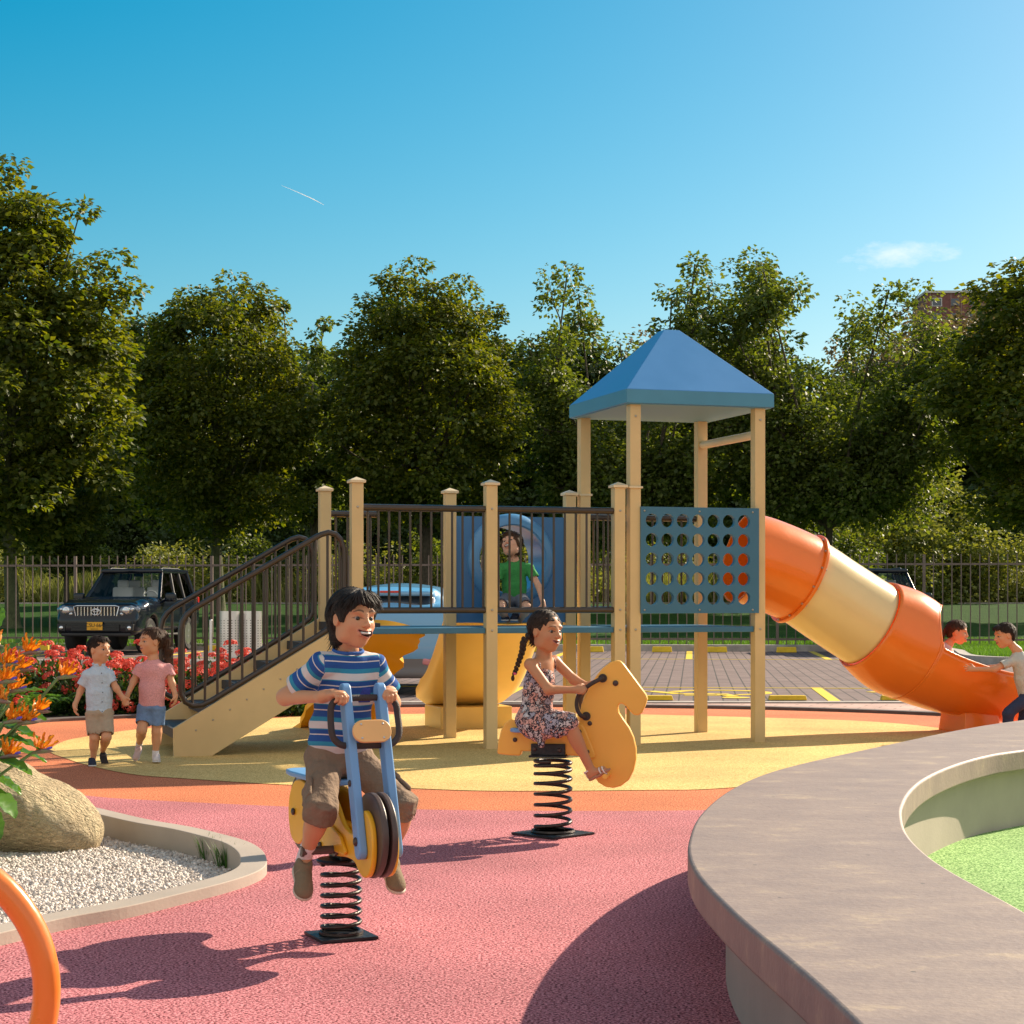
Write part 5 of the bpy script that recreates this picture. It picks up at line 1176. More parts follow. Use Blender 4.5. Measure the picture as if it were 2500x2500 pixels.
def eyes(parent, C, M, H, gaze=(0, 1, 0), org=0, iris=(.035, .018, .010)):
    g = M @ nrm(gaze)
    for s in (-1, 1):
        c = C + H * (M @ np.array((s * .135, .262, .002))); r = .060 * H; mb = MB(); mb.ell(c - org, (r, r, r), nu=28, nv=20); o = mb.build('eye', m_eye, parent, smooth=180)
        V = np.array([v.co[:] for v in o.data.vertices]) + org; d = (V - c) / r @ g; cc = np.where((d > .72)[:, None], np.array(iris), np.array((.50, .42, .37))); cc = np.where((d > .93)[:, None], np.array((.004,) * 3), cc)
        a = o.data.color_attributes.new('Col', 'FLOAT_COLOR', 'POINT'); a.data.foreach_set('color', np.concatenate([cc, np.ones((len(V), 1))], 1).astype(np.float32).ravel())
def teeth(parent, C, M, H, org, laugh=False, q=1.0):
    F = Field(); z = -.230 if not laugh else -.222
    F.ell(C + H * (M @ np.array((0, .285, z))), np.array((.150 * q, .122 * q, .033 * q)) * H, M, 0)
    fobj('teeth', F, .0022, m_teeth, parent, org=org)
def hand_ops(F, w_, d, n, side, size=.125, curl=(.25, .45, .4), spread=.0, thumb=.9, k=.006, fr=.0072):
    """w_ wrist, d direction to the knuckles, n palm normal (the way the fingers curl), side towards the thumb"""
    w_ = np.array(w_, float); d = nrm(d); n = nrm(np.array(n) - d * np.dot(n, d)); s = np.cross(d, n); s = s if np.dot(s, side) > 0 else -s; q = size / .125
    M = np.stack([s, d, n], 1); F.ell(w_ + d * .036 * q, np.array((.030, .040, .0135)) * q, M, .012); F.cap(w_ - d * .02 * q, w_ + d * .02 * q, .0175 * q, .019 * q, .015)
    for j, (o, ln) in enumerate(((.0205, .048), (.007, .054), (-.0065, .050), (-.0195, .039))):
        b = w_ + d * (.060 - .004 * abs(j - 1)) * q + s * o * q; a = 0; r = fr * q * (1.0 if j < 3 else .9); sp = (1.5 - j) * spread; F.cap(w_ + d * .03 * q + s * o * .8 * q, b, .009 * q, .0085 * q, .008)
        for kk, (fc, cu) in enumerate(zip((.42, .32, .26), curl)):
            a += cu; dv = nrm(d * math.cos(a) + n * math.sin(a) + s * sp); e = b + dv * ln * fc * q; F.cap(b, e, r, r * .93, .0022); b = e; r *= .93
    tb = w_ + d * .018 * q + s * .020 * q + n * .004; t1 = tb + nrm(s * math.sin(thumb) + d * math.cos(thumb) + n * .35) * .030 * q; t2 = t1 + nrm(s * math.sin(thumb) * .35 + d * .9 + n * (.55 + curl[0] * .5)) * .024 * q
    F.cap(w_ + d * .01, tb, .012 * q, .0115 * q, .01); F.cap(tb, t1, .0105 * q, .009 * q, .006); F.cap(t1, t2, .0088 * q, .0072 * q, .003)
def limb(F, a, b, r0, r1, bulge=0., back=None, k=.018):
    a = np.array(a, float); b = np.array(b, float); F.cap(a, b, r0, r1, k)
    if bulge: m = a * .68 + b * .32; m = m + (np.array(back) * bulge * .6 if back is not None else 0); F.ell(m, (r0 * .6 + r1 * .4 + bulge * .5,) * 2 + (np.linalg.norm(b - a) * .30,), basis(np.cross(nrm(b - a), (0.3, .9, .1)), b - a), .02)
def shoe(parent, heel, toe, up, L, mu, ms, org, strap=None, m_strap=None, name='shoe'):
    """heel/toe points of the sole, up = direction of the ankle"""
    heel = np.array(heel, float); toe = np.array(toe, float); f = nrm(toe - heel); u = np.array(up, float); u = nrm(u - f * np.dot(u, f)); r = np.cross(f, u); M = np.stack([r, f, u], 1); q = L / .18; c = (heel + toe) / 2
    Lp = lambda x, y, z: c + q * (M @ np.array((x, y, z)))
    F = Field(); F.ell(Lp(0, -.050, .030), np.array((.031, .040, .036)) * q, M, 0); F.ell(Lp(0, .0, .026), np.array((.032, .070, .034)) * q, M, .02); F.ell(Lp(.002, .052, .018), np.array((.036, .040, .025)) * q, M, .02)
    F.ell(Lp(0, -.045, .055), np.array((.029, .036, .022)) * q, M, .015); F.ell(Lp(0, -.048, .084), np.array((.023, .027, .022)) * q, M, .006, True)
    F.cut(Lp(0, 0, .010), -u); o = fobj(name, F, .0045, mu, parent, org=org)
    S_ = Field(); S_.ell(Lp(0, -.048, .006), np.array((.034, .043, .014)) * q, M, 0); S_.ell(Lp(0, .0, .006), np.array((.031, .06, .014)) * q, M, .02); S_.ell(Lp(.001, .054, .006), np.array((.038, .042, .014)) * q, M, .02)
    S_.cut(Lp(0, 0, .0145), u); S_.cut(Lp(0, 0, -.002), -u); fobj('sole', S_, .0045, ms, o, org=org)
    if strap:
        for yy in (.0, .034):
            T_ = Field(); T_.ell(Lp(0, yy - .012, .026 - yy * .08), np.array((.0345, .010, .038 - yy * .2)) * q, M, 0); T_.cut(Lp(0, 0, .018), -u); fobj('strap', T_, .003, m_strap or mu, o, org=org)
    return o
def person(loc, label, group=None):
    r = empty('person', loc); tag(r, label, 'person', group); return r
wr = lambda nx, ny, Y: W(nx, ny, Y)
def fold(amp, s, seed): return lambda x, y, z: amp * (snoise(x, y, z, s, seed) + .5 * snoise(x, y, z, s * 2.3, seed + 3))
def strands_on(hair, C, M, H, n, ln, m, org, seed=1, crown=(0, -.15, .5), w_=.0016, lift=.0022, down=.9, back=.0):
    me = hair.data; N_ = len(me.vertices); V = np.empty(N_ * 3); me.vertices.foreach_get('co', V); V = V.reshape(-1, 3); Nn = np.array([v.normal[:] for v in me.vertices]); rg = np.random.default_rng(seed)
    q = ((V + org - C) @ M) / H; ok = np.where((np.einsum('ij,ij->i', Nn, (V + org - C)) > 0))[0]; idx = rg.choice(ok, n); P0 = V[idx]; n0 = Nn[idx]; cr = C + H * (M @ np.array(crown)) - org
    d = P0 - cr; d = d / (np.linalg.norm(d, axis=1)[:, None] + 1e-9) + np.array((0, 0, -down)) + M[:, 1] * back + rg.normal(0, .16, (n, 3)); K = 5; Cc = C - org; pts = []; p = P0 + n0 * .0005; rad0 = np.linalg.norm(P0 - Cc, axis=1); L_ = ln * rg.uniform(.5, 1.1, n); lf = lift * rg.uniform(.2, 1.4, n)
    for k in range(K):
        pts.append(p); r = p - Cc; rr = np.linalg.norm(r, axis=1)[:, None]; rn = r / rr; t = d - rn * (np.einsum('ij,ij->i', d, rn))[:, None] * .85; t /= np.linalg.norm(t, axis=1)[:, None] + 1e-9; p = p + t * (L_ / (K - 1))[:, None]; r = p - Cc; rr = np.linalg.norm(r, axis=1); tgt = rad0 + lf * ((k + 1) / (K - 1)) * 1.2; z_ = (r @ M[:, 2]) / H; w = np.clip((z_ + .25) / .2, 0, 1); p = Cc + r / rr[:, None] * (rr * (1 - w * .8) + tgt * w * .8)[:, None]
    pts = np.stack(pts, 1); ql = ((pts + org - C) @ M) / H; bad = ((np.abs(ql[..., 0]) > .27) & (ql[..., 2] < .09) & (ql[..., 1] > -.17)).any(1) | ((ql[..., 1] > .20) & (ql[..., 2] < .21) & (np.abs(ql[..., 0]) < .27)).any(1) | (ql[..., 2] < -.62).any(1); pts = pts[~bad]; n0 = n0[~bad]; n = len(pts); side = np.cross(pts[:, -1] - pts[:, 0], n0); side /= np.linalg.norm(side, axis=1)[:, None] + 1e-9; wd = w_ * np.array([.8, 1, 1, .8, .15])
    A = pts + side[:, None] * wd[None, :, None]; B = pts - side[:, None] * wd[None, :, None]; VV = np.stack([A, B], 2).reshape(-1, 3); base = (np.arange(n) * K * 2)[:, None, None] + (np.arange(K - 1) * 2)[None, :, None]; F = (base + np.array([0, 2, 3, 1])[None, None]).reshape(-1, 4)
    link('hair_strands', np_mesh('hair_strands', VV, F), m, hair, smooth=180)
SK_T = (.64, .315, .17); SK_D = (.54, .245, .12); SK_L = (.74, .42, .29)

# ---------------------------------------------------------------- 1. boy on the motorcycle
def rider():
    org = np.array((-.655, 7.2, .6)); p = person(org, 'boy with black hair in a blue striped T-shirt riding the yellow motorcycle')
    hd = np.array((.405, -.914, 0)); sd_ = np.array((.914, .405, 0))   # heading, his left
    C = wr(863, 1510, 7.08); H = .224; M = basis((.66, -.75, -.03), (.05, .02, 1)); neck = wr(847, 1592, 7.14)
    S = {-1: wr(789, 1622, 7.07), 1: wr(911, 1622, 7.17)}; El = {-1: wr(696, 1702, 7.17), 1: wr(957, 1716, 7.26)}
    Wr = {-1: wr(787, 1701, 6.985), 1: wr(953, 1690, 7.11)}
    pel = np.array((-.668, 7.235, .69)); Hp = {s: pel + sd_ * s * .055 - (0, 0, .005) for s in (-1, 1)}
    Kn = {-1: wr(784, 1978, 6.97), 1: wr(985, 1968, 7.12)}; An = {-1: wr(745, 2088, 7.09), 1: wr(955, 2086, 7.2)}
    Mt = basis(hd, (0, 0, 1)); B = Field()
    B.ell(neck * .62 + pel * .38 + (0, 0, -.01), (.098, .068, .115), Mt, .05); B.ell(pel + (0, 0, .08), (.088, .072, .10), Mt, .05); B.ell(pel, (.098, .08, .07), Mt, .05); B.cap(S[-1], S[1], .034, .034, .05)
    for s in (-1, 1):
        limb(B, S[s], El[s], .036, .030); limb(B, El[s], Wr[s], .0315, .020); limb(B, Hp[s], Kn[s], .060, .043); limb(B, Kn[s], An[s], .042, .025, .012, back=-hd)
        B.cap(An[s], An[s] + (0, 0, -.03), .024, .026, .01)
    # hands closed over the top bar
    bar = {s: org * [1, 1, 0] + np.array((0, 0, .934)) + hd * .262 + np.array((0, .02, 0)) + sd_ * s * .090 for s in (-1, 1)}
    for s in (-1, 1):
        k_ = bar[s] + np.array((0, 0, .017)); d = nrm(k_ - Wr[s]); base = k_ - d * .046 + hd * -.004
        limb(B, Wr[s], base, .0205, .0175)
        hand_ops(B, base, nrm(d + hd * .9), (0, 0, -1), -s * sd_ + 0 * hd, size=.128, curl=(.75, 1.05, .9), thumb=.5, fr=.0082)
    pts, rr = head_ops(B, C, M, H, 'smile', neck, .033, .04); B.cap(neck, neck * .8 + pel * .2, .040, .05, .03)
    fh = (C - .17, C + np.array((.17, .17, .16)), .0022)
    fines = [fh] + [(bar[s] - .055, bar[s] + .055, .0024) for s in (-1, 1)]
    cf = lambda V: head_color(V, C, M, H, SK_T, pts, rr)
    fobj('body', B, .005, m_skin, p, fine=fines, colf=cf, org=org); eyes(p, C, M, H, (.1, 1, 0), org); teeth(p, C, M, H, org)
    # hair: thick mop, longer over ears and nape
    L = lambda x, y, z: C + H * (M @ np.array((x, y, z))); Fh = Field(); E = lambda c, r, k=.05, sub=False, f=Fh: f.ell(L(*c), np.array(r) * H, M, k * H, sub)
    E((0, -.08, .16), (.375, .43, .365), 0); E((0, -.26, -.08), (.31, .24, .30), .08); E((0, -.27, -.34), (.24, .18, .15), .08)
    for s in (-1, 1): E((s * .31, -.10, .12), (.07, .20, .20), .06); E((s * .31, .10, .10), (.06, .075, .17), .05)
    E((.0, .24, .36), (.27, .15, .12), .06)
    # face opening, swept fringe
    E((.03, .50, -.09), (.245, .36, .35), .03, True); E((.13, .50, .10), (.20, .28, .17), .03, True); E((-.30, .25, -.30), (.16, .30, .20), .03, True); E((.30, .25, -.30), (.16, .30, .20), .03, True)
    for s in (-1, 1): E((s * .42, -.02, -.06), (.13, .10, .13), .02, True)
    E((0, -.04, .0), (.30, .33, .33), .0, True); E((0, .02, -.62), (.5, .25, .2), .02, True)
    def strands(x, y, z):
        px, py, pz = x - C[0], y - C[1], z - C[2]; a = (px * M[0, 0] + py * M[1, 0] + pz * M[2, 0]) / H; b = (px * M[0, 1] + py * M[1, 1] + pz * M[2, 1]) / H; c = (px * M[0, 2] + py * M[1, 2] + pz * M[2, 2]) / H
        th = np.arctan2(b - .02, a + .1) ; el = np.arctan2(c - .2, np.sqrt(a * a + b * b) + .05)
        g = np.sin(th * 26 + 3.5 * np.sin(c * 7 + th * 2)) * .55 + np.sin(th * 47 + 5 * np.sin(c * 5 + 1)) * .3 + .8 * np.sin(th * 9 + 2.2 * c * 5)
        return .0030 * g
    Fh.disp(strands); ho = fobj('hair', Fh, .003, m_hair_k, p, org=org, sm=1); strands_on(ho, C, M, H, 3600, .05, m_hair_k, org, 3, crown=(.10, .16, .50), down=.45, back=-.45, lift=.0016)
    # T-shirt
    m = bpy.data.materials.new('striped_cotton'); m.use_nodes = True; t = m.node_tree; b = t.nodes['Principled BSDF']; b.inputs['Roughness'].default_value = .85; b.inputs['Specular IOR Level'].default_value = .2
    at = t.nodes.new('ShaderNodeAttribute'); at.attribute_name = 'stripe'; fr = t.nodes.new('ShaderNodeMath'); fr.operation = 'FRACT'; mu = t.nodes.new('ShaderNodeMath'); mu.operation = 'MULTIPLY'; mu.inputs[1].default_value = 1 / .094
    t.links.new(at.outputs['Fac'], mu.inputs[0]); t.links.new(mu.outputs[0], fr.inputs[0]); cr = t.nodes.new('ShaderNodeValToRGB'); cr.color_ramp.interpolation = 'CONSTANT'; e = cr.color_ramp.elements
    NAVY = (.028, .095, .33, 1); TEAL = (.04, .27, .43, 1); WHT = (.66, .62, .62, 1); PB = (.12, .3, .55, 1)
    e[0].position = 0; e[0].color = WHT; e[1].position = .26; e[1].color = TEAL
    for pos, cl in ((.44, NAVY), (.70, WHT), (.75, NAVY), (.93, TEAL), (.965, WHT)): q = e.new(pos); q.color = cl
    t.links.new(fr.outputs[0], cr.inputs[0]); t.links.new(cr.outputs[0], b.inputs['Base Color'])
    tc = t.nodes.new('ShaderNodeTexCoord'); n2 = t.nodes.new('ShaderNodeTexNoise'); n2.inputs['Scale'].default_value = 22; n2.inputs['Detail'].default_value = 6; t.links.new(tc.outputs['Object'], n2.inputs['Vector']); bp = t.nodes.new('ShaderNodeBump'); bp.inputs['Strength'].default_value = .5; bp.inputs['Distance'].default_value = .012; t.links.new(n2.outputs[0], bp.inputs['Height']); t.links.new(bp.outputs[0], b.inputs['Normal'])
    T = Field(); up = nrm(neck - pel)
    T.ell(neck * .66 + pel * .34, (.116, .082, .125), Mt, 0); T.ell(neck * .35 + pel * .65, (.108, .088, .13), Mt, .06); T.ecyl(pel + up * .15, pel + up * .0 - hd * .0, (.108, .088), (.118, .098), sd_, .05, rd=.02)
    T.cap(S[-1] + (0, 0, .004), S[1] + (0, 0, .004), .041, .041, .06); T.cap(neck - up * .012, neck - up * .08, .050, .085, .05)
    cu = {}
    for s in (-1, 1):
        c = S[s] * .30 + El[s] * .70; cu[s] = c; T.ecyl(S[s] * 1.02 - El[s] * .02, c, (.043, .041), (.056, .050), sd_, .035)
        dv = nrm(El[s] - S[s]); T.ecyl(c - dv * .03, c + dv * .02, (.045, .040), (.049, .044), sd_, .0, True)
    T.cut(neck + up * .008 + hd * .0, nrm(up * 1 + hd * .12)); T.ell(neck + up * .018 + hd * .014, (.058, .054, .030), basis(hd, up), .004, True)
    T.disp(fold(.0032, 34, 2)); T.disp(lambda x, y, z: .0035 * np.sin((z - .72) * 85 + 9 * (x + .65)) * np.clip((.90 - z) / .15, 0, 1))
    def stripe(V):
        v = V[:, 2] + .004 * np.sin((V[:, 0] + .65) * 22)
        for s in (-1, 1):
            d, tt = seg_dist(V, S[s], cu[s]); ax = nrm(cu[s] - S[s]); along = (V - S[s]) @ ax; dt, _ = seg_dist(V, neck, pel)
            lat = ((V - S[s]) @ (sd_ * s)); msk = (lat > -.002 + .25 * (S[s][2] - V[:, 2]) * 0) & (d < .075) & (((V - pel) @ (sd_ * s)) > .112); v = np.where(msk, S[s][2] - along + .01, v)
        return v + .0395
    sh = fobj('t_shirt', T, .004, m, p, org=org, attr=stripe, sm=1)
    # collar band
    cb = MB(); ring = []; Mn = basis(hd, up)
    for k in range(36): a = 2 * math.pi * k / 36; ring.append(neck + up * (.006 - .010 * math.sin(a)) + hd * (.012 + .050 * math.sin(a)) + sd_ * .056 * math.cos(a) - org)
    cb.tube(ring, .0065, 8, closed=True); cb.build('collar', cloth('blue_rib', (.045, .13, .42)), sh, smooth=80)
    pkf = Field(); c = neck * .60 + pel * .40 + sd_ * .055 + hd * .082; pkf.box(c, (.024, .006, .028), Mt, .003, 0); fobj('chest_pocket', pkf, .003, cloth('navy_cotton', (.05, .07, .30)), sh, org=org)
    # cargo shorts
    msh = cloth('brown_cotton', (.24, .165, .115), var=.08, bump=.5, bs=28); Q = Field(); Q.ell(pel + (0, 0, .0), (.118, .100, .085), Mt, 0); Q.ecyl(pel + up * .075, pel + up * .0, (.105, .088), (.115, .098), sd_, .03)
    for s in (-1, 1):
        d = nrm(Kn[s] - Hp[s]); kn2 = Kn[s] + d * .012 + (0, 0, -.005); Q.ecyl(Hp[s], kn2, (.072, .068), (.056, .056), sd_, .03); dn = nrm(An[s] - Kn[s])
        he = Kn[s] + dn * .045; Q.ecyl(Kn[s] - dn * .035 - d * .01, he, (.053, .055), (.057, .059), sd_, .035); Q.ecyl(he - dn * .03, he + dn * .02, (.047, .048), (.051, .052), sd_, 0, True)
    Q.disp(fold(.0022, 26, 5)); Q.disp(fold(.0012, 70, 7)); so = fobj('shorts', Q, .0045, msh, p, org=org)
    for s in (-1, 1):
        d = nrm(Kn[s] - Hp[s]); dn = nrm(An[s] - Kn[s]); out = sd_ * s * 1.0 + hd * .25; out = nrm(out - d * np.dot(out, d)); c = Kn[s] - d * .075 + out * .058; Mb = np.stack([np.cross(d, out), d, out], 1)
        f_ = Field(); f_.box(c, (.038, .045, .008), Mb, .006, 0); f_.box(c - d * .036 + out * .005, (.040, .016, .006), Mb, .003, 0); f_.disp(fold(.002, 60, 4)); fobj('cargo_pocket', f_, .0035, msh, so, org=org)
    # socks and shoes
    msock = cloth('white_sock', (.74, .70, .70)); mshoe = cloth('olive_canvas', (.22, .165, .105), bump=.3, bs=120); msole = P('cream_sole', (.60, .50, .40), .6); mst = cloth('olive_strap', (.28, .215, .145))
    ft = {-1: (wr(722, 2130, 7.10), wr(741, 2203, 6.995)), 1: (wr(931, 2116, 7.20), wr(972, 2183, 7.09))}
    for s in (-1, 1):
        f_ = Field(); dn = nrm(Kn[s] - An[s]); f_.cap(An[s] + dn * .055, An[s] - dn * .035, .0300, .029, 0); f_.cut(An[s] + dn * .055, dn); fobj('sock', f_, .004, msock, p, org=org)
        h_, t_ = ft[s]; h_ = An[s] - dn * .070 - nrm(t_ - h_) * .015; tt = h_ + nrm(t_ - h_) * .175; shoe(p, h_, tt, dn + hd * .25, .185, mshoe, msole, org, strap=True, m_strap=mst)
rider()

# ---------------------------------------------------------------- 2. girl on the horse
def girl():
    org = np.array((.17, 10.3, .6)); p = person(org, 'girl with a long braid in a floral dress riding the yellow horse')
    C = wr(1334, 1541, 10.33); H = .232; M = basis((.71, -.70, -.06), (.05, 0, 1)); neck = wr(1328, 1600, 10.36)
    fwd = nrm((.80, -.60, 0)); left = nrm((.60, .80, 0)); kk = 10.3 / 4600
    S = {-1: wr(1294, 1622, 10.26), 1: wr(1354, 1614, 10.44)}; El = {-1: wr(1340, 1684, 10.17), 1: wr(1402, 1660, 10.42)}; Wr = {-1: wr(1403, 1684, 10.20), 1: wr(1434, 1674, 10.38)}
    pel = wr(1305, 1758, 10.33); Hp = {-1: pel + (0.01, -.055, -.01), 1: pel + (0.01, .055, -.01)}
    Kn = {-1: wr(1389, 1765, 10.16), 1: wr(1392, 1762, 10.50)}; An = {-1: wr(1444, 1882, 10.20), 1: wr(1500, 1880, 10.50)}
    Mt = basis(fwd, (0, 0, 1)); B = Field(); up = nrm(neck - pel)
    B.ell(neck * .70 + pel * .30, (.084, .060, .095), Mt, .04); B.ell(neck * .35 + pel * .65, (.076, .064, .10), Mt, .05); B.ell(pel, (.088, .075, .06), Mt, .04); B.cap(S[-1], S[1], .028, .028, .04)
    for s in (-1, 1):
        limb(B, S[s], El[s], .030, .0255); limb(B, El[s], Wr[s], .0265, .0175); limb(B, Hp[s], Kn[s], .052, .038); limb(B, Kn[s], An[s], .0375, .0225, .010, back=(-.7, 0, -.5))
    hd_ = nrm((1, -.1, -.05))
    for s in (-1, 1): hand_ops(B, Wr[s], nrm((1, .1 * s, .0)), nrm((0, -s, -.3)) * 1.0, (0, 0, 1), size=.105, curl=(.9, 1.1, .8), thumb=.7)
    ft = {-1: (wr(1448, 1899, 10.20), wr(1490, 1878, 10.16)), 1: (wr(1505, 1898, 10.52), wr(1556, 1872, 10.50))}
    for s in (-1, 1):
        h_, t_ = ft[s]; d = nrm(t_ - h_); u = nrm(np.array((-.1, 0, 1)) - d * d[2]); B.cap(h_ + u * .02, h_ + u * .02 + d * .075, .023, .017, .015); B.cap(An[s], h_ + u * .02, .022, .022, .015)
        for j in range(5):
            o = np.cross(d, u) * (j - 2) * .0085; B.cap(h_ + u * .014 + d * .07 + o, h_ + u * .010 + d * (.098 - .004 * abs(j - (3 if s < 0 else 1))) + o * 1.1, .0075, .006, .003)
    pts, rr = head_ops(B, C, M, H, 'grin', neck, .033); B.cap(neck, neck * .8 + pel * .2, .036, .045, .035)
    fines = [(C - np.array((.16, .16, .15)), C + np.array((.16, .16, .15)), .0027)]
    fobj('body', B, .0046, m_skin, p, fine=fines, colf=lambda V: head_color(V, C, M, H, SK_D, pts, rr, blush=(.5, .18, .12)), org=org); eyes(p, C, M, H, (.15, 1, 0), org); teeth(p, C, M, H, org, q=.74)
    L = lambda x, y, z: C + H * (M @ np.array((x, y, z))); Fh = Field(); E = lambda c, r, k=.05, sub=False: Fh.ell(L(*c), np.array(r) * H, M, k * H, sub)
    E((0, -.085, .145), (.365, .41, .375), 0); E((0, -.25, -.08), (.28, .20, .22), .08)
    E((0, .50, -.06), (.30, .36, .42), .02, True); E((0, .12, -.42), (.45, .36, .30), .03, True); E((0, -.04, .0), (.30, .33, .33), 0, True)
    for s in (-1, 1): E((s * .40, .02, -.08), (.10, .12, .14), .02, True)
    def rows(x, y, z):
        px, py, pz = x - C[0], y - C[1], z - C[2]; a = (px * M[0, 0] + py * M[1, 0] + pz * M[2, 0]) / H; b = (px * M[0, 1] + py * M[1, 1] + pz * M[2, 1]) / H; c = (px * M[0, 2] + py * M[1, 2] + pz * M[2, 2]) / H
        th = np.arctan2(a, c + .1); return .0035 * np.abs(np.sin(th * 7)) * 1.0 + .0022 * np.sin(b * 60 + 3 * np.abs(np.sin(th * 7))) - .003
    Fh.disp(rows); hr_ = fobj('hair', Fh, .003, m_hair_d, p, org=org, sm=1); strands_on(hr_, C, M, H, 1800, .05, m_hair_d, org, 5, crown=(0, .35, .42), down=.35, back=-.5, lift=.0008)
    # braid hanging behind: twisted beads along a curve
    pth = [L(-.12, -.40, .0), wr(1282, 1560, 10.28), wr(1275, 1590, 10.27), wr(1265, 1620, 10.27), wr(1256, 1645, 10.27)]; pc = catmull(pth, 6); Bf = Field(); n = len(pc)
    for i, c in enumerate(pc):
        c = np.array(c); t = i / (n - 1); r = .0190 * (1 - .45 * t); o = np.array((1, .2, .1)) * r * .55 * (1 if i % 2 else -1); Bf.ell(c + o, (r * .72, r * .8, r * .98), basis((.3 * (1 if i % 2 else -1), 1, .2)), .002)
    Bf.ell(wr(1252, 1656, 10.27), (.010, .010, .016), None, .004); fobj('braid', Bf, .0022, m_hair_d, hr_, org=org, sm=0)
    mb = MB(); mb.tube([wr(1257, 1642, 10.27) - org, wr(1256, 1647, 10.27) - org], .0115, 12); mb.build('hair_tie', cloth('pink_tie', (.75, .12, .22)), hr_, smooth=60)
    # floral dress
    m = bpy.data.materials.new('floral_cotton'); m.use_nodes = True; t = m.node_tree; b = t.nodes['Principled BSDF']; b.inputs['Roughness'].default_value = .85; b.inputs['Specular IOR Level'].default_value = .2
    tc = t.nodes.new('ShaderNodeTexCoord'); v = t.nodes.new('ShaderNodeTexVoronoi'); v.feature = 'DISTANCE_TO_EDGE'; v.inputs['Scale'].default_value = 27; nz_ = t.nodes.new('ShaderNodeTexNoise'); nz_.inputs['Scale'].default_value = 60; 
    mx = t.nodes.new('ShaderNodeMixRGB'); mx.inputs[0].default_value = .08; t.links.new(tc.outputs['Object'], mx.inputs[1]); t.links.new(nz_.outputs['Color'], mx.inputs[2]); t.links.new(tc.outputs['Object'], nz_.inputs['Vector']); t.links.new(mx.outputs[0], v.inputs['Vector'])
    v2 = t.nodes.new('ShaderNodeTexVoronoi'); v2.inputs['Scale'].default_value = 27; t.links.new(mx.outputs[0], v2.inputs['Vector']); cr = t.nodes.new('ShaderNodeValToRGB'); cr.color_ramp.interpolation = 'CONSTANT'; e = cr.color_ramp.elements; e[0].color = (.66, .36, .30, 1); e[1].position = .35; e[1].color = (.62, .56, .55, 1); q = e.new(.6); q.color = (.40, .36, .42, 1); q = e.new(.8); q.color = (.68, .42, .36, 1)
    sx = t.nodes.new('ShaderNodeSeparateColor'); t.links.new(v2.outputs['Color'], sx.inputs[0]); t.links.new(sx.outputs[0], cr.inputs[0])
    lt = t.nodes.new('ShaderNodeMath'); lt.operation = 'LESS_THAN'; lt.inputs[1].default_value = .10; t.links.new(v.outputs['Distance'], lt.inputs[0]); m3 = t.nodes.new('ShaderNodeMixRGB'); m3.inputs[2].default_value = (.022, .02, .032, 1); t.links.new(lt.outputs[0], m3.inputs[0]); t.links.new(cr.outputs[0], m3.inputs[1]); t.links.new(m3.outputs[0], b.inputs['Base Color'])
    n2 = t.nodes.new('ShaderNodeTexNoise'); n2.inputs['Scale'].default_value = 30; t.links.new(tc.outputs['Object'], n2.inputs['Vector']); bp = t.nodes.new('ShaderNodeBump'); bp.inputs['Strength'].default_value = .5; bp.inputs['Distance'].default_value = .01; t.links.new(n2.outputs[0], bp.inputs['Height']); t.links.new(bp.outputs[0], b.inputs['Normal'])
    D = Field(); D.ell(neck * .64 + pel * .36, (.094, .071, .105), Mt, 0); D.ell(neck * .38 + pel * .62, (.092, .080, .12), Mt, .05); D.ell(pel, (.108, .105, .085), Mt, .05)
    for s in (-1, 1): D.cap(Hp[s], Kn[s] - nrm(Kn[s] - Hp[s]) * .01, .072, .056, .05)
    D.cap(pel + (-.01, -.07, -.03), wr(1322, 1815, 10.20), .052, .020, .05); D.cap(pel + (.0, -.08, -.01), wr(1362, 1785, 10.16), .058, .03, .05); D.cap(pel + (-.01, .07, -.03), wr(1330, 1800, 10.44), .05, .02, .05)
    D.cut(neck - up * .052 + fwd * .0, nrm(up + fwd * .25)); D.ell(neck - up * .045 + fwd * .05, (.045, .05, .035), basis(fwd, up), .01, True)
    for s in (-1, 1): D.cap(S[s] - left * s * -.012 + up * .02, S[s] - up * .05 + left * s * .01, .030, .026, .008, True); dn = nrm(An[s] - Kn[s]); D.cut(Kn[s] + dn * .030 + (.03, 0, 0), nrm(dn + np.array((.6, 0, .1))))
    D.disp(lambda x, y, z: .004 * np.sin((x - y) * 95 + 14 * z) * np.clip((.98 - z) / .22, .15, 1)); D.disp(fold(.003, 40, 3)); dr = fobj('dress', D, .004, m, p, org=org, sm=1)
    for s in (-1, 1):
        mb = MB(); a = S[s] * .62 + neck * .38; q_ = [a + up * -.068 + fwd * .045, a + up * -.02 + fwd * .036, a + up * .012 + fwd * .008, a + up * .004 - fwd * .022, a - up * .06 - fwd * .040]; mb.tube([np.array(c) - org for c in catmull(q_, 5)], .0035, 6); mb.build('strap', m, dr, smooth=80)
    msd = P('white_sandal', (.78, .68, .62), .5); mso = P('tan_sole', (.42, .22, .13), .7)
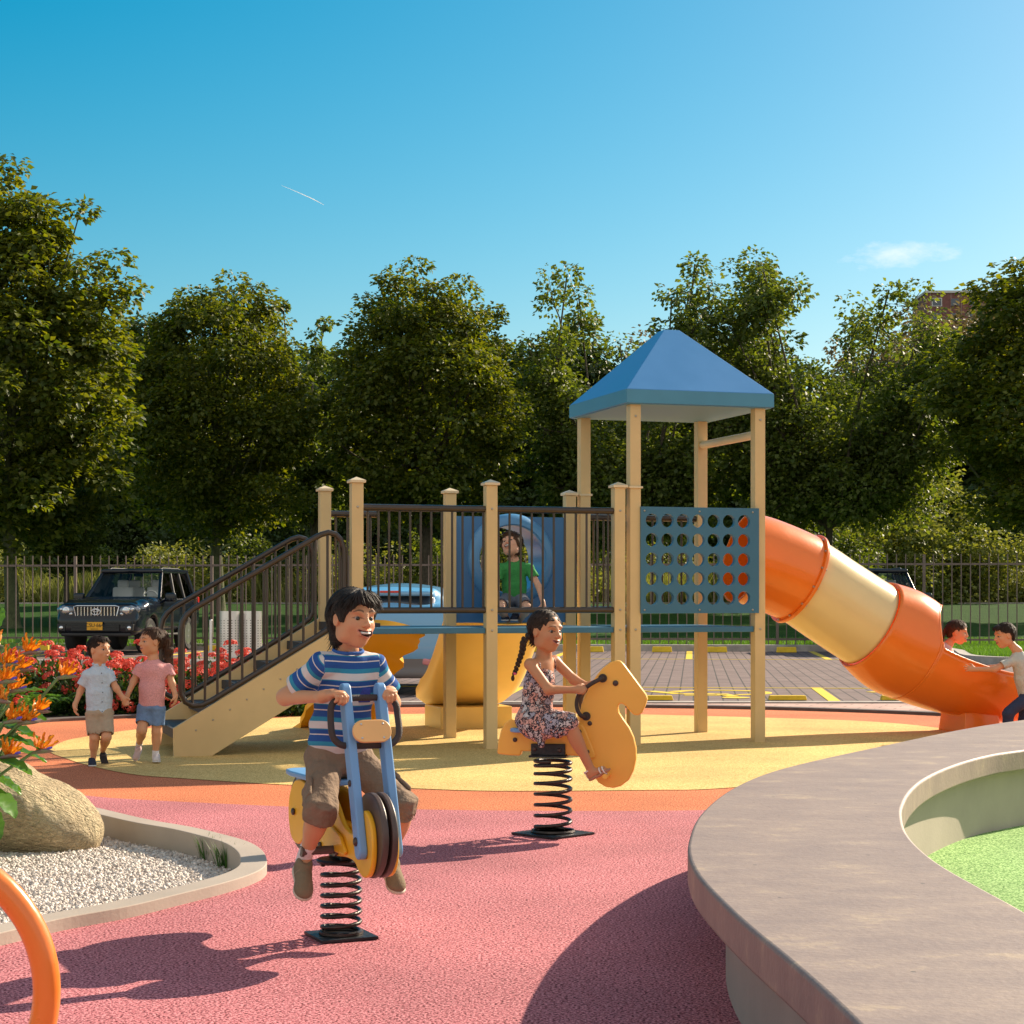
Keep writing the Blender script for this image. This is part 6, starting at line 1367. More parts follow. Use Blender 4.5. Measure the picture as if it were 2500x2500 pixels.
    for s in (-1, 1):
        h_, t_ = ft[s]; d = nrm(t_ - h_); u = nrm(np.array((-.1, 0, 1)) - d * d[2]); r = np.cross(d, u); Ms = np.stack([r, d, u], 1); F = Field(); F.ell(h_ + d * .0 - u * .001, (.024, .03, .010), Ms, 0); F.ell(h_ + d * .07 - u * .001, (.029, .045, .010), Ms, .02); F.cut(h_ + u * .004, u); so = fobj('sandal', F, .004, mso, p, org=org)
        mb = MB()
        for c_, rr_, til in ((h_ + d * .062 + u * .012, .026, 0), (h_ + d * .078 + u * .010, .026, .2), (h_ + d * -.002 + u * .044, .026, 0)):
            ring = [c_ + r * rr_ * math.cos(a) + (u if til < 1 else d) * rr_ * .85 * math.sin(a) + d * .02 * math.cos(a) * til - org for a in np.linspace(0, 2 * math.pi, 25)[:-1]]
            if c_ is not None and rr_ == .026 and til == 0 and np.dot(c_ - h_, u) > .03: ring = [c_ + r * .0255 * math.cos(a) + d * .0265 * math.sin(a) - org for a in np.linspace(0, 2 * math.pi, 25)[:-1]]
            mb.tube(ring, .0045, 8, closed=True)
        mb.tube([h_ - d * .024 + u * .045 - org, h_ - d * .026 + u * .02 - org, h_ - d * .022 + u * .0 - org], .005, 8); mb.build('sandal_strap', msd, so, smooth=80)
girl()

# ---------------------------------------------------------------- standing / crouching children: common builder
def child(label, org, C, M, H, neck, S, El, Wr, pel, Kn, An, fwd, skin, shirt, shorts, mouth, hair, hm, hem, shorthem, shoes=None, h=.0062, hands=None, socks=None, slv=.6, group=None, cuff_long=False, belly=1.0, collar=None, gaze=(0, 1, 0), hf=.0042):
    org = np.array(org); p = person(org, label, group); fwd = nrm(fwd); up = nrm(np.array(neck) - pel); left = nrm(np.cross(up, fwd)); Mt = basis(fwd, up); q = H / .235
    Hp = {s: pel + left * s * .050 * q for s in (-1, 1)}; B = Field()
    B.ell(neck * .66 + pel * .34, np.array((.090, .062, .105)) * q, Mt, .05); B.ell(neck * .33 + pel * .67, np.array((.082, .068, .10)) * q, Mt, .05); B.ell(pel, np.array((.090, .075, .065)) * q, Mt, .05); B.cap(S[-1], S[1], .030 * q, .030 * q, .04)
    for s in (-1, 1):
        limb(B, S[s], El[s], .032 * q, .027 * q); limb(B, El[s], Wr[s], .027 * q, .0185 * q); limb(B, Hp[s], Kn[s], .055 * q, .040 * q)
        if An: limb(B, Kn[s], An[s], .039 * q, .024 * q, .010, back=-fwd)
        d_, n_, t_, cu, sp = hands[s]; hand_ops(B, Wr[s], d_, n_, t_, size=.112 * q, curl=cu, spread=sp)
    pts, rr = head_ops(B, C, M, H, mouth, neck, .035 * q); B.cap(neck, neck * .8 + pel * .2, .038 * q, .05 * q, .035)
    fines = [(C - .15, C + .15, hf)] + [(Wr[s] + nrm(hands[s][0]) * .05 * q - .065, Wr[s] + nrm(hands[s][0]) * .05 * q + .065, .0038) for s in (-1, 1)]
    if np.linalg.norm(Wr[-1] - Wr[1]) < .25: fines = fines[:2]
    fobj('body', B, h, m_skin, p, fine=fines, colf=lambda V: head_color(V, C, M, H, skin, pts, rr), org=org); eyes(p, C, M, H, gaze, org)
    if mouth in ('smile', 'laugh'): teeth(p, C, M, H, org, mouth == 'laugh')
    L = lambda x, y, z: C + H * (M @ np.array((x, y, z))); Fh = Field(); hair(Fh, lambda c, r, k=.05, sub=False: Fh.ell(L(*c), np.array(r) * H, M, k * H, sub), L)
    Fh.disp(lambda x, y, z: .0022 * snoise(x, y, z * .4, 210, 3) + .0015 * snoise(x, y, z * .4, 420, 5)); ho = fobj('hair', Fh, .0038, hm, p, org=org, sm=1); strands_on(ho, C, M, H, 1500, .03 if hair is hair_short else .055, hm, org, 7, w_=.0022, lift=.004 if hair is not hair_short else .003)
    T = Field(); T.ell(neck * .66 + pel * .34, np.array((.104, .076, .115)) * q, Mt, 0); T.ell(neck * .36 + pel * .64, np.array((.098, .084 * belly, .12)) * q, Mt, .06); he = neck + (pel - neck) * hem
    T.ecyl(neck * .45 + pel * .55, he, np.array((.098, .080)) * q, np.array((.112, .096)) * q, left, .04, rd=.01); T.cap(S[-1], S[1], .037 * q, .037 * q, .05); T.cap(neck - up * .012, neck - up * .07, .046 * q, .075 * q, .05)
    for s in (-1, 1):
        c = S[s] * (1 - slv) + El[s] * slv; T.ecyl(S[s], c, np.array((.039, .037)) * q, np.array((.050, .044)) * q, left, .03); dv = nrm(El[s] - S[s]); T.ecyl(c - dv * .025, c + dv * .02, np.array((.040, .035)) * q, np.array((.044, .038)) * q, left, 0, True)
    T.cut(neck + up * .008, up); T.ell(neck + up * .014 + fwd * .016, np.array((.05, .048, .026)) * q, basis(fwd, up), .004, True); T.disp(fold(.0032, 32, int(H * 1e4) % 9)); T.disp(fold(.0014, 90, 2))
    so = fobj('shirt', T, h * .85, shirt, p, org=org, sm=1)
    if collar:
        for s in (-1, 1):
            f_ = Field(); c = neck + left * s * .030 * q + fwd * .040 * q - up * .004; f_.box(c, (.020, .004, .014), basis(nrm(fwd + left * s * .5), nrm(up + left * s * .5)), .003, 0); f_.cap(neck + left * s * .048 * q + up * .012, neck - fwd * .03 + up * .018, .008, .008, .01); f_.cap(neck + left * s * .048 * q + up * .012, c + up * .008, .008, .007, .01); fobj('collar', f_, .004, shirt, so, org=org)
        mb = MB()
        for k_ in range(5): c = neck + (pel - neck) * (.16 + .2 * k_) + fwd * (.079 + .012 * k_ * (k_ < 3)) * q; mb = MB(); mb.ell(c + fwd * .012 - org, (.0045, .0045, .0045), nu=8, nv=6); mb.build('button', m_bolt, so, smooth=180)
    Q = Field(); Q.ell(pel, np.array((.102, .088, .075)) * q, Mt, 0); Q.ecyl(neck * .25 + pel * .75, pel, np.array((.090, .074)) * q, np.array((.100, .086)) * q, left, .03)
    for s in (-1, 1):
        if shorthem > 1.0 and An:
            Q.cap(Hp[s], Kn[s], .066 * q, .052 * q, .03); e_ = Kn[s] + (An[s] - Kn[s]) * (shorthem - 1); Q.ecyl(Kn[s], e_, np.array((.050, .052)) * q, np.array((.045, .046)) * q, left, .03)
        else:
            e_ = Hp[s] + (Kn[s] - Hp[s]) * shorthem; d = nrm(Kn[s] - Hp[s]); Q.ecyl(Hp[s], e_, np.array((.068, .070)) * q, np.array((.062, .062)) * q, left, .03, rd=.004); Q.ecyl(e_ - d * .025, e_ + d * .02, np.array((.053, .053)) * q, np.array((.057, .057)) * q, left, 0, True)
    Q.disp(fold(.003, 38, 4)); fobj('shorts' if shorthem <= 1 else 'trousers', Q, h * .85, shorts, p, org=org, sm=1)
    if socks is not None and An:
        for s in (-1, 1): f_ = Field(); d = nrm(Kn[s] - An[s]); f_.cap(An[s] + d * .02, An[s] - d * .03, .028 * q, .028 * q, 0); fobj('sock', f_, .005, socks, p, org=org)
    if shoes and An:
        for s in (-1, 1): hh, tt, u_, mu, ms = shoes[s]; shoe(p, hh, tt, u_, np.linalg.norm(np.array(tt) - hh) * 1.06, mu, ms, org, strap=True)
    return p
def hair_short(Fh, E, L):
    E((0, -.085, .145), (.355, .40, .365), 0); E((0, -.25, -.05), (.27, .18, .24), .06); E((0, .22, .36), (.22, .14, .10), .06)
    E((0, .50, -.04), (.30, .34, .35), .02, True); E((0, .12, -.42), (.5, .36, .30), .03, True); E((0, -.04, .0), (.295, .33, .33), 0, True)
    for s in (-1, 1): E((s * .40, .02, -.09), (.11, .11, .15), .02, True)
def hair_mop(Fh, E, L):
    E((0, -.085, .15), (.40, .44, .38), 0); E((0, -.25, -.10), (.33, .22, .28), .06)
    for s in (-1, 1): E((s * .33, .02, .05), (.08, .18, .24), .06)
    E((0, .25, .33), (.25, .15, .12), .06); E((0, .52, -.08), (.26, .34, .34), .02, True); E((0, .16, -.46), (.5, .36, .26), .03, True); E((0, -.04, .0), (.30, .33, .33), 0, True)
def hair_tail(curl=True, side=(0, -1, 0)):
    def f(Fh, E, L):
        E((0, -.085, .145), (.355, .40, .362), 0); E((0, -.25, -.02), (.26, .18, .22), .06); E((0, .50, -.06), (.30, .34, .40), .02, True); E((0, .12, -.42), (.5, .36, .30), .03, True); E((0, -.04, .0), (.295, .33, .33), 0, True)
        for s in (-1, 1): E((s * .40, .03, -.08), (.11, .12, .15), .02, True)
        if curl:
            for i in range(11): t = i / 10; E((-.05 + .08 * math.sin(i * 2.1), -.44 - .20 * math.sin(t * 2.6), .26 - t * 1.12), (.17 + .04 * math.sin(i * 3), .16, .13), .04)
        else:
            for i in range(9): t = i / 8; E((0, -.44 - .12 * math.sin(t * 2.4), .10 - t * .62), (.085 * (1 - .3 * t), .10 * (1 - .4 * t), .10), .04)
    return f
# ---- 3. walking boy, 4. walking girl, hand in hand
Y0 = 14.62; fw = nrm((.45, -.9, 0))
An_b = {-1: wr(228, 1850, 14.62), 1: wr(251, 1832, 14.80)}
Mb_ = basis((.86, -.50, .02), (0, 0, 1))
sh_n = cloth('navy_canvas', (.03, .035, .06)); sh_d = cloth('charcoal_canvas', (.04, .034, .034)); so_w = P('white_sole', (.60, .58, .58), .6)
child('small boy in a pale blue shirt and beige shorts at the foot of the stairs', (-3.22, 14.62, 0), wr(243, 1586, Y0), Mb_, .215, wr(241, 1624, Y0), {-1: wr(214, 1646, Y0 - .03), 1: wr(265, 1646, Y0 + .03)}, {-1: wr(196, 1688, Y0), 1: wr(284, 1681, Y0)}, {-1: wr(183, 1722, Y0 - .06), 1: wr(301, 1704, Y0)},
      wr(243, 1740, Y0), {-1: wr(231, 1802, Y0 - .05), 1: wr(260, 1800, Y0 - .06)}, An_b, fw, SK_T, cloth('pale_blue_linen', (.50, .59, .68), bump=.5), cloth('beige_cotton', (.42, .33, .24)), 'closed', hair_short, m_hair_d, 1.03, .88,
      shoes={-1: (An_b[-1] + (-.02, .03, -.058), An_b[-1] + (.02, -.11, -.058), (0, 0, 1), sh_n, so_w), 1: (An_b[1] + (-.01, .035, -.04), An_b[1] + (.035, -.05, -.135), (.1, -.6, .7), sh_d, sh_d)},
      hands={-1: ((.1, -.2, -1), (1, 0, 0), (0, -1, 0), (.35, .4, .3), 0), 1: ((.55, -.05, -.8), (0, -1, 0), (.8, -.3, .5), (.5, .7, .5), 0)}, slv=.62, collar=True)
Y1 = 14.86; fg = nrm((-.30, -.95, 0)); An_g = {-1: wr(340, 1815, 15.02), 1: wr(380, 1840, 14.86)}
m_pinkd = cloth('pink_knit', (.70, .33, .33), var=.16, vs=110, bump=.4, bs=110)
child('girl with a curly ponytail in pink top and denim shorts beside the stairs', (-2.81, 14.86, 0), wr(368, 1566, Y1), basis((-.80, -.60, -.02), (0, 0, 1)), .228, wr(374, 1610, Y1), {-1: wr(343, 1630, Y1), 1: wr(409, 1630, Y1 + .02)}, {-1: wr(326, 1664, Y1), 1: wr(420, 1670, Y1)}, {-1: wr(310, 1700, Y1 - .08), 1: wr(428, 1698, Y1 - .03)},
      wr(370, 1728, Y1), {-1: wr(346, 1783, Y1 - .08), 1: wr(383, 1788, Y1 - .02)}, An_g, fg, SK_T, m_pinkd, cloth('blue_denim', (.16, .25, .42), var=.18, vs=12), 'soft', hair_tail(True), m_hair_b, .97, .72,
      shoes={-1: (An_g[-1] + (.0, .03, -.04), An_g[-1] + (-.02, -.05, -.135), (0, -.7, .7), cloth('pink_canvas', (.62, .45, .43)), so_w), 1: (An_g[1] + (.0, .03, -.058), An_g[1] + (.03, -.115, -.058), (0, 0, 1), cloth('pale_canvas', (.62, .56, .55)), so_w)},
      hands={-1: ((-.35, -.1, -1), (.2, 1, 0), (-.3, -.9, 0), (.5, .7, .5), 0), 1: ((0, -.1, -1), (-1, 0, 0), (0, -1, 0), (.4, .45, .3), 0)}, slv=.55, socks=cloth('white_sock', (.74, .70, .70)))
# ---- 5. boy in green crouching on the bridge in front of the tunnel
Y2 = 17.25; f3 = nrm((-.25, -.97, 0))
An_3 = {-1: wr(1262, 1512, Y2 + .25), 1: wr(1250, 1512, Y2 + .25)}
child('laughing boy in a green T-shirt crouching behind the bridge railing', (0.0, 17.3, 1.04), wr(1248, 1329, Y2), basis((-.42, -.80, .42), (-.1, .3, 1)), .24, wr(1255, 1368, Y2 + .03), {-1: wr(1222, 1385, Y2 + .02), 1: wr(1291, 1385, Y2 + .04)}, {-1: wr(1208, 1432, Y2), 1: wr(1314, 1430, Y2)}, {-1: wr(1206, 1468, Y2 - .05), 1: wr(1326, 1474, Y2 - .05)},
      wr(1256, 1462, Y2 + .12), {-1: wr(1219, 1482, Y2 - .22), 1: wr(1288, 1484, Y2 - .2)}, {-1: wr(1240, 1514, Y2 + .05), 1: wr(1270, 1514, Y2 + .05)}, f3, SK_L, cloth('green_cotton', (.055, .30, .085), bump=.4), cloth('grey_blue_cotton', (.14, .16, .21)), 'laugh', hair_mop, m_hair_b, .98, .8, h=.007,
      shoes={s: (wr(1246 + s * 14, 1514, Y2 + .08), wr(1244 + s * 10, 1516, Y2 - .09), (0, 0, 1), sh_n, so_w) for s in (-1, 1)},
      hands={-1: ((0, -.3, -1), (0, 1, 0), (1, 0, 0), (.5, .8, .7), 0), 1: ((0, -.3, -1), (0, 1, 0), (-1, 0, 0), (.5, .8, .7), 0)}, slv=.6)
# ---- 6. girl sitting in the chute, 7. boy pushing at its side
Y3 = 18.3; f4 = nrm((1, -.1, -.1))
child('girl with a ponytail in a pale pink top laughing in the orange slide', (3.95, 18.3, .6), wr(2338, 1543, Y3), basis((.93, -.30, -.18), (.1, 0, 1)), .235, wr(2315, 1574, Y3), {-1: wr(2304, 1590, Y3 - .10), 1: wr(2316, 1590, Y3 + .09)}, {-1: wr(2314, 1640, Y3 - .12), 1: wr(2334, 1640, Y3 + .1)}, {-1: wr(2345, 1672, Y3 - .1), 1: wr(2355, 1672, Y3 + .1)},
      wr(2262, 1650, Y3), {-1: wr(2345, 1690, Y3 - .08), 1: wr(2345, 1690, Y3 + .08)}, {-1: wr(2400, 1718, Y3 - .06), 1: wr(2400, 1718, Y3 + .08)}, f4, SK_T, cloth('pale_pink_cotton', (.70, .50, .48)), cloth('white_cotton', (.6, .6, .6)), 'laugh', hair_tail(False), m_hair_b, .98, .8, h=.007,
      hands={s: ((1, 0, -.2), (0, 0, -1), (0, -s, 0), (.2, .3, .2), .1) for s in (-1, 1)}, slv=.6)
Y4 = 17.72; f5 = nrm((-.93, .25, -.25))
child('boy in a pale grey shirt and navy trousers pushing against the orange slide', (4.7, 17.7, 0), wr(2452, 1551, Y4), basis((-.94, -.18, -.20), (-.12, 0, 1)), .238, wr(2484, 1590, Y4), {1: wr(2474, 1612, Y4 - .02), -1: wr(2492, 1606, Y4 + .16)}, {1: wr(2428, 1634, Y4 - .06), -1: wr(2440, 1628, Y4 + .22)}, {1: wr(2380, 1634, Y4 + .02), -1: wr(2395, 1630, Y4 + .28)},
      wr(2512, 1698, Y4 + .05), {1: wr(2462, 1740, Y4 - .03), -1: wr(2500, 1752, Y4 + .12)}, {1: wr(2460, 1793, Y4 + .0), -1: wr(2522, 1790, Y4 + .12)}, f5, SK_T, cloth('pale_grey_cotton', (.50, .53, .49)), cloth('navy_cotton2', (.035, .05, .10)), 'soft', hair_short, m_hair_d, .98, 1.9, h=.007,
      shoes={1: (wr(2466, 1803, Y4), wr(2440, 1803, Y4), (0, 0, 1), sh_d, so_w), -1: (wr(2530, 1800, Y4 + .12), wr(2505, 1802, Y4 + .12), (0, 0, 1), sh_d, so_w)},
      hands={1: ((-1, .1, .15), (0, 1, 0), (0, -.1, 1), (.1, .12, .1), .22), -1: ((-1, .2, .1), (0, 1, 0), (0, .1, 1), (.1, .12, .1), .15)}, slv=.62)
# ================================================================ VEHICLES
def carpaint(name, c, rough=.25): return P(name, c, rough, metal=.0, coat=.7, spec=.4)
m_blk = P('black_paint', (.006, .009, .016), .10, spec=.5); m_bluep = carpaint('light_blue_paint', (.16, .40, .66), .3); m_tyre = P('tyre_rubber', (.022, .021, .021), .85, bump=.5, bs=60); m_chrome = P('chrome', (.75, .75, .76), .12, metal=1.); m_alloy = P('alloy', (.55, .54, .53), .28, metal=.9)
m_glass = glassmat('car_glass', (.86, .92, .95), .05); m_lens = glassmat('lamp_lens', (.9, .92, .95), .05); m_lensb = P('headlight_lens', (.22, .24, .27), .08, metal=.5, coat=1.); m_pl = P('black_trim', (.02, .02, .021), .5); m_int = P('beige_upholstery', (.78, .68, .58), .7); m_red = P('red_lens', (.55, .02, .015), .15, coat=.6); m_plt = P('yellow_plate', (.80, .40, .02), .5); m_ink = P('black_ink', (.01, .01, .01), .6); m_pinkl = P('pink_lens', (.60, .22, .24), .15, coat=.6)
m_dglass = P('dark_glass', (.03, .035, .045), .04, spec=.9, coat=1.)
def text(s, size, depth, m, parent, loc, rot):
    c = bpy.data.curves.new('text', 'FONT'); c.body = s; c.size = size; c.extrude = depth; c.align_x = 'CENTER'; c.align_y = 'CENTER'
    t = bpy.data.objects.new('tmp', c); col.objects.link(t); dg = bpy.context.evaluated_depsgraph_get(); me = bpy.data.meshes.new_from_object(t.evaluated_get(dg)); bpy.data.objects.remove(t)
    me.materials.clear(); o = link('lettering', me, m, parent); o.location = loc; o.rotation_euler = rot; return o
def wheel(parent, x, y, z, r, w_, side):
    t = empty('wheel', (x, y, z)); t.parent = parent
    mb = MB(); mb.lathe([(r * .62, -w_ / 2 * .8), (r * .90, -w_ / 2), (r * .985, -w_ / 2 * .75), (r, -w_ * .2), (r, w_ * .2), (r * .985, w_ / 2 * .75), (r * .90, w_ / 2), (r * .62, w_ / 2 * .8)], n=40, axis='x'); mb.build('tyre', m_tyre, t, smooth=40)
    mb = MB(); s = side
    mb.lathe([(r * .64, s * w_ * .42), (r * .60, s * w_ * .38), (r * .57, s * w_ * .05)], n=32, axis='x')
    for k in range(6):
        a = 2 * math.pi * k / 6
        for d_ in (-.13, .13): mb.tube([(s * w_ * .36, r * .12 * math.cos(a), r * .12 * math.sin(a)), (s * w_ * .33, r * .6 * math.cos(a + d_), r * .6 * math.sin(a + d_))], r * .05, 6)
    mb.cyl((s * w_ * .2, 0, 0), (s * w_ * .42, 0, 0), r * .15, 16); mb.build('rim', m_alloy, t, smooth=40); return t
def quad(mb, a, b, c, d, th=.02):
    a, b, c, d = [Vector([float(q) for q in p]) for p in (a, b, c, d)]; n = (b - a).cross(d - a).normalized() * th
    mb.add([a, b, c, d, a - n, b - n, c - n, d - n], [(0, 1, 2, 3), (7, 6, 5, 4), (0, 4, 5, 1), (1, 5, 6, 2), (2, 6, 7, 3), (3, 7, 4, 0)])
def suv():
    """front towards -y in local space, x to the right seen from the front camera"""
    r = empty('parked_car'); F = Field(); Hw = .97
    F.box((0, .25, .86), (Hw, 2.05, .36), None, .16, 0); F.box((0, -1.72, .80), (Hw - .03, .62, .34), None, .16, .12)
    F.box((0, -1.35, 1.08), (.80, .95, .13), basis((0, 1, .10)), .10, .10); F.box((0, .7, 1.12), (.90, 1.65, .14), None, .10, .10)
    for s in (-1, 1):
        F.ell((s * .84, -1.42, .92), (.14, .60, .24), None, .16); F.ell((s * .86, 1.42, .92), (.12, .6, .24), None, .16)
        F.cap((s * .6, -1.42, .41), (s * 1.3, -1.42, .41), .47, .47, .02, True); F.cap((s * .6, 1.42, .41), (s * 1.3, 1.42, .41), .47, .47, .02, True)
    F.box((0, -2.10, .66), (.90, .30, .22), None, .12, .12);  F.box((0, 0, .1), (2, 4, .32), None, .01, .02, True)
    fobj('body', F, .025, m_blk, r, sm=2)
    # greenhouse
    yb0, yb1, zb_ = -.62, 2.12, 1.22; yt0, yt1, zt_ = .08, 1.98, 1.86; wb_, wt_ = .88, .70
    Bt = {(-1, 0): (-wb_, yb0, zb_), (1, 0): (wb_, yb0, zb_), (-1, 1): (-wb_, yb1, zb_), (1, 1): (wb_, yb1, zb_)}; Tt = {(-1, 0): (-wt_, yt0, zt_), (1, 0): (wt_, yt0, zt_), (-1, 1): (-wt_, yt1, zt_), (1, 1): (wt_, yt1, zt_)}
    Rf = Field(); Rf.box((0, (yt0 + yt1) / 2, zt_ + .03), (wt_ + .05, (yt1 - yt0) / 2 + .09, .055), None, .05, 0); Rf.ell((0, (yt0 + yt1) / 2, zt_ + .04), (wt_ + .02, 1.05, .075), None, .03); rf_ = fobj('roof', Rf, .02, m_blk, r, sm=2)
    for s in (-1, 1): mb = MB(); mb.tube([(s * .62, .25, zt_ + .07), (s * .62, .4, zt_ + .105), (s * .62, 1.6, zt_ + .105), (s * .62, 1.8, zt_ + .07)], .016, 8); mb.build('roof_rail', m_pl, rf_, smooth=60)
    lerp = lambda a, b, t: tuple(a[i] * (1 - t) + b[i] * t for i in range(3))
    for s in (-1, 1):
        for (tb, tt, rr_) in ((0, 0, .045), (.42, .34, .032), (.70, .66, .030), (1, 1, .06)):
            a = lerp(Bt[(s, 0)], Bt[(s, 1)], tb); b = lerp(Tt[(s, 0)], Tt[(s, 1)], tt); mb = MB(); mb.tube([a, lerp(a, b, .5), b], rr_, 8); mb.build('pillar', m_blk if tb in (0, 1) else m_pl, r, smooth=60)
        for (t0, u0_, t1, u1_) in ((.03, .02, .41, .33), (.43, .35, .69, .65), (.71, .67, .97, .97)):
            a, b = lerp(Bt[(s, 0)], Bt[(s, 1)], t0), lerp(Bt[(s, 0)], Bt[(s, 1)], t1); d, c = lerp(Tt[(s, 0)], Tt[(s, 1)], u0_), lerp(Tt[(s, 0)], Tt[(s, 1)], u1_); mb = MB(); quad(mb, a, b, c, d, .006); mb.build('window', m_glass, r)
    mb = MB(); a, b, c, d = Bt[(-1, 0)], Bt[(1, 0)], Tt[(1, 0)], Tt[(-1, 0)]; N_ = 10; V_ = []; 
    for j in range(2):
        for i in range(N_ + 1): t = i / N_; p = lerp(a, b, t) if j == 0 else lerp(d, c, t); V_.append((p[0], p[1] - .10 * math.sin(math.pi * t) * (1 if j == 0 else .7), p[2]))
    mb.add(V_, [(i, i + 1, N_ + 2 + i, N_ + 1 + i) for i in range(N_)]); mb.build('windshield', m_glass, r, smooth=60)
    mb = MB(); quad(mb, Bt[(1, 1)], Bt[(-1, 1)], Tt[(-1, 1)], Tt[(1, 1)], .006); mb.build('rear_window', m_glass, r)
    mb = MB(); mb.box((0, -.52, 1.215), (1.55, .12, .03)); mb.build('cowl', m_pl, r)
    for x in (-.42, .42):
        for y, nm in ((.62, 0), (1.45, 1)):
            mb = MB(); mb.box((x, y, 1.25), (.50, .16, .55), rot=Matrix.Rotation(R(-8), 3, 'X')); o = mb.build('seat', m_int, r, bevel=.06, seg=4); h_ = MB(); h_.box((x, y + .03, 1.60), (.27, .11, .18)); h_.build('headrest', m_int, o, bevel=.04, seg=3)
    mb = MB(); mb.box((0, -.12, 1.19), (1.5, .4, .10)); mb.build('dashboard', m_int, r, bevel=.03)
    mb = MB(); mb.tube([(.42 + .18 * math.cos(a), .12 + .05 * math.sin(a), 1.26 + .17 * math.sin(a)) for a in np.linspace(0, 2 * math.pi, 25)[:-1]], .016, 8, closed=True); mb.build('steering_wheel', m_int, r, smooth=60)
    mb = MB(); mb.box((0, .5, 1.80), (.24, .03, .06)); mb.build('rear_mirror', m_pl, r, bevel=.01)
    # face
    yf = -2.335
    g = MB(); g.prism([(-.46, .80), (.46, .80), (.50, 1.07), (-.50, 1.07)], yf - .02, yf + .05, axis='y'); gr = g.build('grille', m_pl, r, bevel=.01)
    fr_m = MB(); fr_m.tube([(-.46, yf - .03, .80), (.46, yf - .03, .80), (.52, yf - .03, 1.07), (.44, yf - .03, 1.09), (-.44, yf - .03, 1.09), (-.52, yf - .03, 1.07)], .018, 8, closed=True); fr_m.build('grille_frame', m_chrome, gr, smooth=50)
    for k in range(12):
        if k in (5, 6): pass
        x = -.42 + .84 * k / 11; b_2 = MB(); b_2.box((x, yf - .032, .94), (.020, .02, .25)); b_2.build('grille_bar', m_chrome, gr, bevel=.006)
    em = MB()
    for (cx, cz, rx_, rz_) in ((0, .955, .105, .070), (0, .955, .036, .066), (0, .982, .068, .026)): em.tube([(cx + rx_ * math.cos(a), yf - .055, cz + rz_ * math.sin(a)) for a in np.linspace(0, 2 * math.pi, 33)[:-1]], .0095, 8, closed=True)
    em.build('emblem', m_chrome, gr, smooth=60)
    for s in (-1, 1):
        hl = Field(); hl.ell((s * .70, yf + .07, .96), (.20, .12, .12), basis((s * .45, -1, 0), (s * .25, 0, 1)), 0); hl.box((s * .80, yf + .16, 1.02), (.13, .14, .06), basis((s * .6, -1, 0), (s * .3, 0, 1)), .05, .08); ho_ = fobj('headlight', hl, .018, m_lensb, r)
        for (dx, dz, rr_) in ((-.01, .03, .085), (-.11, -.05, .045), (.11, .05, .04)):
            q = MB(); q.ell((s * (.70 + dx), yf - .055 + abs(dx) * .3, .96 + dz), (rr_, .03, rr_), nu=24, nv=12); q.build('lamp', m_chrome, ho_, smooth=180); q = MB(); q.ell((s * (.70 + dx), yf - .075 + abs(dx) * .3, .96 + dz), (rr_ * .55, .03, rr_ * .55), nu=24, nv=12); q.build('lamp_glass', m_lens, ho_, smooth=180)
        q = MB(); q.ell((s * .78, yf - .105, .60), (.05, .03, .05), nu=24, nv=10); fo = q.build('fog_lamp', m_chrome, r, smooth=180); q = MB(); q.prism([(s * .70, .52), (s * .86, .54), (s * .88, .68), (s * .68, .68)], yf - .095, yf, axis='y'); q.build('fog_lamp_bezel', m_pl, r, bevel=.01)
        mm_ = Field(); mm_.box((s * 1.10, -.46, 1.28), (.13, .07, .10), None, .05, 0); mm_.cap((s * .93, -.42, 1.20), (s * 1.05, -.44, 1.22), .03, .03, .03); mo = fobj('side_mirror', mm_, .015, m_blk, r); q = MB(); q.box((s * 1.12, -.535, 1.235), (.18, .012, .035)); q.build('mirror_lamp', m_lens, mo, bevel=.005)
        for y in (-1.42, 1.42): wheel(r, s * .82, y, .41, .405, .27, s)
        q = MB(); q.box((s * .965, .15, .98), (.012, .16, .03)); q.build('door_handle', m_blk, r, bevel=.005); q = MB(); q.box((s * .965, 1.05, .98), (.012, .16, .03)); q.build('door_handle', m_blk, r, bevel=.005)
        q = MB(); q.box((s * .90, .0, .42), (.16, 1.9, .05)); q.build('side_step', m_pl, r, bevel=.015)
        q = MB(); q.box((s * .88, 2.27, 1.12), (.12, .10, .34)); q.build('tail_lamp', m_red, r, bevel=.02)
    q = MB(); q.box((0, yf - .075, .60), (1.10, .06, .15)); bm_ = q.build('lower_grille', m_pl, r, bevel=.01)
    for k in range(4): q = MB(); q.box((0, yf - .110, .545 + .037 * k), (1.12, .012, .012)); q.build('grille_slat', m_blk, bm_)
    q = MB(); q.box((0, yf - .0, .45), (1.6, .16, .08)); q.build('lower_bumper', m_pl, r, bevel=.03)
    q = MB(); q.box((0, yf - .125, .64), (.36, .012, .18)); plt = q.build('number_plate', m_plt, r, bevel=.004)
    text('CSU·664', .115, .003, m_ink, plt, (0, yf - .133, .655), (R(90), 0, 0)); text('BOGOTA D.C.', .028, .002, m_ink, plt, (0, yf - .133, .575), (R(90), 0, 0))
    return r
A1 = suv(); A1.location = (-9.18, 45.45, 0); A1.rotation_euler = (0, 0, R(-7.5)); A1.scale = (1.03, 1.03, 1.03); tag(A1, 'glossy black off road car with chrome grille facing the playground at the left', 'car', 'off road cars by the fence')
A2 = copy_tree(A1); A2.location = (8.75, 45.3, 0); A2.rotation_euler = (0, 0, R(-3)); tag(A2, 'black off road car almost hidden behind the orange tube slide', 'car', 'off road cars by the fence')
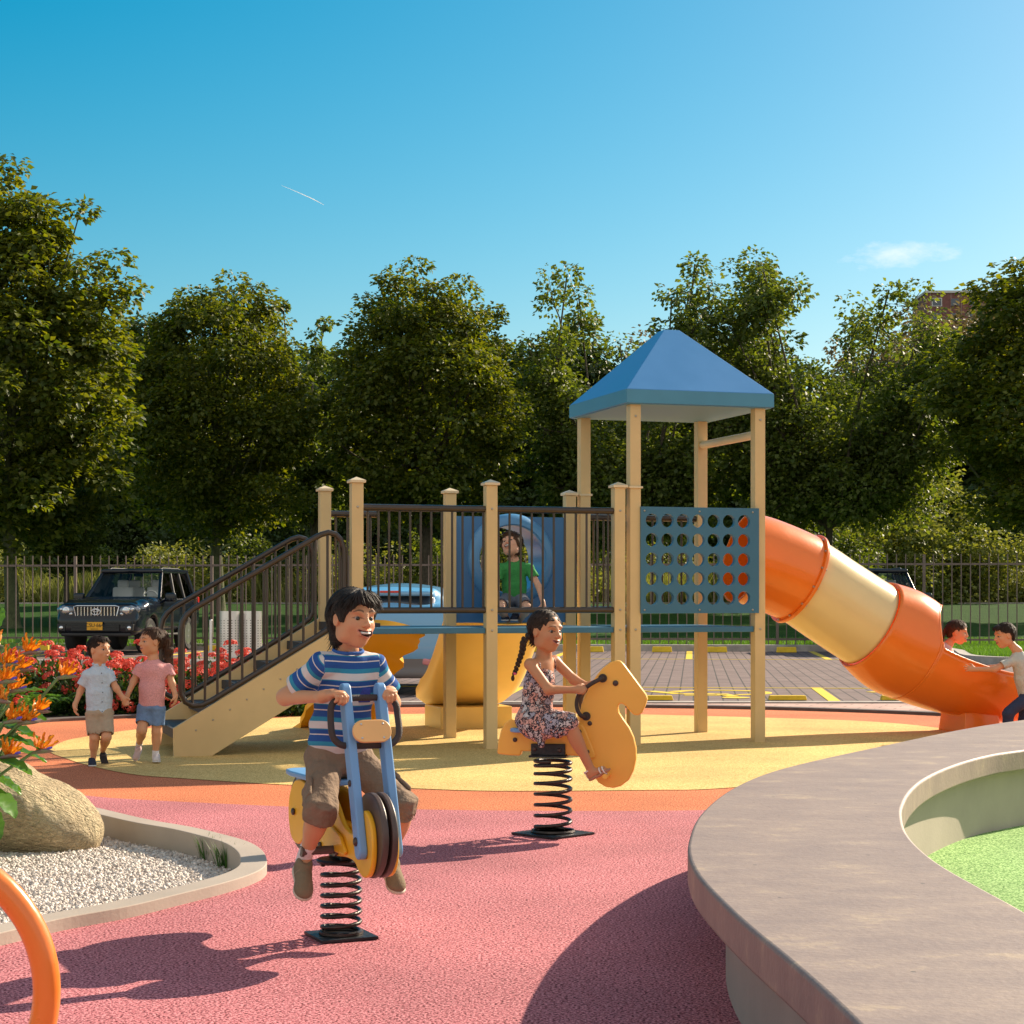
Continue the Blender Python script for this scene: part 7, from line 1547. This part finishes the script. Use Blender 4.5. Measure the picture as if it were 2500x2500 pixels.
def hatch():
    r = empty('parked_car'); F = Field()
    F.box((0, 2.0, .72), (.90, 2.02, .40), None, .22, 0); F.box((0, .45, .85), (.88, .45, .38), None, .2, .15)
    F.ell((0, 1.75, 1.02), (.84, 1.75, .48), None, .18); F.box((0, 1.6, 1.10), (.72, 1.25, .34), None, .24, .15); F.box((0, .34, 1.37), (.58, .25, .035), basis((0, 1, .05)), .03, .05)
    for s in (-1, 1): F.ell((s * .80, .80, .80), (.13, .52, .28), None, .12); F.cap((s * .6, .82, .33), (s * 1.2, .82, .33), .37, .37, .02, True); F.cap((s * .6, 3.3, .33), (s * 1.2, 3.3, .33), .37, .37, .02, True)
    F.box((0, 2, -.1), (2, 4, .30), None, .01, .01, True); fobj('body', F, .022, m_bluep, r, sm=2)
    G_ = Field(); G_.box((0, .27, 1.12), (.60, .20, .17), basis((0, 1, .9)), .08, 0); G_.ell((0, .2, 1.10), (.62, .16, .20), None, .05); fobj('rear_window', G_, .02, m_dglass, r)
    mb = MB(); mb.box((0, .10, 1.385), (.26, .03, .03)); mb.build('brake_lamp', m_red, r, bevel=.006)
    for s in (-1, 1):
        f = Field(); f.ell((s * .66, .12, .93), (.20, .14, .075), basis((s * .3, -1, 0), (-s * .12, 0, 1)), 0); fobj('tail_lamp', f, .015, m_pinkl, r)
        f = Field(); f.box((s * .62, .02, .42), (.17, .05, .05), basis((0, 1, 0), (s * .2, 0, 1)), .02, 0); fobj('reflector', f, .015, m_pinkl, r)
        f = Field(); f.box((s * .745, 1.75, 1.16), (.02, .75, .14), basis((0, 1, 0), (s * .55, 0, 1)), .02, 0); fobj('side_window', f, .02, m_dglass, r)
        f = Field(); f.box((s * 1.0, 2.6, 1.02), (.12, .07, .075), None, .04, 0); f.cap((s * .86, 2.6, .98), (s * .95, 2.6, 1.0), .025, .025, .02); fobj('side_mirror', f, .015, m_bluep, r)
        for y in (.82, 3.3): wheel(r, s * .78, y, .32, .315, .22, s)
    f = Field(); f.box((0, .12, .42), (.86, .14, .15), None, .06, 0); f.box((0, .06, .28), (.75, .12, .06), None, .05, .03); fobj('bumper', f, .02, P('grey_bumper', (.16, .15, .15), .6), r)
    mb = MB(); mb.box((0, -.02, .75), (.40, .02, .13)); mb.build('number_plate', m_plt, r, bevel=.004); return r
c_ = hatch(); c_.location = (-1.66, 25.35, 0); c_.rotation_euler = (0, 0, R(-3)); tag(c_, 'light blue hatchback seen from behind through the bridge railing', 'car')
# perforated steel bins and a slim bollard
m_steel = P('perforated_steel', (.72, .69, .67), .3, metal=.9, var=.08, vs=3); m_hole = P('hole_dark', (.03, .03, .035), .7)
def bin_(x, y, label):
    r = empty('litter_bin', (x, y, 0)); mb = MB(); mb.lathe([(.20, .02), (.215, .03), (.215, 1.02), (.195, 1.02), (.195, .10)], n=40); mb.build('drum', m_steel, r, smooth=40)
    h = MB()
    for j in range(13):
        for k in range(16):
            a = 2 * math.pi * (k + .5 * (j % 2) * 0) / 16; p = Vector((.2152 * math.cos(a), .2152 * math.sin(a), .16 + .055 * j)); n_ = Vector((math.cos(a), math.sin(a), 0)); u_ = Vector((-n_.y, n_.x, 0)); h.add([p + n_ * .001 + u_ * .012 * math.cos(q) + Vector((0, 0, .012 * math.sin(q))) for q in np.linspace(0, 2 * math.pi, 9)[:-1]], [tuple(range(8))])
    h.build('perforations', m_hole, r, fix=False); mb = MB(); mb.cyl((0, 0, 0), (0, 0, .03), .12, 20); mb.build('foot', m_steel, r, smooth=40); tag(r, label, 'litter bin', 'perforated steel bins'); return r
bin_(-6.03, 40.2, 'perforated steel bin behind the stair railing, the one beside the slim bollard'); bin_(-5.57, 40.35, 'perforated steel bin behind the stair railing, the one nearer the tall stair post')
mb = MB(); mb.cyl((0, 0, 0), (0, 0, .83), .032, 20); mb.ell((0, 0, .83), (.032, .032, .02)); bo_ = mb.build('bollard', m_steel, None, smooth=50); bo_.location = (-6.33, 39.6, 0); tag(bo_, 'slim round steel bollard between the black car and the perforated bins', 'bollard')
# ================================================================ FLOWER BED
lm_bed = leafmat('flower_bush_leaf', (.020, .050, .010), (.06, .11, .02), trans=.25, tcol=(1.8, 1.9, .5)); lm_red = leafmat('red_floret', (.52, .05, .03), (.85, .17, .11), trans=.3, tcol=(1.3, .8, .8))
def flower_bush(seed, rx, rz, nf):
    rg = np.random.default_rng(seed); r = empty('flower_bush'); n = 1500; d = rdir(rg, n); d[:, 2] = np.abs(d[:, 2]); rad = rg.uniform(.3, 1, (n, 1)) ** .5; C = d * rad * np.array([rx, rx, rz]) * .93; C[:, 2] *= rg.uniform(.2, 1, n)
    L_ = d * [1, 1, .3] + rg.normal(0, .5, (n, 3)); N_ = np.array([[0, 0, .7]]) + d * .6 + rg.normal(0, .4, (n, 3)); link('foliage', leaf_mesh('foliage', C, L_, N_, rg.uniform(.05, .10, n), wr=.45), lm_bed, r)
    for k in range(nf):
        dd = rdir(rg, 1)[0]; dd[2] = abs(dd[2]) * .9 + .15; dd /= np.linalg.norm(dd); c = dd * np.array([rx, rx, rz]) * rg.uniform(.92, 1.08); c[2] = max(c[2], .12); m = 150; rr_ = rg.uniform(.055, .08)
        u = rdir(rg, m); ax = nrm(dd + np.array((0, 0, .8))); u = np.where((u @ ax < 0)[:, None], -u, u); flat = u - ax * (u @ ax)[:, None] * .5; Cc = c + flat * rr_; L2 = np.cross(u, rdir(rg, m)); link('flower_head', leaf_mesh('flower_head', Cc, L2, u + rg.normal(0, .3, (m, 3)), rg.uniform(.016, .028, m), wr=.9, fold=.1), lm_red, r)
    mb = MB()
    for k in range(6): a = k * 1.05; mb.tube(limb_path(rg, (0, 0, 0), (rx * .6 * math.cos(a), rx * .6 * math.sin(a), rz * .7)), list(np.linspace(.012, .004, 10)), 5)
    mb.build('stem', m_bark, r, smooth=60, fix=False); return r
fb = [flower_bush(201, .42, .62, 17), flower_bush(202, .40, .66, 15), flower_bush(203, .38, .58, 16)]
rgf = np.random.default_rng(5); bed = []
for row, (yy, n_) in enumerate(((21.35, 15), (22.1, 15), (22.9, 14))):
    for k in range(n_): bed.append((-7.6 + k * .39 + row * .2 + rgf.normal(0, .05), yy + rgf.normal(0, .08) - .02 * k + (.25 if k < 3 else 0), row, k))
wrow = ['front row', 'middle row', 'back row']
for i, (x, y, row, k) in enumerate(bed):
    if x > -2.35: continue
    o = fb[i] if i < 3 else copy_tree(fb[i % 3]); o.location = (x, y, -.04); o.rotation_euler = (0, 0, i * 1.7); s_ = rgf.uniform(1.0, 1.25); o.scale = (s_, s_, s_ * (1.12 if k < 3 else 1)); tag(o, 'red flowering bush, ' + ['front row of the bed nearest the dark edging', 'middle row of the flower bed', 'back row of the bed nearest the car park'][row], 'flower bush', 'red flowering bushes, ' + wrow[row])
for i in range(4):      # nearer bushes at the far left edge
    o = copy_tree(fb[i % 3]); o.location = (-5.6 - .45 * i + .0, 19.9 + .12 * i, -.04); o.rotation_euler = (0, 0, i * 2.9); o.scale = (1.12, 1.12, 1.25); tag(o, 'taller red flowering bush ' + ['right beside the small ferns', 'behind the orange paddle leaf plant', 'behind the orange blooms, near the left edge', 'leftmost, beyond the picture edge'][i], 'flower bush', 'tall red flowering bushes at the left')
m_soil = P('bed_soil', (.045, .032, .022), .95, var=.3, vs=20, bump=.8, bs=30)
tag(polysheet('soil', [offset(edge[:46], .16) + [(-2.2, 24.2), (-14, 24.2)]], .006, m_soil), kind='structure')
lm_fern = leafmat('fern_leaf', (.06, .15, .03), (.14, .27, .06), trans=.35, tcol=(1.5, 1.6, .6))
def fern(seed):
    rg = np.random.default_rng(seed); C, L_, N_, s_ = [], [], [], []
    for f in range(16):
        a = rg.uniform(0, 6.28); ln = rg.uniform(.28, .45)
        for t in np.linspace(.1, 1, 20):
            c = np.array((math.cos(a) * ln * t, math.sin(a) * ln * t, .30 * math.sin(t * 2.2) * ln / .4)); tv = np.array((math.cos(a), math.sin(a), .3 - t))
            for sd in (-1, 1): C.append(c); L_.append(np.array((-math.sin(a) * sd, math.cos(a) * sd, -.1)) + tv * .4); N_.append((0, 0, 1)); s_.append(.075 * math.sin(.3 + t * 2.6))
    return link('fern', leaf_mesh('fern', np.array(C), np.array(L_), np.array(N_, float), np.array(s_), wr=.32), lm_fern)
f0 = fern(1)
for i, (nx, ny) in enumerate(((62, 1762), (96, 1756), (126, 1752), (30, 1768))):
    o = f0 if i == 0 else f0.copy()
    if i: col.objects.link(o)
    g_ = G(nx, ny); o.location = (g_[0], g_[1] + .3, 0); o.rotation_euler = (0, 0, i * 1.4); o.scale = (.8,) * 3; tag(o, 'small bright green fern at the dark edging, ' + ['second from the left', 'third from the left', 'rightmost, nearest the walking boy', 'leftmost, beside the orange blooms'][i], 'fern', 'ferns at the bed corner')
# ================================================================ BOULDER, BIRD OF PARADISE, GRASS TUFTS
m_rock = P('boulder_stone', (.66, .53, .32), .85, c2=(.42, .31, .18), vs=5, vdet=10); t_ = m_rock.node_tree; tc = t_.nodes.new('ShaderNodeTexCoord'); mp = t_.nodes.new('ShaderNodeMapping'); mp.inputs['Rotation'].default_value = (.3, .5, .6); mp.inputs['Scale'].default_value = (1, 2.2, 2.2); n_ = t_.nodes.new('ShaderNodeTexNoise'); n_.inputs['Scale'].default_value = 26; n_.inputs['Detail'].default_value = 9; n_.inputs['Distortion'].default_value = .8
t_.links.new(tc.outputs['Object'], mp.inputs[0]); t_.links.new(mp.outputs[0], n_.inputs['Vector']); bp = t_.nodes.new('ShaderNodeBump'); bp.inputs['Strength'].default_value = 1.0; bp.inputs['Distance'].default_value = .05; t_.links.new(n_.outputs[0], bp.inputs['Height']); t_.links.new(bp.outputs[0], t_.nodes['Principled BSDF'].inputs['Normal'])
bc = np.array((-2.80, 10.42, .10)); F = Field(); F.ell((0, 0, .04), (.50, .36, .235), basis((.1, 1, .0), (.16, 0, 1)), 0); F.ell((-.30, .05, .14), (.36, .34, .25), None, .12); F.ell((.26, -.02, -.04), (.27, .28, .19), None, .10)
F.disp(fold(.018, 7, 1)); F.disp(fold(.006, 26, 3)); F.disp(lambda x, y, z: .006 * np.abs(snoise(x, y, z, 45, 6)))
V, Q = F.mesh(.012); V = relax(V, Q, 1); bo2 = link('boulder', np_mesh('boulder', V, Q), m_rock, smooth=180); bo2.location = bc; bo2.rotation_euler = (0, R(6), 0); tag(bo2, 'large rounded tan boulder on white gravel in the planter', 'boulder')
lm_bop = leafmat('paddle_leaf', (.045, .13, .015), (.10, .22, .03), trans=.3, rough=.35, tcol=(1.6, 1.6, .4), rp=False); lm_pet = leafmat('orange_petal', (.85, .22, .01), (.95, .40, .02), trans=.35, rough=.4, tcol=(1.2, 1.1, .6)); m_stem = P('green_stem', (.12, .20, .06), .5, var=.2, vs=9); m_spathe = P('spathe', (.22, .10, .10), .45, c2=(.16, .22, .09), vs=20); m_blue = P('violet_petal', (.12, .08, .55), .5)
def paddle(mb, base, d, ln, wd, up=(0, 0, 1), droop=.25, n=12):
    base = np.array(base, float); d = nrm(d); s = nrm(np.cross(d, up)); V_ = []
    for i in range(n + 1):
        t = i / n; c = base + d * ln * t + np.array((0, 0, -droop * ln * t * t)); w_ = wd * math.sin(math.pi * min(t * .93 + .05, 1)) ** .75; tt = nrm(d + np.array((0, 0, -2 * droop * t))); nn = np.cross(s, tt)
        for k in (-1, -.5, 0, .5, 1): V_.append(c + s * w_ * k + nn * (abs(k) * w_ * .28 + .006 * math.sin(i * 2.1 + k * 3)))
    mb.add(V_, [(i * 5 + k, i * 5 + k + 1, (i + 1) * 5 + k + 1, (i + 1) * 5 + k) for i in range(n) for k in range(4)])
def bop(loc, seed, leaves, blooms, label):
    r = empty('bird_of_paradise', loc); rg = np.random.default_rng(seed)
    for (dx, dy, z0, ang, el, ln, wd) in leaves:
        mb = MB(); st_ = np.array((dx, dy, z0)); d = (math.cos(ang) * math.cos(el), math.sin(ang) * math.cos(el) , math.sin(el)); paddle(mb, st_, d, ln, wd, droop=.22); lf = mb.build('leaf', lm_bop, r, smooth=180, fix=False)
        mb = MB(); mb.tube(catmull([(dx * .2, dy * .2, 0), (dx * .55, dy * .55, z0 * .6), st_], 5), [.011] * 11, 6); mb.build('leaf_stalk', m_stem, lf, smooth=60)
    for (x, y, z, ang) in blooms:
        p = np.array((x, y, z)); b0 = np.array((x * .4 - .1, y * .4, .1)); h = np.array((math.cos(ang), -.25, .12)); mb = MB(); mb.tube(catmull([b0, b0 * .5 + p * .5 + np.array((-.06, 0, .05)), p], 5), [.008] * 11, 6); bl = mb.build('flower_stalk', m_stem, r, smooth=60)
        mb = MB(); mb.tube([p, p + h * .05 + (0, 0, .004), p + h * .09 + (0, 0, .0), p + h * .12 - (0, 0, .004)], [.008, .013, .009, .001], 8); mb.build('spathe', m_spathe, bl, smooth=60)
        mb = MB()
        for k in range(6): a2 = .35 + .28 * k + rg.normal(0, .06); dv = nrm(h * math.cos(a2) + np.array((0, 0, 1)) * math.sin(a2) + np.array((0, rg.normal(0, .25), 0))); q = p + h * (.055 - .006 * k) + (0, 0, .008); paddle(mb, q, dv, rg.uniform(.065, .095), .011, up=nrm(np.cross(dv, (0, 1, 0)) + .4), droop=-.12, n=6)
        mb.build('petals', lm_pet, bl, smooth=180, fix=False)
        mb = MB(); paddle(mb, p + h * .06 + (0, 0, .01), nrm(h + np.array((0, 0, .15))), .05, .005, n=4, droop=0); mb.build('blue_petal', m_blue, bl, fix=False)
    tag(r, label, 'plant'); return r
def WL(nx, ny, Y, o): p = W(nx, ny, Y) - np.array(o); return p
po = np.array((-2.95, 9.75, -.08)); lv = []; rgp = np.random.default_rng(3)
def leaf_at(nx, ny, Y, ang, el, ln, wd): p = WL(nx, ny, Y, po); lv.append((p[0] - .04, p[1], p[2], ang, el, ln * .72, wd * .8))
for a in ((38, 1700, 9.8, .3, .35, .30, .07), (0, 1665, 9.9, .5, .6, .32, .085), (10, 1740, 9.7, .1, .1, .34, .09), (-10, 1775, 9.7, -.2, .05, .36, .095), (0, 1800, 9.6, .0, -.05, .36, .085), (15, 1825, 9.7, .1, -.1, .34, .075), (-20, 1850, 9.5, -.2, -.1, .36, .10), (0, 1900, 9.5, -.1, -.3, .22, .06), (-15, 1925, 9.4, -.4, -.5, .28, .10), (-25, 1960, 9.4, -.6, -.8, .26, .08), (-10, 1560, 10.0, 1.2, 1.1, .34, .09), (30, 1600, 10.1, .6, .8, .26, .06), (-40, 1700, 9.7, 2.4, .5, .35, .10), (-50, 1800, 9.6, 2.8, .1, .35, .10), (30, 1760, 10.0, .7, .2, .34, .08), (-20, 1640, 9.9, 1.0, .9, .34, .10), (60, 1790, 9.9, .2, -.15, .20, .05), (0, 1720, 10.1, 1.3, .5, .34, .10), (-30, 1880, 9.8, .3, -.3, .3, .09)): leaf_at(*a)
bl_ = [(-2, 1628, 9.7, .3), (30, 1640, 9.75, .2), (54, 1598, 9.8, .4), (8, 1580, 9.8, 2.6), (18, 1690, 9.65, .2), (140, 1656, 9.75, .3), (74, 1742, 9.65, .2), (10, 1765, 9.6, .5), (44, 1768, 9.6, .2), (80, 1838, 9.6, .1), (2, 1850, 9.5, .1), (26, 1716, 9.6, 2.8), (-4, 1668, 9.6, .4)]
bop(po, 4, lv, [(*WL(a, b, c, po), d) for a, b, c, d in bl_], 'bird of paradise plant with orange flowers and paddle leaves over the boulder')
lm_tuft = leafmat('tuft_blade', (.03, .09, .015), (.07, .17, .03), trans=.3)
for i, (nx, ny, n__) in enumerate(((510, 2098, 46), (552, 2116, 40))):
    g_ = G(nx, ny, -.07); rg = np.random.default_rng(60 + i); V_, F_ = [], []
    for k in range(n__ * 2):
        a = rg.uniform(0, 6.28); d = rg.uniform(0, .05); h = rg.uniform(.07, .16); le = rg.uniform(.1, .6) * h; b = np.array((math.cos(a) * d, math.sin(a) * d, 0)); e = b + (math.cos(a) * le, math.sin(a) * le, h); m_ = b * .5 + e * .5 + (0, 0, h * .12); s__ = np.array((-math.sin(a), math.cos(a), 0)) * .0028; j = len(V_); V_ += [b - s__, b + s__, m_ + s__ * .8, m_ - s__ * .8, e]; F_ += [(j, j + 1, j + 2, j + 3), (j + 3, j + 2, j + 4)]
    mb = MB(); mb.add(V_, F_); o = mb.build('grass_tuft', lm_tuft, None, fix=False); o.location = (g_[0], g_[1], -.085); tag(o, ['larger dark green grass tuft in the gravel by the planter wall', 'smaller dark green grass tuft in the gravel at the planter tip'][i], 'grass tuft')
